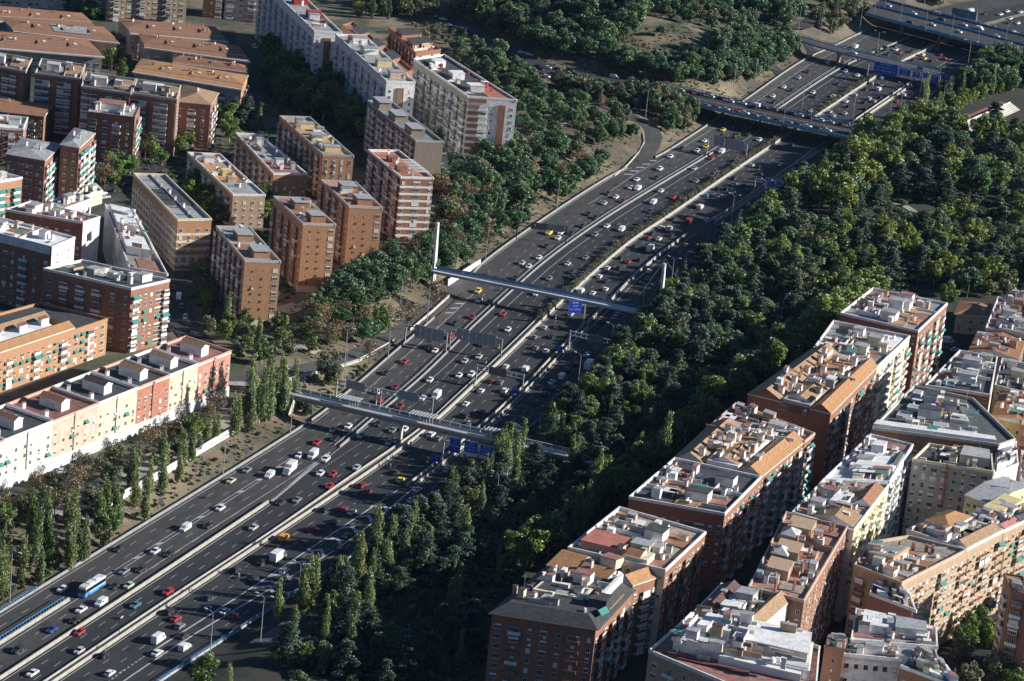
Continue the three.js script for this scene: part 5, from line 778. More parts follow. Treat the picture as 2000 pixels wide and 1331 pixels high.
{ const b = apt('grey rendered block with dark terraces and a rusty flue pipe', [[1783, 897], [1941, 921], [1938, 887], [1815, 866]], 20, { raise: 11 }).walls([mat([0.40, 0.37, 0.32], 'plaster'), M.white, M.grey, M.grey]); b.facade(0, 'w.t.W.W.', { balcony: M.grey, ac: 0.15 }).facade(1, 'w.w', {}).flat(M.felt, M.cream); b.block('lawn_terrace', mat([0.10, 0.30, 0.06], 'ground'), 0.25, 0.5, 0.5, 0.8, 19.1, 19.3); b.block('attic', M.grey, 0.55, 0.95, 0.35, 0.9, 19.1, 22); b.clutter({ stairs: 0, chimneys: 8, cm: M.cream, units: 3, y: 19.1 }); const [du, dv] = b.uv(0.25, 0.25); b.block('flue_pipe', mat([0.45, 0.16, 0.07]), 0.42, 0.42 + du * 2, -dv * 2, -dv * 0.2, 6, 20.5); }
{ const b = apt('white block with curved glazed corner right of the dark roof', [[1941, 925], [1990, 905], [1985, 862], [1948, 872]], 18, { raise: 11 }).walls(M.white).facade(0, 'W.w', {}).facade(1, 'w.w', {}).flat(M.terraceBeige, M.white); b.clutter({ stairs: 1, chimneys: 2 }); }
{ const b = apt('block of pink and tan roofs with white party walls', [[1548, 1000], [1668, 1036], [1737, 946], [1610, 935]], 20, { raise: 11 }).walls([M.white, M.yellow, M.white, M.white]); b.facade(1, 'B.w.W.', { awning: 0.06, balcony: M.white }).facade(0, '.w.s', { y0: 12 }).flat(mat([0.46, 0.30, 0.24], 'gravel'), M.white); b.pitched(M.tileTan, 0.35, 0.95, 0.05, 0.3, 20, 2, 0.1, true, M.white, 'v'); b.pitched(M.tileRoof, 0.7, 0.98, 0.5, 0.9, 20, 2, 0.1, true, M.white, 'v'); b.block('attic', M.white, 0.4, 0.66, 0.36, 0.6, 19.1, 21.7); b.stairHouse(0.3, 0.6, 5, 4, 3, M.white, M.terrace); b.stairHouse(0.25, 0.3, 4, 4, 2.6, M.white, M.metalRoof); b.clutter({ stairs: 0, chimneys: 14, units: 6, antennas: 3 }); }
{ const b = apt('brick block with salmon terraces, brick flues and pyramid skylights', [[1462, 1146], [1571, 1173], [1656, 1029], [1536, 1000]], 20.5, { raise: 11 }).walls([M.brick, M.brick, M.brick, M.brick]); b.facade(1, 'w.s.w.', { skip: 0.1 }).facade(0, '..w', { y0: 12 }).flat(mat([0.42, 0.24, 0.17], 'gravel'), mat([0.55, 0.42, 0.33], 'plaster')); b.divider(0.05, 0.98, 0.33, M.brickTan, 1.8); b.divider(0.05, 0.98, 0.66, M.brickTan, 1.8); for (const v of [0.26, 0.5, 0.82]) b.block('attic', M.brickTan, 0.15, 0.55, v - 0.06, v + 0.08, 19.6, 22.6); for (const v of [0.45, 0.7]) { b.pitched(mat([0.55, 0.57, 0.55], 'concrete'), 0.1, 0.4, v - 0.05, v + 0.05, 22, 1.6, 0, false); } for (let i = 0; i < 18; i++) b.chimney(0.1 + b.r() * 0.75, 0.05 + i * 0.052, 19.6, 2.6 + b.r(), M.brick, 0.7); b.clutter({ stairs: 0, chimneys: 0, units: 8, antennas: 2 }); }
{ const b = apt('block with brown tiled slopes and white terraces in front of brick flues', [[1340, 1211], [1482, 1228], [1545, 1172], [1409, 1140]], 19, { raise: 11 }).walls([M.white, M.white, M.brick, M.grey]); b.facade(1, 'B.B', { awning: 0.10, balcony: M.white }).flat(M.felt, M.white); b.pitched(M.tileTan, 0.72, 1, 0.05, 0.98, 19, 2.4, 0.2, true, M.white, 'v'); b.pitched(M.tileDark, 0.02, 0.34, 0.35, 0.98, 19, 2.2, 0.2, true, M.brick, 'v'); b.stairHouse(0.5, 0.7, 5, 5, 4, M.grey, M.metalRoof); b.stairHouse(0.45, 0.35, 5, 4, 3.4, M.grey, M.white); b.stairHouse(0.62, 0.15, 4, 4, 3, M.yellow, M.grey); b.clutter({ stairs: 0, chimneys: 10, units: 4, antennas: 5 }); }
{ const b = apt('large white corner block with stepped terraces at the bottom right', [[1268, 1270], [1445, 1345], [1595, 1345], [1602, 1263], [1490, 1228], [1342, 1206]], 21, { raise: 11 }).walls([M.brickTan, M.brickTan, M.white, M.white, M.white, M.white]); b.facade(0, 'W.B.w.', { balcony: M.white }).facade(1, 'W.B', {}).flat(M.terrace, M.white); b.q = [b.q[0], b.q[2], b.q[3], b.q[5]]; b.n = 4; b.block('attic', M.white, 0.1, 0.95, 0.2, 0.9, 20.1, 23); b.block('attic_floor', mat([0.60, 0.61, 0.60], 'concrete'), 0.11, 0.94, 0.22, 0.88, 23, 23.3); b.block('upper_attic', M.cream, 0.45, 0.92, 0.35, 0.85, 23.3, 26); b.block('upper_attic_lid', M.white, 0.44, 0.93, 0.34, 0.86, 26, 26.25); b.block('stair_house', M.white, 0.18, 0.4, 0.5, 0.85, 23.3, 25.6); b.block('dark_awning', mat([0.16, 0.06, 0.05]), 0.0, 0.6, 0.0, 0.08, 20.4, 20.6); b.block('glazed_gallery', M.frame, 0.4, 0.9, 0.12, 0.2, 20.1, 22.4); b.clutter({ stairs: 0, chimneys: 12, units: 10, antennas: 5, y: 23.3 }); b.busy(20, 26.25, true); b.busy(24, 20.1, true); }
{ const b = apt('white block with ribbed sheds between brick blocks at the bottom right', [[1662, 1250], [1832, 1263], [1830, 1226], [1673, 1189]], 21, { raise: 11 }).walls([M.white, M.white, M.white, M.white]); b.facade(3, 'B.B', { balcony: M.white }).facade(0, '.s..w.', { y0: 12 }).flat(mat([0.60, 0.61, 0.61], 'concrete'), M.white); b.block('attic', M.white, 0.1, 0.45, 0.35, 0.85, 20.1, 22.8); b.block('attic', M.white, 0.5, 0.85, 0.3, 0.75, 20.1, 23.4); b.block('attic_lid', M.metalRoof, 0.49, 0.86, 0.29, 0.76, 23.4, 23.6); b.block('terrace_floor', M.terrace, 0.86, 0.98, 0.4, 0.7, 20.1, 20.3); b.clutter({ stairs: 1, chimneys: 8, units: 8, antennas: 4 }); }
{ const b = apt('low grey metal roofed annex in front of the white sheds', [[1750, 1280], [1832, 1284], [1822, 1250], [1757, 1244]], 20, { raise: 11 }).walls(M.white).flat(M.metalRoof, M.grey, { parapet: 0.3 }); b.facade(1, 'W.w', {}); b.dividerV(0, 1, 0.5, M.grey, 0.8); b.unit(0.3, 0.3); }
{ const b = apt('pale rendered block with two rows of small square windows at bottom edge', [[1648, 1277], [1760, 1288], [1768, 1266], [1656, 1258]], 19, { raise: 11 }).walls([mat([0.66, 0.62, 0.60], 'plaster'), M.brick, M.brick, M.brick]); b.facade(0, 'w.w.w.w.w.w', { floor: 4.6, skip: 0, winMats: darkWinMats, y0: 0.2, ac: 0 }).flat(M.terraceBeige, M.white); b.clutter({ stairs: 1, chimneys: 3 }); }
{ const b = apt('narrow brick stair tower left of the small square windows', [[1611, 1262], [1650, 1268], [1656, 1248], [1618, 1242]], 21, { raise: 11 }).walls(M.brick).flat(M.terrace, M.brick); b.facade(0, '.s.', {}); b.clutter({ stairs: 0, chimneys: 2, units: 1, antennas: 0 }); }
{ const b = apt('brick block with white railing terrace at the bottom edge', [[1760, 1300], [1880, 1345], [1850, 1300], [1797, 1268]], 19, { raise: 11 }).walls([M.brick, M.white, M.brick, M.brick]).facade(0, 'w.t.w', {}).flat(M.terrace, M.white); b.clutter({ stairs: 0, chimneys: 1, units: 5 }); }
{ const b = apt('brick wedge block with round terrace corner and long sunny facade', [[1669, 1103], [1762, 1138], [1888, 1074], [1776, 1046], [1702, 1058]], 18.5, { raise: 11 }).walls([M.brickTan, M.brickTan, M.brickTan, M.brickTan, M.brickTan]); b.facade(1, 'ww.ww.B', { awning: 0.04, balcony: M.brickTan, skip: 0 }).facade(0, 'b.w.b', { balcony: M.brick }).flat(mat([0.33, 0.28, 0.23], 'gravel'), mat([0.56, 0.44, 0.33], 'plaster')); b.q = [b.q[0], b.q[1], b.q[2], b.q[4]]; b.n = 4; b.block('attic', M.brickTan, 0.12, 0.5, 0.35, 0.75, 17.6, 20.4); b.block('attic_roof', mat([0.33, 0.32, 0.28], 'gravel'), 0.14, 0.48, 0.37, 0.73, 20.4, 20.5); b.divider(0.5, 0.98, 0.4, M.brickTan, 1.6); for (const u of [0.35, 0.5, 0.65, 0.72]) b.chimney(u, 0.85, 17.6, 2.8, M.brick, 0.9); b.clutter({ stairs: 0, chimneys: 3, cm: M.brick, units: 8 }); }
{ const b = apt('low red roofed link block with flues between white sheds and brick wedge', [[1700, 1158], [1790, 1192], [1775, 1150], [1708, 1122]], 15, { raise: 11 }).walls(M.brick).flat(M.metalRoof, M.white); b.block('terrace_floor', M.terrace, 0.05, 0.5, 0.1, 0.9, 14.1, 14.3); for (const u of [0.3, 0.5, 0.7]) b.chimney(u, 0.5, 14.1, 3, M.brick, 0.8); b.clutter({ stairs: 0, chimneys: 0, units: 8 }); }
{ const b = apt('block with orange hipped roof and white attic above the brick wedge', [[1772, 1034], [1888, 1073], [1960, 1036], [1850, 1000]], 18.5, { raise: 11 }).walls([M.white, M.brickTan, M.white, M.white]); b.facade(1, 'B.w.B', { balcony: M.brickTan, awning: 0.08 }).flat(M.terrace, M.white); b.block('attic', M.white, 0.1, 0.5, 0.3, 0.9, 17.6, 20.5); b.pitched(M.tileOrange, 0.1, 0.5, 0.3, 0.9, 20.51, 1.8, 0.3, false); b.pitched(M.tileTan, 0.7, 0.98, 0.05, 0.98, 18.5, 1.8, 0.2, true, M.white, 'v'); b.clutter({ stairs: 1, chimneys: 6, units: 5 }); }
{ const b = apt('block with pink and green lean-to roofs at the right edge', [[1890, 1010], [1962, 1036], [2040, 1000], [1960, 968]], 18, { raise: 11 }).walls([M.yellow, M.brickTan, M.white, M.white]); b.facade(1, 'B.w.B', { awning: 0.10, balcony: M.brickTan }).flat(M.terrace, M.white); b.pitched(mat([0.50, 0.20, 0.18], 'tile'), 0.7, 0.98, 0.05, 0.4, 18, 1.2, 0.1, true, M.white, 'v'); b.pitched(M.feltGreen, 0.7, 0.98, 0.5, 0.95, 18, 1.2, 0.1, true, M.white, 'v'); b.block('attic', M.yellow, 0.1, 0.55, 0.3, 0.9, 17.1, 20); b.clutter({ stairs: 1, chimneys: 8, units: 5 }); }
{ const b = apt('yellow block with big grey sheet metal roof at the right edge', [[1886, 967], [1940, 986], [2012, 950], [1961, 931]], 17, { raise: 11 }).walls([M.yellow, M.yellow, M.white, M.yellow]); b.facade(1, 'w.w.w', {}).facade(0, 'w', {}); b.pitched(M.metalRoof, 0, 1, 0, 1, 17, 1.2, 0.3, true, M.yellow, 'u'); b.chimney(0.8, 0.6, 17.8, 2.5); b.antenna(0.4, 0.4, 17.5, 6); }
{ const b = apt('brick apartment block at the bottom right edge in shade', [[1962, 1120], [1976, 1152], [2070, 1180], [2050, 1135]], 18, { raise: 11 }).walls([M.brick, M.brick, M.brick, M.brick]); b.facade(0, 'w.B.', {}).facade(3, 'w.w', {}).facade(1, 'b.w.B', { balcony: [M.brick, M.white] }).flat(M.felt, M.brick); b.clutter({ stairs: 0, chimneys: 2 }); }
// far right roofs
{ const b = new Building('villa', 'ochre villa with brown hipped roof at the edge of the park', [[1868, 612], [1930, 617], [1937, 594], [1877, 589]], 8.5, { category: 'house' }).walls(M.yellow); b.facade(0, 'w.w.w', { skip: 0 }).facade(1, 'w.w', {}); b.hip(M.tileRoof, 1.6, 0.8); b.chimney(0.6, 0.6, 9, 1.6); b.unit(0.8, 0.3, 9); }
const small = (label, q, h, w, roof, o = {}) => { const b = apt(label, q, h).walls(w); b.facade(0, 'w.W.', {}).facade(1, 'w.w', {}); if (o.pitch) b.pitched(roof, 0, 1, 0, 1, h, 1.8, 0.3, o.pitch === 'g', M.white); else { b.flat(roof, M.white); b.stairHouse(0.5, 0.5, 5, 4, 3, o.sm ?? M.white, o.sl ?? M.gravelGrey); } b.clutter({ stairs: 0, chimneys: 6, units: 3, y: o.pitch ? h + 0.4 : h - 0.9 }); return b; };
small('white block with maroon terrace beyond the ochre villa', [[1926, 640], [2000, 652], [2010, 595], [1950, 580]], 14, M.white, M.terrace); small('white house behind the maroon terrace at right edge', [[1960, 600], [2030, 612], [2030, 575], [1975, 568]], 12, M.white, M.tileRoof, { pitch: 'h' });
small('brick house with red tile roof and white roof room', [[1893, 685], [1990, 702], [2005, 660], [1912, 645]], 12, M.brick, M.tileRoof, { pitch: 'g' }); small('cream block with dark terrace between red roofs', [[1952, 640], [2030, 655], [2030, 630], [1965, 618]], 15, M.cream, M.felt);
small('tan block with dark terraces at the right edge above the ochre gables', [[1944, 752], [2020, 770], [2030, 715], [1958, 700]], 14, M.yellow, M.felt, { sm: M.cream }); small('ochre gabled house beside the red corner block', [[1938, 815], [2030, 835], [2040, 780], [1955, 765]], 12, M.yellow, M.tileRoof, { pitch: 'g' });
small('red tiled house at the right edge behind the broad dark roof', [[1992, 868], [2050, 885], [2060, 810], [1994, 795]], 13, M.brick, M.tileRoof, { pitch: 'g' }); small('white cluttered terraces at the right edge below red tiles', [[1994, 935], [2050, 950], [2050, 890], [1996, 880]], 14, M.white, M.white);
small('white attic block at the right edge beside the grey metal roof', [[1948, 990], [2010, 1005], [2050, 975], [2000, 950]], 16, M.white, M.terrace);
console.log('windows', windowCount);
// pergola garden
{ const A = atGround(765, 66), B = atGround(868, 66), d = V().subVectors(B, A), L = Math.hypot(d.x, d.z), o = thing('garden_pergola', 'brick pillared pergola in the garden at the top', 'pergola', A, Math.atan2(-d.z, d.x)); for (let i = 0; i <= 8; i++) for (const z of [-2, 2]) part('pillar', box(0.6, 3.2, 0.6), M.brickOrange, o, L * i / 8, 0, z); for (let i = 0; i <= 24; i++) part('beam', box(0.2, 0.25, 5.4), mat([0.45, 0.32, 0.2]), o, L * i / 24, 3.2, 0); }
// ---------------------------------------------------------------- vehicles (x forward, y up)
function profile(pts, width, bevel = 0.1) {
  const s = new THREE.Shape(pts.map(([x, y]) => new THREE.Vector2(x, y))), g = new THREE.ExtrudeGeometry(s, { depth: width - 2 * bevel, bevelEnabled: true, bevelThickness: bevel, bevelSize: bevel * 0.6, bevelSegments: 2, steps: 1 });
  g.translate(0, 0, -width / 2 + bevel); return g.toNonIndexed ? g : g;
}
function frustum(x0, x1, w0, y0, X0, X1, w1, y1) {
  const a = [V(x0, y0, w0 / 2), V(x1, y0, w0 / 2), V(x1, y0, -w0 / 2), V(x0, y0, -w0 / 2)], b = [V(X0, y1, w1 / 2), V(X1, y1, w1 / 2), V(X1, y1, -w1 / 2), V(X0, y1, -w1 / 2)], T = new Tris();
  for (let i = 0; i < 4; i++) T.quad(a[i], a[(i + 1) % 4], b[(i + 1) % 4], b[i]); T.quad(b[0], b[1], b[2], b[3]).quad(a[3], a[2], a[1], a[0]); return T.geo();
}
const strip2 = (g) => { const n = g.index ? g.toNonIndexed() : g; for (const k of Object.keys(n.attributes)) if (!['position', 'normal', 'uv'].includes(k)) n.deleteAttribute(k); n.clearGroups(); return n; };
const fuse = (list) => mergeGeometries(list.map(strip2));
const wheelGeo = (r) => fuse([new THREE.CylinderGeometry(r, r, 0.22, 14).rotateX(Math.PI / 2)]);
const hubGeo = (r) => fuse([new THREE.CylinderGeometry(r * 0.6, r * 0.6, 0.24, 10).rotateX(Math.PI / 2)]);
const CARS = {
  sedan: { L: 4.5, W: 1.8, wheel: 0.32, axle: [1.38, -1.35], body: () => fuse([profile([[-2.2, 0.3], [-2.22, 0.72], [-2.05, 0.92], [-1.3, 0.97], [0.95, 0.97], [2.0, 0.8], [2.2, 0.6], [2.2, 0.3]], 1.8), frustum(-0.95, 0.3, 1.32, 1.40, -0.85, 0.2, 1.2, 1.47), frustum(-0.18, -0.08, 1.62, 0.97, -0.2, -0.1, 1.34, 1.42)]), glass: () => frustum(-1.75, 1.2, 1.6, 0.96, -0.95, 0.32, 1.3, 1.41), front: [2.2, 0.66], rear: [-2.24, 0.74] },
  hatch: { L: 4.0, W: 1.75, wheel: 0.31, axle: [1.25, -1.2], body: () => fuse([profile([[-1.98, 0.3], [-2.0, 0.85], [-1.9, 0.98], [0.85, 0.98], [1.8, 0.8], [1.98, 0.58], [1.98, 0.3]], 1.75), frustum(-1.5, 0.2, 1.3, 1.42, -1.4, 0.1, 1.18, 1.5), frustum(-0.45, -0.35, 1.6, 0.97, -0.45, -0.35, 1.32, 1.44)]), glass: () => frustum(-1.93, 1.1, 1.58, 0.97, -1.55, 0.24, 1.28, 1.44), front: [1.97, 0.64], rear: [-2.02, 0.8] },
  suv: { L: 4.6, W: 1.9, wheel: 0.37, axle: [1.4, -1.4], body: () => fuse([profile([[-2.25, 0.38], [-2.28, 1.0], [-2.2, 1.12], [1.1, 1.12], [2.1, 0.98], [2.28, 0.7], [2.28, 0.38]], 1.9), frustum(-1.9, 0.35, 1.42, 1.62, -1.8, 0.25, 1.3, 1.72), frustum(-0.6, -0.5, 1.72, 1.1, -0.6, -0.5, 1.44, 1.64)]), glass: () => frustum(-2.2, 1.3, 1.7, 1.11, -1.95, 0.4, 1.4, 1.64), front: [2.27, 0.78], rear: [-2.3, 0.95] },
  van: { L: 4.9, W: 1.95, wheel: 0.34, axle: [1.6, -1.5], body: () => fuse([profile([[-2.4, 0.32], [-2.42, 1.75], [-2.3, 1.92], [0.75, 1.92], [1.0, 1.82], [1.75, 1.08], [2.35, 0.92], [2.42, 0.6], [2.42, 0.32]], 1.95)]), glass: () => fuse([frustum(0.95, 1.82, 1.72, 1.06, 0.92, 1.02, 1.6, 1.84), frustum(0.1, 0.95, 2.0, 1.15, 0.1, 0.9, 1.98, 1.7), frustum(-2.46, -2.3, 1.5, 1.2, -2.46, -2.3, 1.5, 1.72)]), front: [2.4, 0.75], rear: [-2.45, 0.9] },
  tallvan: { L: 5.8, W: 2.05, wheel: 0.36, axle: [1.9, -1.9], body: () => fuse([profile([[-2.9, 0.35], [-2.92, 2.4], [-2.8, 2.58], [1.3, 2.58], [1.6, 2.45], [2.2, 1.3], [2.8, 1.08], [2.9, 0.7], [2.9, 0.35]], 2.05)]), glass: () => fuse([frustum(1.6, 2.3, 1.85, 1.28, 1.58, 1.75, 1.7, 2.2), frustum(0.8, 1.6, 2.1, 1.35, 0.8, 1.5, 2.08, 2.0)]), front: [2.9, 0.85], rear: [-2.95, 1.0] },
};
const TAXI_RED = mat([0.55, 0.02, 0.02]);
const paints = { w: [[0.72, 0.72, 0.71], 'white'], s: [[0.45, 0.46, 0.47], 'silver'], g: [[0.20, 0.21, 0.22], 'grey'], k: [[0.022, 0.024, 0.028], 'black'], b: [[0.02, 0.05, 0.22], 'dark blue'], r: [[0.40, 0.022, 0.022], 'red'], R: [[0.20, 0.018, 0.02], 'dark red'], y: [[0.75, 0.60, 0.10], 'yellow'], t: [[0.07, 0.17, 0.24], 'teal'], o: [[0.75, 0.32, 0.04], 'orange'], l: [[0.30, 0.42, 0.52], 'light blue'], G: [[0.42, 0.55, 0.40], 'pale green'], e: [[0.52, 0.46, 0.36], 'beige'], n: [[0.20, 0.13, 0.09], 'brown'], B: [[0.06, 0.30, 0.50], 'bright blue'] };
const paintMat = (c) => mat(paints[c][0], null, { phys: true, roughness: 0.5, clearcoat: 0.5, clearcoatRoughness: 0.12 });
const lightMat = mat([0.75, 0.76, 0.74], null, { roughness: 0.2 }), tailMat = mat([0.45, 0.02, 0.02], null, { roughness: 0.3 }), carGlass = mat([0.014, 0.018, 0.022], null, { roughness: 0.1 }), hubMat = mat([0.40, 0.40, 0.41], null, { roughness: 0.4, metalness: 0.5 });
const protoCache = new Map();
function vehicleProto(shape, col) {
  const key = shape + col; if (protoCache.has(key)) return protoCache.get(key);
  const g = new THREE.Group(), d = CARS[shape]; d.bodyGeo ??= d.body(); d.glassGeo ??= strip2(d.glass()); d.wheelG ??= wheelGeo(d.wheel); d.hubG ??= hubGeo(d.wheel); d.lampG ??= box(0.08, 0.16, 0.34); d.tailG ??= box(0.08, 0.2, 0.3);
  part('body', d.bodyGeo, paintMat(col), g); part('window_band', d.glassGeo, carGlass, g);
  for (const x of d.axle) for (const z of [-1, 1]) { const w = part('wheel', d.wheelG, M.tyre, g, x, d.wheel, z * (d.W / 2 - 0.1)); part('hub', d.hubG, hubMat, w); }
  for (const z of [-1, 1]) { part('headlight', d.lampG, lightMat, g, d.front[0], d.front[1] - 0.08, z * (d.W / 2 - 0.32)); part('tail_light', d.tailG, tailMat, g, d.rear[0], d.rear[1] - 0.1, z * (d.W / 2 - 0.28)); }
  protoCache.set(key, g); return g;
}
function truckProto(col) {
  const key = 'truck' + col; if (protoCache.has(key)) return protoCache.get(key); const g = new THREE.Group();
  part('cargo_box', box(5.4, 2.7, 2.4, -1.1, 1.0, 0), mat([0.76, 0.76, 0.75], 'concrete', { roughness: 0.6 }), g); part('cab', fuse([profile([[1.75, 0.5], [1.75, 2.55], [3.0, 2.55], [3.55, 1.6], [3.7, 1.0], [3.7, 0.5]], 2.2)]), paintMat(col), g); part('windscreen', fuse([frustum(3.2, 3.66, 2.0, 1.5, 3.0, 3.1, 1.9, 2.4), frustum(2.3, 3.2, 2.24, 1.5, 2.3, 3.0, 2.22, 2.2)]), carGlass, g); part('chassis', box(7, 0.45, 2.0, -0.2, 0.5, 0), M.steelDark, g);
  const w = wheelGeo(0.45); for (const x of [2.6, -2.4]) for (const z of [-1, 1]) part('wheel', w, M.tyre, g, x, 0.45, z * 1.0); for (const z of [-1, 1]) part('headlight', box(0.1, 0.2, 0.35), lightMat, g, 3.7, 0.75, z * 0.75); protoCache.set(key, g); return g;
}
function coachProto() {
  const g = new THREE.Group(), white = paintMat('w'), blue = mat([0.06, 0.26, 0.62], null, { phys: true, roughness: 0.4, clearcoat: 0.7 });
  part('body', fuse([profile([[-6.2, 0.35], [-6.25, 1.7], [6.1, 1.7], [6.25, 1.2], [6.25, 0.35]], 2.55)]), blue, g); part('roof', fuse([profile([[-6.2, 2.75], [-6.15, 3.3], [-5.9, 3.5], [5.6, 3.5], [5.95, 3.25], [6.0, 2.75]], 2.5)]), mat([0.55, 0.56, 0.57], null, { roughness: 0.5 }), g); part('window_band', fuse([profile([[-6.2, 1.6], [-6.2, 2.85], [5.9, 2.85], [6.2, 1.6]], 2.5, 0.06)]), carGlass, g); part('stripe', box(9.5, 0.35, 2.6, -1.2, 1.25, 0), mat([0.40, 0.55, 0.70]), g);
  for (const x of [-2.2, 1.8]) part('roof_unit', box(2.2, 0.25, 1.6, x, 3.5, 0), white, g); const w = wheelGeo(0.5); for (const x of [4.0, -2.6, -3.9]) for (const z of [-1, 1]) part('wheel', w, M.tyre, g, x, 0.5, z * 1.18); for (const z of [-1, 1]) { part('headlight', box(0.1, 0.25, 0.4), lightMat, g, 6.3, 0.7, z * 0.9); part('mirror', box(0.2, 0.6, 0.25), M.steelDark, g, 6.4, 2.2, z * 1.45); }
  return g;
}
function bodyMesh(bones, lo, hi, res, k = 0.06) {   // joints with radii, joined smoothly
  const mc = new MarchingCubes(res, new THREE.MeshStandardMaterial(), false, false, 60000), n = mc.size, sz = Math.max(hi[0] - lo[0], hi[1] - lo[1], hi[2] - lo[2]); mc.isolation = 0;
  for (let z = 0; z < n; z++) for (let y = 0; y < n; y++) for (let x = 0; x < n; x++) {
    const p = V(lo[0] + sz * x / n, lo[1] + sz * y / n, lo[2] + sz * z / n); let d = 9;
    for (const [a, b, ra, rb] of bones) { const ab = V().subVectors(b, a), t = clamp(V().subVectors(p, a).dot(ab) / ab.lengthSq(), 0, 1), q = p.distanceTo(a.clone().addScaledVector(ab, t)) - lerp(ra, rb, t), h = clamp(0.5 + 0.5 * (d - q) / k, 0, 1); d = lerp(d, q, h) - k * h * (1 - h); }
    mc.field[z * n * n + y * n + x] = -d;
  }
  mc.update(); const c = mc.count, pos = Array.from(mc.positionArray.subarray(0, c * 3)), nor = Array.from(mc.normalArray.subarray(0, c * 3));
  for (let i = 0; i < pos.length; i += 3) for (let j = 0; j < 3; j++) pos[i + j] = lo[j] + (pos[i + j] + 1) / 2 * sz;
  return fromTris(pos, null, null, nor);
}
const riderGeo = bodyMesh([[V(-0.28, 0.86, 0), V(-0.12, 1.3, 0), 0.17, 0.19], [V(-0.12, 1.3, 0), V(-0.02, 1.46, 0), 0.09, 0.07], ...[-1, 1].flatMap((z) => [[V(-0.26, 0.86, z * 0.1), V(0.18, 0.78, z * 0.2), 0.11, 0.08], [V(0.18, 0.78, z * 0.2), V(0.02, 0.36, z * 0.2), 0.075, 0.055], [V(0.02, 0.34, z * 0.2), V(0.18, 0.31, z * 0.2), 0.05, 0.045], [V(-0.1, 1.34, z * 0.19), V(0.1, 1.08, z * 0.27), 0.07, 0.055], [V(0.1, 1.08, z * 0.27), V(0.38, 1.04, z * 0.26), 0.05, 0.04], [V(0.38, 1.04, z * 0.26), V(0.46, 1.02, z * 0.25), 0.045, 0.04]])], [-0.6, 0.2, -0.75], [0.9, 1.7, 0.75], 56, 0.05);
function helmet() { const g = new THREE.SphereGeometry(0.16, 14, 10); g.scale(1.12, 1.05, 0.95); return g; }
const helmetGeo = helmet();
function motoProto(col) {
  const key = 'moto' + col; if (protoCache.has(key)) return protoCache.get(key); const g = new THREE.Group(), tyre = new THREE.TorusGeometry(0.27, 0.07, 8, 16);
  part('frame', fuse([profile([[-0.75, 0.55], [-0.8, 0.8], [-0.2, 0.78], [0.15, 0.95], [0.5, 0.95], [0.55, 0.7], [0.3, 0.35], [-0.3, 0.3]], 0.34, 0.06)]), paintMat(col), g); part('seat', box(0.75, 0.1, 0.3, -0.4, 0.78, 0), M.tyre, g); part('windshield', box(0.06, 0.4, 0.4, 0.58, 0.95, 0), mat([0.30, 0.36, 0.40], null, { roughness: 0.2 }), g); part('handlebar', tube([V(0.45, 1.02, -0.34), V(0.5, 1.0, 0), V(0.45, 1.02, 0.34)], 0.025, 0.025, 5), M.steelDark, g); part('fork', tube([V(0.5, 1.0, 0), V(0.72, 0.34, 0)], 0.05, 0.05, 5), M.steel, g);
  for (const x of [-0.66, 0.72]) part('wheel', tyre, M.tyre, g, x, 0.34, 0); protoCache.set(key, g); return g;
}
// lists: x, y in the photograph, colour, kind (c car, u tall car, v van, V tall van, T truck, B coach, m motorcycle)
const parse = (t) => t.trim().split(/\s+/).map((e) => { const [x, y, k] = e.split(','); return [+x, +y, k[0], k[1]]; });
const vehicles = [];
const collect = (where, t, head, level) => { for (const [x, y, c, k] of parse(t)) vehicles.push({ x, y, c, k, where, head, level }); };
collect('slip lanes', '121,1151,wc 231,1072,kc 482,918,gc 451,939,ec 405,970,km', 'toward', 0);
collect('left carriageway', '179,1149,BB 242,1116,gc 275,1112,kc 223.5,1145,kc 251,1144,Gc 197,1178,wv 158,1191,wc 146,1212,kc 101,1229.5,bc 34,1270,ku 302.5,1077,wc 330,1082,kc 406,1027,kc 361.6,1032,wv 430,992.8,wc 565.6,918,wT 526,929,wv 584,890,wc 611,887.5,wV 619,864,rc 654,857,kc 651,839,lc 680,833,wc 737.6,766,sc 772,756.5,Rc 741,784,rc 696,778,kc 753.8,728.4,kc 790,706,rc 850,685,wc 835.6,678,kc 844,665,wm 880,658.5,ru 888,631.4,kc 922,619.4,Rc 955,591,ku 935.6,586,wc 934,569,yu 978,566,km 1006.6,543,kc 967,544,kc 954,534,km 1032.9,520.7,wc 1019.7,514,sc 1052.6,503.6,wc 1067,480.5,kc 1090,465,wc 1072,455.3,yv 1095.3,454.6,wc 1115.6,455.3,kc 1137.4,441,kc 1150,418,kc 1163,424.7,kc 1180,397,sc 1203,385,wc 1188,377.3,kc 1217,392.7,Rc 1232.3,366.4,wc 1245.8,368.7,wv 1244,350.6,wc 1282,347,kc 1288.7,330.4,wu 1315,321,km 1309.7,305.6,wc 1331.5,289.8,kc 1361.6,294.3,wc 1378.9,286,yc 1376.6,275,wc 1409.7,265,kc 1412.7,253.4,yc 1433.7,249.6,kc 1433,238,kc', 'toward', 0);
collect('left carriageway', '1510.7,199,kc 1510,187.8,wc 1546.3,175.6,kc 1531.4,170,wc 1560.5,152,sc 1578.6,139.4,kc 1618.4,121.4,wc 1671,92,wv', 'toward', 0);
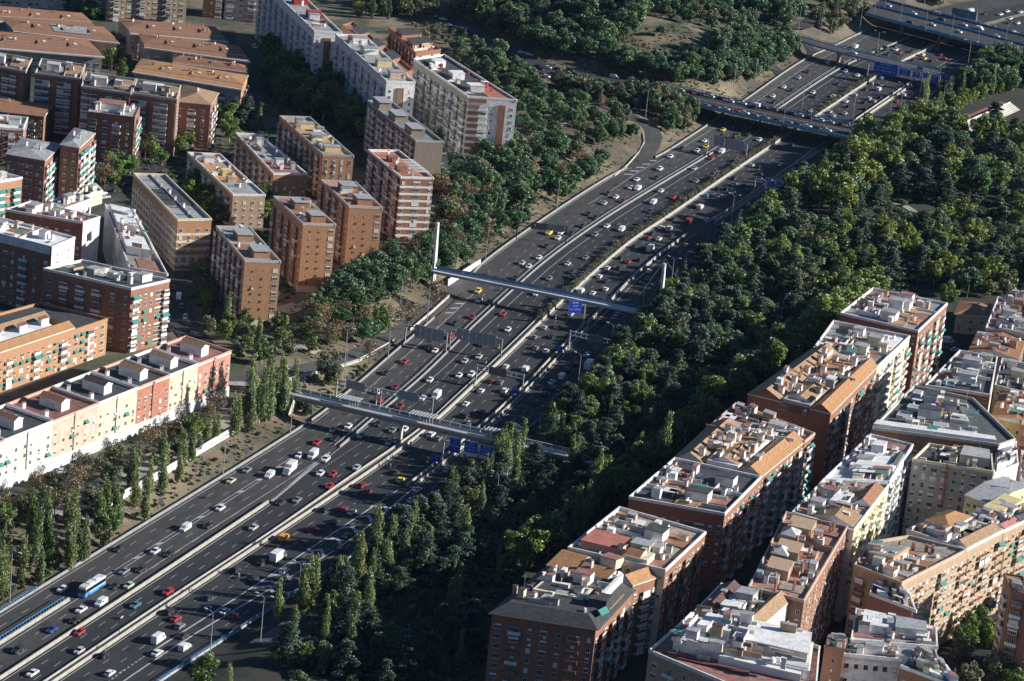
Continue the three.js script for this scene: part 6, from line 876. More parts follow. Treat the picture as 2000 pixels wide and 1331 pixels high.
collect('second carriageway', '494.5,1031,sc 327.5,1157,ru 264,1182,tc 236.7,1206,wm 155,1235,rc 154,1271.6,sc 63,1315,wc 580,976.5,gc 548,981,kc 635.6,897.6,wu 625.4,925,wc 650,926,rc 643.7,950,rc 696.4,914,sc 704.5,851,lc 760,864,lc 766.4,841,gc 739,827.7,kc 790,838.6,wc 781,794,Ru 852.4,771.8,wV 826,777,wc 839.4,742.6,wc 896.5,733.6,wc 920.5,732,wu 907.8,705.8,sc 949,708,wm 935.6,696.8,sc 974,679,wm 941.6,672.7,kc 992,644,wc 983,613,rc 1046.8,574.3,wc 1072.8,544,gc 1117.9,541.8,ku 1116.4,531,kc 1108.9,515.4,sc 1144,503.4,gc 1203.5,475,Ru 1162,459,gu 1185.5,441.8,wc 1214,448.6,wv 1210,438,rm 1251.6,438,kc 1269,413,kc 1276,395.7,wv 1315,385,rc 1291,373,wc 1359.3,353.7,gc 1400.7,338.6,wc 1356.3,328.9,lc 1390,308.6,rc 1440.5,312.3,wc 1409.7,296.5,wv 1483.3,273,wc 1461.5,262.4,kc', 'toward', 0);
collect('second carriageway', '1571,216.8,kc 1583.8,216.8,sc 1592,188.3,kc 1588.3,180.8,wc 1627.4,187.5,wc 1637,163.5,kc 1675.5,147,wc 1651.5,139.4,lc 1735.6,105.6,kc 1758,103.4,rc 1750.7,96.6,wc 1750,89.8,kc 1780.7,100.4,kc 1800,84,kc', 'toward', 0);
collect('third carriageway', '511.6,1098,kc 460,1112.5,kc 494.5,1131,kc 465.5,1127,km 406.4,1167.7,kc 403.7,1188.8,bc 439,1194,wc 456,1203,Rc 330,1195.4,ku 343,1208.5,rc 351,1223,gc 357.7,1241.4,kc 309,1246.6,wV 360,1265,wv 306.4,1275.6,wc 202.5,1279.5,kc 214,1315,wc 554,1050.7,ov 609,1033,rc 655,1017.8,kc 543,1089,wT 555,1115,wc 608,1100.7,lc 659,1093,kc 660,1075.7,Rc 676,1046.8,kc 634.6,995,ku 670,995,Ru 687,1000,wc 706.6,948,Ru 716.7,960.5,rc 770.5,923,kc 762,913,km 757,971,gc 782,937,yc 833,897,kc 796,886,rm 801.5,868,km 842,849,wu 856.3,856.7,gc 909.7,789,wc 909,812.3,ku 918,826.6,wc 942,804,kc 939.8,763.4,wc 985.7,763.4,wu 958,744,Rc 977,746.4,gc 988,716,wc 1026.5,721.6,wv 1046.8,679.5,gc 1066,685.5,wc 1044,658.5,gc 1063,639.7,sc 1077.4,657.4,kc 1088.6,638,gc 1085.6,621,wm 1115,613.8,wc 1116.4,587.5,rc 1127.7,592,Rm', 'away', 0);
collect('third carriageway', '1135,568.8,wv 1157.7,572.6,wc 1183,565,wc 1183,548.5,kc 1171,540,wc 1208.8,523.7,ku 1187,523.7,wc 1248.6,507,kc 1226.8,511,rc 1211.8,503.4,kc 1239,481.6,kc 1257,484,kc 1271,484.6,wV 1287,466.6,wc 1265,465,rc 1311,459,kc 1273.4,455.3,kc 1292,444,wc 1307,447,sv 1315,427.5,kc 1346,432,RV 1382.6,428.8,wc 1368.3,404.8,wv 1355.6,401,Rc 1413.4,387.5,kc 1381,381.5,Bc 1403.7,382,wc 1418.7,368.7,ku 1402,368,kc 1430.7,376,sc 1459.3,371.7,kc 1452.5,362,kc 1433.7,359.7,sc 1433.7,347,kc 1486,340,kc 1482.6,325.8,kc 1469,322.8,sc 1525.4,321,wc 1545.7,282.7,bc 1489,252,Rc', 'away', 0);
collect('third carriageway', '1621.4,218.3,sc 1628,225.9,sc 1650.7,221.3,sc 1656.7,207.8,kc 1689.8,212.3,kc 1653,198,wc 1688.3,199.6,kc 1707.8,198,ec 1698,192.8,su 1719,189.8,kc 1671,185.3,sc 1690.5,174,kc 1716.8,174.8,wv 1704,162.7,sc 1723.6,165,wc 1722.9,152,lc 1783.7,116.9,kc 1806.3,113.9,yc 1802.5,107,wu 1819.8,118.4,kc 1837.8,107,Rc 1845.4,114.6,rc 1822,131,oc 1837,132,wc 1832.6,95,tc', 'away', 0);
collect('right collector road', '815.7,956.6,sc 803.7,977,wc 913.4,904,lv 872,918,sc 1019.7,838.9,wc 1056.6,820.4,kc 1050,786,kc 1064,769.4,kc 1052.6,756,kc 1079.6,757.4,kc 1078,746,wc 1109,750,wc 1116.4,761,kc 1098.4,735.6,wv 1109.7,722,Rc 1124,711,kc 1151,716,wT 1147,692,wc 1173.6,628,kc 1205,614,lc 1255.4,564,km 1265,544,gc 1267.4,529,wc 1341,478.6,oc 1412,437,wc 1463.8,399.5,sc 1503,367,lc 1533,377,wc 1766.4,185.3,wc 1751.4,198,rc 1783.7,189.8,rc 1755,209.3,kc 1771.7,216,wc 1792,166.5,kc', 'away', 0);
const head2 = V().subVectors(road2.N[2], road2.N[0]).normalize(), head3 = V().subVectors(road3.N[3], road3.N[0]).normalize();
collect('road overpass near lane', '1379.6,205.3,gc 1397.6,208.3,rc 1418,212.8,sc 1437.5,216.5,rc 1456.3,220.3,wc 1474.3,224.8,gc 1494.6,229.3,gc 1517.9,234.6,kc 1540.4,238.3,gc 1557.7,242.8,kc 1576.5,245.9,wc 1596,250.4,kc 1617,254.1,wc', head2, DECK2);
collect('road overpass far lane', '1328.8,176.2,sc 1347.2,180.2,kc 1368.2,184.1,kc 1388,188,wc 1406.4,192,kc 1426,197.3,wc 1450,201.5,wc 1469.8,208.5,ku 1480.3,206.8,wv 1496.8,211.3,Rc 1513.4,214.3,nu 1523.9,217.3,kc 1538.9,220.3,ku 1560,224.8,sc 1576.5,228.6,kc 1603.6,234.6,wc 1620,237.6,sc 1640,243,kc 1660,247,wc', head2.clone().negate(), DECK2);
collect('motorway overpass near deck', '1778,42.8,kc 1803.7,54,ku 1821.7,48,wc 1873.6,61.6,wc', head3, DECK3);
collect('motorway overpass far deck', '1736,10.5,wc 1785,25.5,wc 1839.8,38,ku 1883.4,48,wc 1914,55.6,wv 1946.5,70,wc 1832,27,sv', head3, DECK3);
collect('slip road bridge', '1667,102.6,wc 1799.5,134,kc', V().subVectors(ramp.N[5], ramp.N[3]).normalize(), DECKR);
collect('curving motorway beyond the overpasses', '1924,26.3,kc 1954.8,27.8,wc 1968,21.8,wc 1994,23.3,wc 1973.6,36,wc 1972.8,44.3,kc 1988.6,45,wc 1927,50.4,wc 1942,52.6,gc 1986,66,wc 1894,25.5,wT 1980,62,wc', 'toward', 0);
collect('tree lined street left of the overpass', '1067,149.9,wc 1081.5,144.6,Rc 1113,155,wc 1089.4,135.4,Rc 1071,133,wc 1054,135.4,kc 1051,130,kc 1121,144.6,kc 1113,138,kc 1200,151.2,wv 1186.7,168.3,sc 1255,176.2,kc', V(1, 0, 0.35).normalize(), 'ground');
collect('street beside the white glazed corner block', '338,564,kc 348.5,582,wv 354,600,kc 361.6,620.6,sc 368,632.5,kc 326,627,wc 334,643,ku 376,648,kc', V(0.1, 0, 1).normalize(), 'ground');
collect('lane above the striped block', '205,386,su 226,373,kc 244,362,kc 200,378,wc 189,384,wc', V(1, 0, -1).normalize(), 'ground');
collect('car park beside the brick towers', '748,466,ku 760,468,sc 745,482,ku 756,484,kc 767,483,gc 868,301,wu 880,302,kc 867,338,ku', V(1, 0, 0.1).normalize(), 'ground');
collect('street along the garden at the top', '827,22,rc 846,32,wu 866,38,wc 905,58,wc 925,62,Rc 985,92,wu 1022,103,wc 1030,106,wc 1046,113,Rc 876,49,wc', V(1, 0, 0.4).normalize(), 'ground');
collect('yard in front of the pastel terrace', '132,916,kc 122,922,sc 418,797,kc 428,793,gc 476,787,wc 335,838,rc 22,972,ku', V(1, 0, -0.6).normalize(), 'ground');
collect('street at the park corner by the villa', '1850,666,wV 1845,680,gc 1858,678,kc 1866,684,wc', V(1, 0, -0.5).normalize(), 'ground');
collect('street under the trees at the upper left', '448,88,kc 497,92,wu 490,188,gc 520,215,kc 545,170,kc', V(0.3, 0, 1).normalize(), 'ground');
collect('side road behind the sports ground', '1821,215,sc 1850,205,kc', 'away', 0);
{
  const kindWord = { c: 'car', u: 'tall car', v: 'van', V: 'tall van', T: 'box truck', B: 'coach', m: 'motorcycle' };
  const between = (s) => (s < 975 ? 'below the concrete footbridge' : s < 1165 ? 'between the two footbridges' : s < 1480 ? 'between cable footbridge and road overpass' : 'beyond the road overpass');
  for (const v of vehicles) {
    let p; const up = v.k === 'T' || v.k === 'B' || v.k === 'V' ? 1.2 : 0.65;
    p = v.level === 'ground' ? atGround(v.x, v.y, up) : at(v.x, v.y, v.level + up); if (v.level === 'ground') p.y += 0.27; else p.y = v.level + 0.02;
    v.p = p; const s = sOf(p); let dir = v.head;
    if (typeof dir === 'string') { const f = v.where.startsWith('third') ? M2R : v.where.startsWith('right') ? RE : M1, t = sc(s + 6, f(s + 6)).sub(sc(s - 6, f(s - 6))).normalize(); dir = v.head === 'toward' ? t.negate() : t; }
    v.dir = dir; const motorway = /carriageway|collector/.test(v.where);
    v.place = motorway ? `${v.where} ${between(s)}` : v.where; v.key = v.c + v.k + v.place;
  }
  vehicles.sort((a, b) => b.y - a.y);
  // keep neighbours apart
  for (let it = 0; it < 6; it++) for (const a of vehicles) for (const b of vehicles) { if (a === b) break; const d = V().subVectors(a.p, b.p); if (Math.abs(d.y) > 2) continue; const f = d.dot(b.dir), l = d.clone().addScaledVector(b.dir, -f).length(); const big = (q) => (q.k === 'B' ? 12.6 : q.k === 'T' ? 7.6 : q.k === 'm' ? 2 : 4.7), need = (big(a) + big(b)) / 2 + 0.4; if (l < 2.05 && Math.abs(f) < need) { const push = (need - Math.abs(f)) / 2 * Math.sign(f || 1); a.p.addScaledVector(b.dir, push); b.p.addScaledVector(b.dir, -push); } }
  const total = new Map(), seen = new Map(); for (const v of vehicles) total.set(v.key, (total.get(v.key) ?? 0) + 1);
  let coach; const riders = [];
  vehicles.forEach((v, i) => {
    const n = (seen.get(v.key) ?? 0) + 1; seen.set(v.key, n);
    const colour = v.k === 'B' ? 'blue and white' : paints[v.c][1], words = `${colour} ${kindWord[v.k]}`, label = total.get(v.key) > 1 ? `${ordinal(n)} ${words} from the bottom, ${v.place}` : `${words} on the ${v.place}`;
    const shape = { c: (i * 7) % 5 < 2 ? 'sedan' : 'hatch', u: 'suv', v: 'van', V: 'tallvan' }[v.k], turn = Math.atan2(-v.dir.z, v.dir.x);
    const src = v.k === 'B' ? (coach ??= coachProto()) : v.k === 'T' ? truckProto(v.c) : v.k === 'm' ? motoProto(v.c) : vehicleProto(shape, v.c);
    copyOf(src, { c: 'car', u: 'tall_car', v: 'van', V: 'tall_van', T: 'box_truck', B: 'coach', m: 'motorcycle' }[v.k], label, kindWord[v.k] === 'tall car' ? 'car' : kindWord[v.k].replace('tall ', '').replace('box ', ''), v.p, turn, 'vehicles in traffic');
    if (v.k === 'm') riders.push([v, turn, label]);
  });
  const coat = [mat([0.05, 0.05, 0.06]), mat([0.30, 0.10, 0.10]), mat([0.12, 0.13, 0.16])];
  riders.forEach(([v, turn, label], i) => { const o = thing('person', `rider seated on the ${label.replace(' from the bottom', '')}`.split(' ').slice(0, 16).join(' '), 'person', v.p, turn, 'motorcycle riders'); part('body', riderGeo, coat[i % 3], o); part('helmet', helmetGeo, i % 2 ? paintMat('w') : paintMat('k'), o, 0.02, 1.6, 0); });
}
// ---------------------------------------------------------------- trees
// a crown is many small bent leaf sprays set on the shells of clumps
function sprays(r, clumps, per, size, tone, o = {}) {
  const pos = [], col = [], nor = [], up = V(0, 1, 0), q = new THREE.Quaternion(), e = new THREE.Euler();
  for (const [cx, cy, cz, cr, fy] of clumps) {
    const n = Math.round(per * cr * cr), k0 = 0.86 + r() * 0.28;
    for (let i = 0; i < n; i++) {
      const a = r() * Math.PI * 2, z = r() * 2 - 1, s = Math.sqrt(1 - z * z), d = V(Math.cos(a) * s, z, Math.sin(a) * s), rad = cr * Math.pow(0.35 + 0.65 * r(), o.fill ?? 0.5);
      const p = V(cx + d.x * rad, cy + d.y * rad * (fy ?? 1), cz + d.z * rad); if (p.y < (o.floor ?? -1)) continue;
      const L = size * (0.6 + r() * 0.8), w = L * (o.slim ?? 0.75);
      e.set(r() * 6.28, r() * 6.28, r() * 6.28); q.setFromEuler(e); const x = V(1, 0, 0).applyQuaternion(q), y = V(0, 1, 0).applyQuaternion(q);
      if (o.flat) { x.y *= o.flat; y.y *= o.flat; x.normalize(); y.normalize(); } if (o.upright) { x.set(d.x * 0.25, 1, d.z * 0.25).normalize(); y.crossVectors(x, V(r() - 0.5, 0, r() - 0.5)).normalize(); }
      const nrm = d.clone().multiplyScalar(0.8).add(V(r() - 0.5, r() * 0.6, r() - 0.5)).normalize();
      const A = p.clone().addScaledVector(x, -L / 2), C = p.clone().addScaledVector(x, L / 2), B = p.clone().addScaledVector(y, w / 2).addScaledVector(nrm, -L * 0.12), D = p.clone().addScaledVector(y, -w / 2).addScaledVector(nrm, -L * 0.12);
      for (const v of [A, B, C, A, C, D]) pos.push(v.x, v.y, v.z);
      const t = k0 * (0.72 + r() * 0.56), h = (r() - 0.5) * 0.16; for (let j = 0; j < 6; j++) { col.push(tone[0] * (t + h), tone[1] * t, tone[2] * (t - h)); nor.push(nrm.x, nrm.y, nrm.z); }
    }
  }
  return fromTris(pos, null, col, nor);
}
function limbs(r, h, r0, n, spread, from = 0.35, lean = 0.3) {
  const list = [tube([V(0, -0.6, 0), V((r() - 0.5) * lean, h * 0.4, (r() - 0.5) * lean), V((r() - 0.5) * lean * 2, h * 0.85, (r() - 0.5) * lean * 2)], r0, r0 * 0.35, 6)];
  for (let i = 0; i < n; i++) { const a = i / n * 6.28 + r(), y = h * lerp(from, 0.7, r()), l = spread * (0.6 + 0.4 * r()); list.push(tube([V(0, y, 0), V(Math.cos(a) * l * 0.5, y + l * 0.35, Math.sin(a) * l * 0.5), V(Math.cos(a) * l, y + l * 0.75, Math.sin(a) * l)], r0 * 0.42, r0 * 0.12, 5)); }
  return fuse(list);
}
const TREES = {
  umbrella_pine: { label: 'umbrella pine', h: 9, n: 4, bark: M.bark, tone: [0.070, 0.169, 0.057], make: (r) => { const c = []; const n = 13 + Math.floor(r() * 6); for (let i = 0; i < n; i++) { const a = r() * 6.28, d = Math.sqrt(r()) * 3.2; c.push([Math.cos(a) * d, 6.4 - d * d * 0.2 + r() * 0.9, Math.sin(a) * d, 1.15 + r() * 0.75, 0.72]); } for (let i = 0; i < 9; i++) { const a = r() * 6.28; c.push([Math.cos(a) * 2.6, 2.8 + r() * 2.0, Math.sin(a) * 2.6, 1.3, 0.75]); } return [c, 105, 0.46, {}]; }, trunk: (r) => limbs(r, 7, 0.26, 5, 2.6, 0.5) },
  round_pine: { label: 'round topped pine', h: 11, n: 4, bark: M.bark, tone: [0.078, 0.165, 0.065], make: (r) => { const c = []; for (let i = 0; i < 24; i++) { const a = r() * 6.28, z = r() * 2 - 1, s = Math.sqrt(1 - z * z), k = Math.pow(r(), 0.35), w = z > 0 ? 3.1 : 3.7; c.push([Math.cos(a) * s * w * k, 4.9 + z * (z > 0 ? 3.9 : 3.2) * k, Math.sin(a) * s * w * k, 1.0 + r() * 0.7, 0.8]); } return [c, 88, 0.46, {}]; }, trunk: (r) => limbs(r, 8.5, 0.28, 6, 2.6, 0.4) },
  broad_tree: { label: 'broad crowned tree', h: 13, n: 4, bark: M.barkPale, tone: [0.169, 0.277, 0.049], make: (r) => { const c = []; for (let i = 0; i < 30; i++) { const a = r() * 6.28, z = r() * 2 - 1, s = Math.sqrt(1 - z * z), k = Math.pow(r(), 0.4); c.push([Math.cos(a) * s * 4.2 * k, 6.7 + z * 4.9 * k, Math.sin(a) * s * 4.2 * k, 1.05 + r() * 0.85, 0.85]); } return [c, 62, 0.56, {}]; }, trunk: (r) => limbs(r, 10, 0.32, 7, 3.6, 0.3) },
  plane_tree: { label: 'yellow green plane tree', h: 13, n: 4, bark: M.barkPale, tone: [0.205, 0.285, 0.050], make: (r) => { const c = []; for (let i = 0; i < 30; i++) { const a = r() * 6.28, z = r() * 2 - 1, s = Math.sqrt(1 - z * z), k = Math.pow(r(), 0.4); c.push([Math.cos(a) * s * 4.2 * k, 6.7 + z * 4.9 * k, Math.sin(a) * s * 4.2 * k, 1.05 + r() * 0.85, 0.85]); } return [c, 62, 0.56, {}]; }, trunk: (r) => limbs(r, 10, 0.32, 7, 3.6, 0.3) },
  poplar: { label: 'tall poplar', h: 16, n: 5, bark: M.barkPale, tone: [0.215, 0.300, 0.105], make: (r) => { const c = []; for (let q = 0; q < 3 + Math.floor(r() * 3); q++) { const ox = (r() - 0.5) * 2.6, oz = (r() - 0.5) * 2.6, top = 10 + r() * 5.5, lean = (r() - 0.5) * 1.2; for (let i = 0; i < 11; i++) { const t = i / 10, a = r() * 6.28, d = (0.2 + 0.9 * Math.sin(Math.PI * Math.min(1, t + 0.15))) * r(); c.push([ox * (0.4 + 0.6 * t) + lean * t + Math.cos(a) * d, 2.4 + t * (top - 2.4), oz * (0.4 + 0.6 * t) + Math.sin(a) * d, (1.45 - 0.85 * t) * (0.7 + 0.6 * r()), 1.5]); } } return [c, 64, 0.46, { upright: true, slim: 0.55 }]; }, trunk: (r) => limbs(r, 12, 0.24, 9, 1.9, 0.15, 0.6) },
  cedar: { label: 'dark layered cedar', h: 15, n: 5, bark: M.bark, tone: [0.054, 0.111, 0.070], make: (r) => { const c = []; for (let k = 0; k < 7; k++) { const y = 3.0 + k * 1.5 + r() * 0.5, R = (5.6 - Math.pow(k / 6, 2.2) * 3.4) * (0.7 + r() * 0.45), m = 4 + Math.floor(r() * 3); for (let i = 0; i < m; i++) { const a = i / m * 6.28 + r() * 1.3, l = 0.6 + r() * 0.5; for (const f of [0.35, 0.65, 0.95]) c.push([Math.cos(a) * R * f * l, y - f * f * 0.7 + (r() - 0.5) * 0.4, Math.sin(a) * R * f * l, 0.95 + 0.4 * (1 - f) + r() * 0.35, 0.36]); } } return [c, 58, 0.46, { flat: 0.4 }]; }, trunk: (r) => limbs(r, 13.5, 0.36, 12, 4, 0.2) },
  spire_conifer: { label: 'conical conifer', h: 13, n: 3, bark: M.bark, tone: [0.078, 0.124, 0.089], make: (r) => { const c = []; for (let k = 0; k < 13; k++) { const t = k / 12, R = 2.7 * (1 - t) + 0.15, m = Math.max(1, Math.round(6 * (1 - t))); for (let i = 0; i < m; i++) { const a = i / m * 6.28 + k; c.push([Math.cos(a) * R * 0.75, 1.6 + t * 11, Math.sin(a) * R * 0.75, 0.55 + R * 0.2, 0.7]); } } return [c, 100, 0.44, {}]; }, trunk: (r) => limbs(r, 13, 0.24, 3, 1, 0.3) },
  olive_tree: { label: 'grey green tree', h: 9, n: 3, bark: M.bark, tone: [0.155, 0.196, 0.097], make: (r) => { const c = []; for (let i = 0; i < 20; i++) { const a = r() * 6.28, z = r() * 2 - 1, s = Math.sqrt(1 - z * z), k = Math.pow(r(), 0.4); c.push([Math.cos(a) * s * 3.1 * k, 4.4 + z * 3.4 * k, Math.sin(a) * s * 3.1 * k, 0.95 + r() * 0.7, 0.9]); } return [c, 66, 0.5, {}]; }, trunk: (r) => limbs(r, 6.5, 0.26, 6, 2.6, 0.25) },
  autumn_tree: { label: 'brownish autumn tree', h: 11, n: 3, bark: M.bark, tone: [0.223, 0.173, 0.089], make: (r) => { const c = []; for (let i = 0; i < 24; i++) { const a = r() * 6.28, z = r() * 2 - 1, s = Math.sqrt(1 - z * z), k = Math.pow(r(), 0.4); c.push([Math.cos(a) * s * 3.4 * k, 6.6 + z * 3.4 * k, Math.sin(a) * s * 3.4 * k, 0.9 + r() * 0.8, 0.95]); } return [c, 27, 0.42, {}]; }, trunk: (r) => limbs(r, 9.5, 0.24, 12, 3.6, 0.25) },
  cypress: { label: 'slim dark cypress', h: 11, n: 2, bark: M.bark, tone: [0.057, 0.097, 0.049], make: (r) => { const c = []; for (let i = 0; i < 16; i++) { const t = i / 15; c.push([(r() - 0.5) * 0.6, 1 + t * 9.6, (r() - 0.5) * 0.6, 0.3 + 0.75 * Math.sin(Math.PI * (0.25 + 0.72 * t)), 1.3]); } return [c, 140, 0.36, { upright: true, slim: 0.5 }]; }, trunk: (r) => limbs(r, 9, 0.2, 0, 1) },
  shrub: { label: 'low round shrub', h: 2, n: 4, bark: M.bark, tone: [0.108, 0.169, 0.068], make: (r) => { const c = []; for (let i = 0; i < 7; i++) c.push([(r() - 0.5) * 1.3, 0.8 + r() * 0.7, (r() - 0.5) * 1.3, 0.55 + r() * 0.3, 0.9]); return [c, 190, 0.30, {}]; }, trunk: (r) => limbs(r, 1.2, 0.06, 4, 0.6, 0.1) },
  oleander: { label: 'oleander bush', h: 2.2, n: 4, bark: M.bark, tone: [0.135, 0.155, 0.084], make: (r) => { const c = []; for (let i = 0; i < 8; i++) c.push([(r() - 0.5) * 2.0, 0.9 + r() * 0.8, (r() - 0.5) * 1.6, 0.5 + r() * 0.4, 1.1]); return [c, 150, 0.32, { upright: true, slim: 0.5 }]; }, trunk: (r) => limbs(r, 1.2, 0.06, 5, 0.7, 0.1) },
};
for (const [k, d] of Object.entries(TREES)) {
  d.proto = [];
  for (let i = 0; i < d.n; i++) {
    const r = rng(1000 + i * 17 + k.length * 131), [c, per, size, o] = d.make(r), geo = sprays(r, c, per, size, d.tone, o), tr = d.trunk(r);
    for (let j = 0; j < 2; j++) {
      const g = new THREE.Group(), tint = [[1, 1, 1], [1.25, 1.12, 0.95]][j], m = new THREE.MeshPhysicalMaterial({ vertexColors: true, roughness: 1, side: THREE.DoubleSide, transmission: 0.4, thickness: 0, ior: 1.3 }); m.color.setRGB(...tint);
      part('trunk', tr, d.bark, g); part('crown', geo, m, g); d.proto.push(g);
    }
  }
}
const planted = [];
function plant(kind, p, size, where, r) { planted.push({ kind, p, size, where, turn: r() * 6.28, v: Math.floor(r() * TREES[kind].proto.length), tilt: (r() - 0.5) * 0.08 }); }
const inside = (poly, x, y) => { let c = false; for (let i = 0, j = poly.length - 1; i < poly.length; j = i++) { const [xi, yi] = poly[i], [xj, yj] = poly[j]; if ((yi > y) !== (yj > y) && x < (xj - xi) * (y - yi) / (yj - yi) + xi) c = !c; } return c; };
const footprints = []; scene.traverse((o) => { if (o.userData.category && (o.userData.category === 'building' || o.userData.category === 'house')) footprints.push(new THREE.Box3().setFromObject(o)); });
const boxes2 = footprints.map((b) => [b.min.x, b.max.x, b.min.z, b.max.z]);
// a stand of trees inside an outline drawn on the ground in photo points; mix: {kind: [weight, size]}
function stand(where, outline, count, gap, mix, seed, avoid) {
  const W = outline.map(([x, y]) => { const p = atGround(x, y); return [p.x, p.z]; }), r = rng(seed), xs = W.map((p) => p[0]), zs = W.map((p) => p[1]), x0 = Math.min(...xs), x1 = Math.max(...xs), z0 = Math.min(...zs), z1 = Math.max(...zs), got = [], kinds = Object.entries(mix), sum = kinds.reduce((s, [, [w]]) => s + w, 0);
  for (let t = 0; t < count * 40 && got.length < count; t++) {
    const x = lerp(x0, x1, r()), z = lerp(z0, z1, r()); if (!inside(W, x, z)) continue;
    const p = V(x, ground(x, z), z), s = sOf(p), c = cOf(p); if (c > LE(s) - 2.5 && c < RE(s) + 2.5) continue;
    if (avoid && avoid(p)) continue; if (got.some((q) => q.distanceTo(p) < gap * (0.75 + 0.5 * r()))) continue;
    let k = r() * sum, kind = kinds[0]; for (const e of kinds) { k -= e[1][0]; if (k <= 0) { kind = e; break; } }
    got.push(p); plant(kind[0], p, kind[1][1] * (0.75 + 0.5 * r()), where, r);
  }
}
function row(where, pts, count, mix, seed, jitter = 1.5) {
  const r = rng(seed), P = pts.map(([x, y]) => atGround(x, y)), curve = new THREE.CatmullRomCurve3(P), kinds = Object.entries(mix), sum = kinds.reduce((s, [, [w]]) => s + w, 0);
  for (let i = 0; i < count; i++) { const p = curve.getPointAt((i + 0.5) / count); p.x += (r() - 0.5) * 2 * jitter; p.z += (r() - 0.5) * 2 * jitter; p.y = ground(p.x, p.z); let k = r() * sum, kind = kinds[0]; for (const e of kinds) { k -= e[1][0]; if (k <= 0) { kind = e; break; } } plant(kind[0], p, kind[1][1] * (0.82 + 0.36 * r()), where, r); }
}
const one = (kind, x, y, size, where, seed) => plant(kind, atGround(x, y), size, where, rng(seed ?? Math.round(x * 13 + y)));
const nearPath = (curve, d) => { const pts = curve.getSpacedPoints(40); return (p) => pts.some((q) => Math.hypot(q.x - p.x, q.z - p.z) < d); };
const loopClear = nearPath(loopRoad, 8);
// left bank
row('dry bank at the bottom left', [[-10, 1170], [60, 1110], [130, 1070], [200, 1035], [258, 1000]], 27, { poplar: [5, 1.08], broad_tree: [0.8, 0.7], olive_tree: [0.8, 0.9] }, 11, 8);
row('dry bank beside the white wall', [[258, 985], [330, 930], [380, 895], [430, 860], [470, 842]], 12, { poplar: [4, 0.95], olive_tree: [1, 0.9] }, 12, 6);
row('left end of the concrete footbridge', [[480, 835], [520, 820], [545, 800], [560, 790]], 13, { poplar: [4, 1.2] }, 13, 5);
for (const [x, y, s] of [[590, 800, 1.0], [600, 812, 0.9]]) one('spire_conifer', x, y, s * 0.8, 'left end of the concrete footbridge');
stand('yard in front of the pastel terrace', [[-20, 1000], [150, 935], [300, 870], [430, 800], [450, 820], [330, 900], [180, 985], [-20, 1060]], 34, 6, { olive_tree: [4, 0.85], autumn_tree: [4, 0.85], broad_tree: [1, 0.6] }, 14);
row('foot of the bank at the bottom left', [[0, 1180], [40, 1152], [90, 1122], [150, 1090]], 16, { shrub: [1, 0.95] }, 15, 1);
row('foot of the bank below the white wall', [[250, 1020], [330, 965], [400, 920], [470, 880], [540, 840]], 14, { shrub: [1, 0.8] }, 16, 3);
row('garden strip behind the pastel terrace', [[0, 745], [60, 720], [120, 700], [190, 680]], 13, { broad_tree: [2, 0.55], olive_tree: [1, 0.6] }, 17, 2);
stand('gardens between the terrace and the slip road', [[390, 650], [470, 640], [560, 650], [640, 690], [600, 705], [500, 715], [460, 700]], 20, 6, { broad_tree: [3, 0.62], olive_tree: [2, 0.75], poplar: [0.6, 0.6] }, 18);
stand('dry slope above the slip road', [[570, 640], [640, 610], [700, 640], [760, 640], [700, 680], [620, 690]], 20, 5.5, { umbrella_pine: [1.65, 1.15], round_pine: [1.35, 1.12], autumn_tree: [3, 0.9], broad_tree: [1, 0.7] }, 19);
one('olive_tree', 642, 752, 1.5, 'bank between slip road and motorway'); one('autumn_tree', 720, 712, 0.9, 'bank between slip road and motorway'); one('autumn_tree', 795, 650, 1.3, 'bank between slip road and motorway'); one('autumn_tree', 845, 608, 1.3, 'bank between slip road and motorway');
for (const [x, y] of [[700, 735], [706, 728], [712, 722], [690, 742], [640, 772]]) one('shrub', x, y, 1, 'bank between slip road and motorway');
stand('pine belt beside the brick towers', [[600, 620], [660, 570], [720, 540], [800, 500], [850, 470], [855, 520], [830, 550], [760, 600], [690, 630], [620, 650]], 52, 4.8, { umbrella_pine: [3.85, 1.21], round_pine: [3.15, 1.18], broad_tree: [1, 0.7], autumn_tree: [1, 0.9] }, 20);
stand('pine belt below the striped slab', [[855, 470], [870, 400], [900, 350], [960, 310], [1040, 300], [1120, 300], [1190, 300], [1195, 330], [1120, 375], [1050, 420], [980, 470], [900, 530], [860, 535]], 96, 4.8, { umbrella_pine: [3.85, 1.26], round_pine: [3.15, 1.23], autumn_tree: [1.5, 0.95], olive_tree: [1, 0.9] }, 21, loopClear);
stand('sunny slope left of the loop ramp', [[900, 300], [1010, 215], [1050, 195], [1150, 210], [1240, 245], [1235, 280], [1180, 300], [1060, 285], [960, 300]], 44, 6.5, { umbrella_pine: [2.75, 1.09], round_pine: [2.25, 1.06], olive_tree: [1.5, 0.8], autumn_tree: [1, 0.8] }, 22, loopClear);
stand('wood between street and loop ramp', [[1080, 165], [1180, 185], [1290, 200], [1360, 225], [1350, 250], [1300, 270], [1290, 240], [1200, 205], [1100, 185]], 40, 5.5, { olive_tree: [3, 1.1], umbrella_pine: [2.2, 1.26], round_pine: [1.8, 1.23], autumn_tree: [1, 1] }, 23, loopClear);
stand('slope above the striped slab', [[880, 90], [960, 110], [1040, 155], [1060, 180], [1010, 205], [960, 185], [900, 140]], 46, 5, { umbrella_pine: [2.75, 1.09], round_pine: [2.25, 1.06], olive_tree: [3, 0.8], broad_tree: [1, 0.6] }, 24);
const bare = (p) => { const [x, y] = toPhoto(p); return ((x - 1310) / 88) ** 2 + ((y - 92) / 32) ** 2 < 1; };
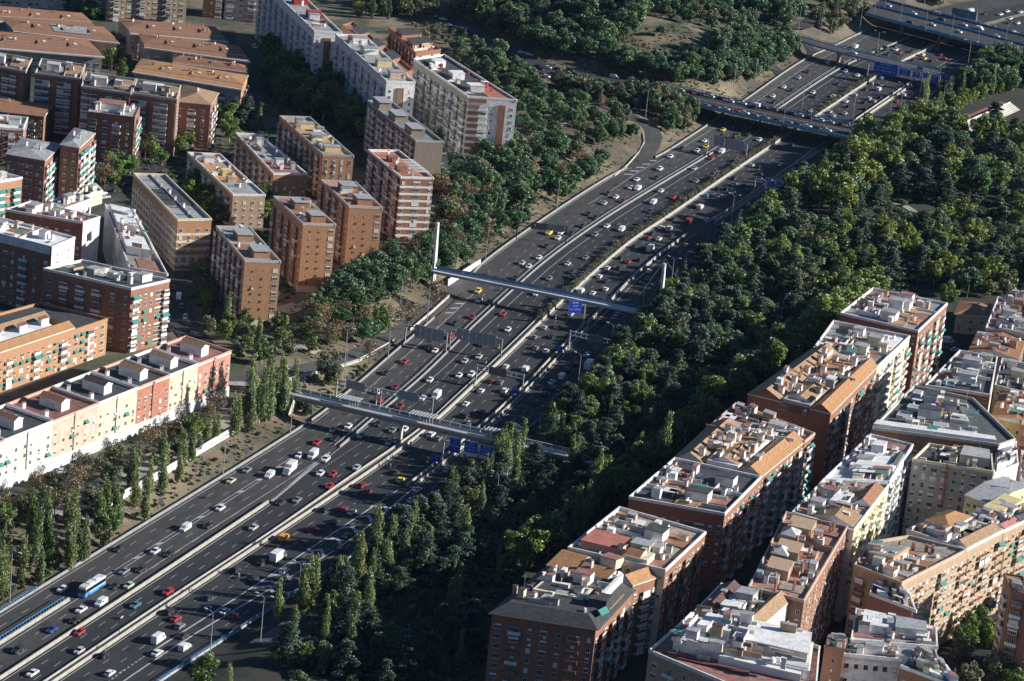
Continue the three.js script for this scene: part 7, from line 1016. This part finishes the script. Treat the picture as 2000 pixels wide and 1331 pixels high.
stand('wooded hill at the top', [[880, 20], [960, -20], [1200, -30], [1240, 60], [1180, 120], [1100, 118], [1010, 85], [940, 55]], 190, 4.8, { umbrella_pine: [2.2, 1.55], round_pine: [2.7, 1.51], olive_tree: [2, 1.2], broad_tree: [0.5, 0.8] }, 25, bare);
stand('crest of the bare hill', [[1180, -20], [1420, -20], [1560, 20], [1560, 60], [1440, 50], [1380, 60], [1260, 40], [1190, 90]], 120, 5, { umbrella_pine: [3.3, 1.38], round_pine: [2.7, 1.34], olive_tree: [2, 1.0], autumn_tree: [0.5, 0.8] }, 26, bare);
stand('foot of the bare hill', [[1160, 110], [1230, 150], [1330, 165], [1420, 165], [1430, 150], [1330, 140], [1240, 118]], 50, 4.6, { umbrella_pine: [2.75, 1.15], round_pine: [2.25, 1.12], shrub: [3, 1.3], broad_tree: [1, 0.6] }, 27);
for (const [x, y, s] of [[1352, 112, 0.8], [1372, 116, 0.75], [1326, 128, 0.7], [1308, 150, 0.7], [1290, 70, 0.7]]) one('umbrella_pine', x, y, s, 'bare face of the hill');
stand('pine grove above the slip road bridge', [[1380, 100], [1440, 75], [1530, 80], [1560, 110], [1500, 140], [1440, 175], [1390, 170]], 52, 5.5, { umbrella_pine: [4.4, 1.32], round_pine: [3.6, 1.29], shrub: [1, 1.3] }, 28);
stand('grove between the two upper bridges', [[1570, -10], [1690, -10], [1690, 30], [1640, 70], [1600, 60], [1560, 30]], 32, 5.5, { olive_tree: [3, 1.1], broad_tree: [1, 0.7], spire_conifer: [0.5, 0.8] }, 29);
stand('trees beyond the motorway overpass', [[1740, -40], [1890, -20], [1900, 10], [1850, 20], [1800, 5]], 22, 6, { olive_tree: [3, 1.0], broad_tree: [1, 0.7] }, 30); stand('trees at the far top right corner', [[1930, -40], [2050, -40], [2050, 0], [1940, 8]], 18, 7, { olive_tree: [3, 1.1], umbrella_pine: [1, 1.32] }, 31);
// gardens among the left blocks
stand('dark trees in the shadow of the white slab', [[520, 110], [590, 120], [690, 220], [720, 290], [660, 250], [590, 225], [530, 190]], 75, 5, { broad_tree: [4, 1.2], cedar: [1, 1.0] }, 32); stand('trees beside the top left row blocks', [[196, 110], [232, 100], [250, 140], [230, 160], [200, 150]], 9, 6, { broad_tree: [3, 0.8], cypress: [2, 1.1] }, 33); stand('trees right of the row blocks', [[425, 220], [450, 190], [480, 240], [470, 300], [430, 285]], 12, 6, { broad_tree: [3, 0.9], cedar: [1, 0.8] }, 34);
stand('garden of the grey roofed brick tower', [[190, 345], [250, 315], [270, 330], [230, 360], [195, 375]], 14, 5.5, { broad_tree: [2, 0.75], autumn_tree: [1, 0.9] }, 35); stand('garden in front of the brick slab', [[275, 300], [340, 285], [390, 280], [380, 310], [300, 330]], 10, 6, { autumn_tree: [2, 1.0], broad_tree: [2, 0.75] }, 36);
stand('lawn beside the striped block', [[365, 380], [385, 390], [420, 420], [410, 440], [375, 410]], 8, 5, { broad_tree: [3, 0.85] }, 37); stand('lawn between the brick towers', [[375, 540], [420, 520], [430, 590], [410, 640], [385, 600]], 13, 5, { broad_tree: [3, 0.7], poplar: [1, 0.7], autumn_tree: [1, 0.8] }, 38); row('edge of the first brick tower', [[395, 480], [410, 500], [405, 540]], 4, { autumn_tree: [1, 1.0] }, 39, 2);
one('poplar', 440, 640, 0.95, 'corner of the first brick tower'); one('poplar', 505, 255, 0.8, 'street behind the white terrace block'); stand('between the second and third brick tower', [[495, 420], [525, 400], [530, 440], [505, 450]], 5, 5, { broad_tree: [2, 0.8] }, 40); stand('garden behind the first brick tower', [[440, 430], [478, 425], [470, 440], [435, 440]], 5, 5, { autumn_tree: [1, 0.9], broad_tree: [1, 0.7] }, 41);
stand('garden beside the white banded tower', [[850, 380], [890, 330], [905, 380], [880, 430], [855, 450]], 14, 6, { autumn_tree: [3, 1.0], umbrella_pine: [1, 1.10] }, 42); stand('foot of the striped slab', [[850, 290], [905, 300], [900, 270], [860, 262]], 10, 5.5, { broad_tree: [2, 0.85], umbrella_pine: [1, 1.10] }, 43);
stand('garden at the top beside the white slab', [[690, 5], [780, 0], [850, 10], [880, 40], [800, 35], [740, 40], [700, 35]], 34, 6, { olive_tree: [3, 1.0], broad_tree: [1, 0.8], cypress: [1.5, 1.1] }, 44); row('cypress line in the top garden', [[735, 22], [770, 26], [800, 30]], 8, { cypress: [1, 1.3] }, 45, 1); stand('garden around the pergola', [[800, 45], [900, 60], [930, 85], [880, 100], [840, 80]], 20, 6, { olive_tree: [2, 0.7], shrub: [3, 1.5] }, 46);
row('in front of the top left row blocks', [[60, 250], [75, 262], [110, 232], [30, 262]], 5, { poplar: [1, 0.75] }, 47, 3); row('before the low orange roofed house', [[100, 240], [112, 228], [66, 255]], 4, { poplar: [1, 0.8] }, 48, 2); row('gap between the row blocks at top', [[130, 18], [180, 38], [196, 40]], 6, { broad_tree: [1, 0.8] }, 49, 3);
// median
{ const r = rng(50); for (const [s0, s1, step] of [[1125, 1478, 2.9], [1528, 1660, 4.2]]) for (let s = s0; s < s1; s += step * (0.8 + 0.4 * r())) { const c = lerp(M2L(s), M2R(s), 0.25 + r() * 0.4), p = sc(s, c, 0.1); plant('oleander', p, 0.85 + r() * 0.5, 'planted median', r); } for (const s of [1462, 1466, 1690, 1700, 1712, 1725]) plant('shrub', sc(s, M1(s) + (s < 1500 ? 0.5 : 4), 0), 1.6, 'median beside the overpasses', r); }
// park
const parkMix = { cedar: [2.4, 1.0], umbrella_pine: [1.2, 1.54], round_pine: [1, 1.3], plane_tree: [2.6, 1.05], poplar: [0.4, 0.95], olive_tree: [2, 1.3], spire_conifer: [0.12, 1.1] };
stand('wood by the upper right of the motorway', [[1560, 330], [1600, 295], [1690, 285], [1740, 300], [1760, 380], [1660, 440], [1560, 420], [1500, 440], [1480, 420]], 44, 7.5, { plane_tree: [6, 1.35], cedar: [1.2, 1.0], umbrella_pine: [1, 1.43], spire_conifer: [0.6, 1.2] }, 60);
stand('wood below the sports ground', [[1740, 285], [1850, 265], [2040, 265], [2040, 420], [1760, 400]], 62, 7.5, { plane_tree: [3, 1.1], cedar: [3, 1.1], umbrella_pine: [2, 1.54], olive_tree: [1, 1.2] }, 61);
stand('middle of the park', [[1480, 450], [1560, 440], [1680, 470], [1860, 440], [2040, 430], [2040, 570], [1900, 590], [1840, 560], [1700, 555], [1640, 600], [1560, 640], [1450, 600], [1400, 560]], 120, 7.2, parkMix, 62);
stand('park edge beside the cable footbridge', [[1310, 600], [1400, 530], [1450, 590], [1560, 650], [1460, 740], [1340, 720], [1240, 700], [1220, 680]], 62, 7, { cedar: [3, 0.95], umbrella_pine: [1.4, 1.32], round_pine: [1, 1.2], spire_conifer: [0.25, 1.1], olive_tree: [1.6, 1.2], broad_tree: [1.2, 0.95] }, 63);
stand('dark park slope beyond the concrete footbridge', [[1190, 740], [1330, 730], [1450, 760], [1330, 850], [1240, 930], [1120, 900], [1060, 880], [1110, 820]], 95, 5.4, { cedar: [3, 0.85], poplar: [0.6, 0.7], spire_conifer: [0.25, 0.7], olive_tree: [1.5, 0.85], broad_tree: [0.9, 0.75], round_pine: [0.6, 0.8], shrub: [2, 1.6] }, 64);
stand('dark park below the concrete footbridge', [[900, 985], [1010, 930], [1130, 905], [1220, 960], [1110, 1050], [1000, 1110], [940, 1180], [920, 1330], [700, 1345], [560, 1300], [620, 1220], [700, 1130], [800, 1060]], 135, 5.6, { cedar: [3, 0.8], poplar: [1.3, 0.8], spire_conifer: [0.2, 0.7], olive_tree: [1.4, 0.8], broad_tree: [0.8, 0.7], shrub: [2, 1.6] }, 65);
row('motorway edge below the concrete footbridge', [[1000, 925], [940, 975], [880, 1020], [800, 1085], [760, 1130], [740, 1180]], 9, { poplar: [4, 0.95], cedar: [1.4, 0.8], olive_tree: [0.5, 1] }, 66, 4); for (const [x, y, s] of [[985, 925, 1.25], [1000, 930, 1.1]]) one('poplar', x, y, s, 'right end of the concrete footbridge'); one('broad_tree', 1195, 735, 0.95, 'dark park slope beyond the concrete footbridge'); one('cedar', 1040, 920, 0.85, 'right end of the concrete footbridge');
one('spire_conifer', 632, 1190, 0.95, 'bottom edge of the shaded road'); one('poplar', 570, 1240, 0.75, 'bottom edge of the shaded road'); one('broad_tree', 395, 1345, 0.95, 'bottom edge of the photograph'); one('poplar', 445, 1350, 0.6, 'bottom edge of the photograph'); one('umbrella_pine', 540, 1300, 0.8, 'bottom edge of the shaded road');
row('street row between the park and the long brick blocks', [[1700, 585], [1640, 640], [1560, 700], [1490, 750], [1430, 800]], 15, { plane_tree: [4, 1.45] }, 67, 2); row('street row below the long brick blocks', [[1390, 830], [1300, 890], [1220, 960], [1160, 1010], [1090, 1070], [1000, 1140]], 17, { plane_tree: [4, 1.35], poplar: [1, 1.25] }, 68, 3);
row('avenue behind the sports ground', [[1790, 200], [1840, 190], [1900, 185], [1950, 180], [2010, 172]], 12, { poplar: [3, 0.8] }, 69, 2); stand('trees at the end of the slip road bridge', [[1860, 180], [1920, 150], [2040, 130], [2040, 170], [1930, 190]], 52, 5, { umbrella_pine: [1.65, 1.26], round_pine: [1.35, 1.23], broad_tree: [2, 0.8], spire_conifer: [1, 0.9] }, 70); stand('trees right of the motorway overpass', [[1900, 130], [1935, 110], [2040, 125], [2040, 150], [1920, 150]], 20, 6, { olive_tree: [3, 1.25], broad_tree: [1, 1] }, 71);
stand('verge before the sports ground', [[1700, 290], [1740, 262], [1800, 240], [1850, 245], [1880, 265], [1800, 285]], 34, 5.5, { plane_tree: [3, 0.9], poplar: [1, 0.9], spire_conifer: [0.5, 0.8] }, 72); stand('trees beside the sports ground', [[1800, 235], [1850, 205], [1900, 190], [1960, 185], [1900, 205], [1860, 235]], 20, 5, { plane_tree: [2, 0.7], poplar: [1, 0.75] }, 73); for (const [x, y] of [[1852, 190], [1838, 178], [1870, 182], [1845, 200]]) one('spire_conifer', x, y, 0.8, 'bank beside the slip road bridge');
{ const r = rng(90); for (let s = 795; s < 1475; s += 6.5) { const c = RE(s) + (s < 1000 ? 7 : 4) + r() * 9, p = sc(s, c); p.y = ground(p.x, p.z); if (Math.abs(s - 985) < 9 || Math.abs(s - 1195) < 5) continue; const kind = s < 1000 ? (r() < 0.5 ? 'poplar' : r() < 0.6 ? 'cedar' : 'olive_tree') : s < 1300 ? (r() < 0.4 ? 'cedar' : r() < 0.5 ? 'broad_tree' : r() < 0.8 ? 'olive_tree' : 'spire_conifer') : (r() < 0.7 ? 'broad_tree' : 'round_pine'); plant(kind, p, (s < 1000 ? 0.85 : 0.95) + r() * 0.35, 'right verge of the motorway', r); } }
// low cover that nobody could count
function cover(name, label, outline, most, seed, size, tone, ok) {
  const W = outline.map(([x, y]) => { const p = atGround(x, y); return [p.x, p.z]; }), xs = W.map((p) => p[0]), zs = W.map((p) => p[1]), r = rng(seed), list = [], m4 = new THREE.Matrix4(), q = new THREE.Quaternion(), col = new THREE.Color(), x0 = Math.min(...xs), x1 = Math.max(...xs), z0 = Math.min(...zs), z1 = Math.max(...zs);
  for (let i = 0; i < most * 6 && list.length < most; i++) { const x = lerp(x0, x1, r()), z = lerp(z0, z1, r()); if (!inside(W, x, z)) continue; const p = V(x, ground(x, z) - 0.25, z); if (N16(x / 14 + 50, z / 14 + 90) < 0.33 || !ok(p) || plans.some((b) => inside(b, x, z)) || loopClear(p)) continue; list.push(p); }
  const src = TREES.shrub.proto[0].children[1], im = new THREE.InstancedMesh(src.geometry, src.material, list.length);
  list.forEach((p, i) => { q.setFromAxisAngle(V(0, 1, 0), r() * 6.28); const k = size * (0.5 + r()); im.setMatrixAt(i, m4.compose(p, q, V(k * 1.3, k * 0.7, k * 1.3))); const t = tone[Math.floor(r() * tone.length)], g = 0.8 + r() * 0.4; im.setColorAt(i, col.setRGB(t[0] * g, t[1] * g, t[2] * g)); });
  im.name = name; im.userData = { kind: 'stuff', label, category: 'undergrowth' }; scene.add(im);
}
cover('undergrowth', 'low dark undergrowth covering the park floor', [[560, 1345], [640, 1210], [760, 1120], [900, 1010], [1060, 900], [1180, 780], [1240, 700], [1330, 610], [1450, 520], [1560, 450], [1640, 420], [1780, 300], [2040, 290], [2040, 570], [1840, 560], [1640, 640], [1450, 780], [1300, 880], [1130, 1040], [960, 1180], [930, 1345]], 5200, 92, 1.1, [[0.7, 0.75, 0.7], [1, 1, 0.8]], (p) => cOf(p) > RE(sOf(p)) + 5);
cover('bank_grass', 'dry grass tufts and low scrub on the left bank', [[-20, 1190], [300, 1010], [560, 850], [700, 740], [860, 600], [1000, 480], [1200, 350], [1330, 285], [1460, 190], [1600, 100], [1560, 60], [1400, 40], [1200, 30], [1000, 60], [880, 60], [900, 140], [1000, 220], [880, 300], [850, 440], [640, 560], [560, 600], [450, 650], [440, 780], [0, 980]], 9000, 93, 0.42, [[2.3, 1.35, 1.5], [1.9, 1.2, 1.3], [1, 1, 0.8], [1.4, 1.25, 0.9]], (p) => cOf(p) < LE(sOf(p)) - 3);
cover('garden_lawn_scrub', 'low garden shrubs between the left hand blocks', [[200, 330], [300, 290], [440, 270], [500, 200], [560, 100], [700, 200], [720, 320], [860, 330], [860, 440], [640, 560], [400, 640], [360, 540], [420, 420], [300, 330], [200, 380]], 1500, 94, 0.7, [[1, 1, 0.9], [1.3, 1.15, 0.9]], (p) => cOf(p) < LE(sOf(p)) - 30);
// bottom right gardens
one('olive_tree', 1945, 1335, 1.25, 'dark courtyard at the bottom right corner'); stand('dark garden at the bottom right corner', [[1840, 1240], [1890, 1180], [1950, 1200], [2040, 1260], [2040, 1370], [1880, 1350]], 16, 6.5, { broad_tree: [2, 0.8], olive_tree: [1, 0.9] }, 91); one('broad_tree', 1880, 1215, 0.75, 'dark courtyard at the bottom right'); one('broad_tree', 1905, 1225, 0.7, 'dark courtyard at the bottom right'); for (const [x, y, s] of [[1940, 1140, 0.95], [1955, 1130, 0.85], [1975, 1120, 0.7]]) one('poplar', x, y, s, 'garden below the sunny brick facade'); one('broad_tree', 1938, 1175, 0.7, 'garden below the sunny brick facade'); for (const [x, y] of [[1850, 600], [1870, 570], [1895, 565], [1955, 560], [1985, 560]]) one('broad_tree', x, y, 0.9, 'park edge behind the ochre villa');
{
  const blocked = (p) => boxes2.some(([x0, x1, z0, z1], i) => p.x > x0 && p.x < x1 && p.z > z0 && p.z < z1 && buildingHit(p));
  function buildingHit(p) { for (const b of plans) if (inside(b, p.x, p.z)) return true; return false; }
  const keep = planted.filter((t) => !blocked(t.p));
  keep.forEach((t) => { t.photo = toPhoto(t.p); t.key = t.kind + t.where; }); keep.sort((a, b) => b.photo[1] - a.photo[1]);
  const total = new Map(), seen = new Map(); keep.forEach((t) => total.set(t.key, (total.get(t.key) ?? 0) + 1));
  for (const t of keep) {
    const d = TREES[t.kind], n = (seen.get(t.key) ?? 0) + 1; seen.set(t.key, n);
    let label = total.get(t.key) > 1 ? `${ordinal(n)} ${d.label} from the bottom, ${t.where}` : `${d.label}, ${t.where}`; if (label.split(' ').length > 16) label = label.replace(' from the bottom', ' upwards');
    const o = copyOf(d.proto[t.v], t.kind, label, /shrub|oleander/.test(t.kind) ? 'shrub' : 'tree', t.p, t.turn, t.where); o.scale.set(t.size, t.size * (0.92 + (t.turn % 1) * 0.2), t.size); o.rotation.z = t.tilt;
  }
  console.log('trees', keep.length);
}
scene.traverse((o) => { if (o.isMesh) { o.castShadow = true; o.receiveShadow = true; } });
renderer.render(scene, camera);
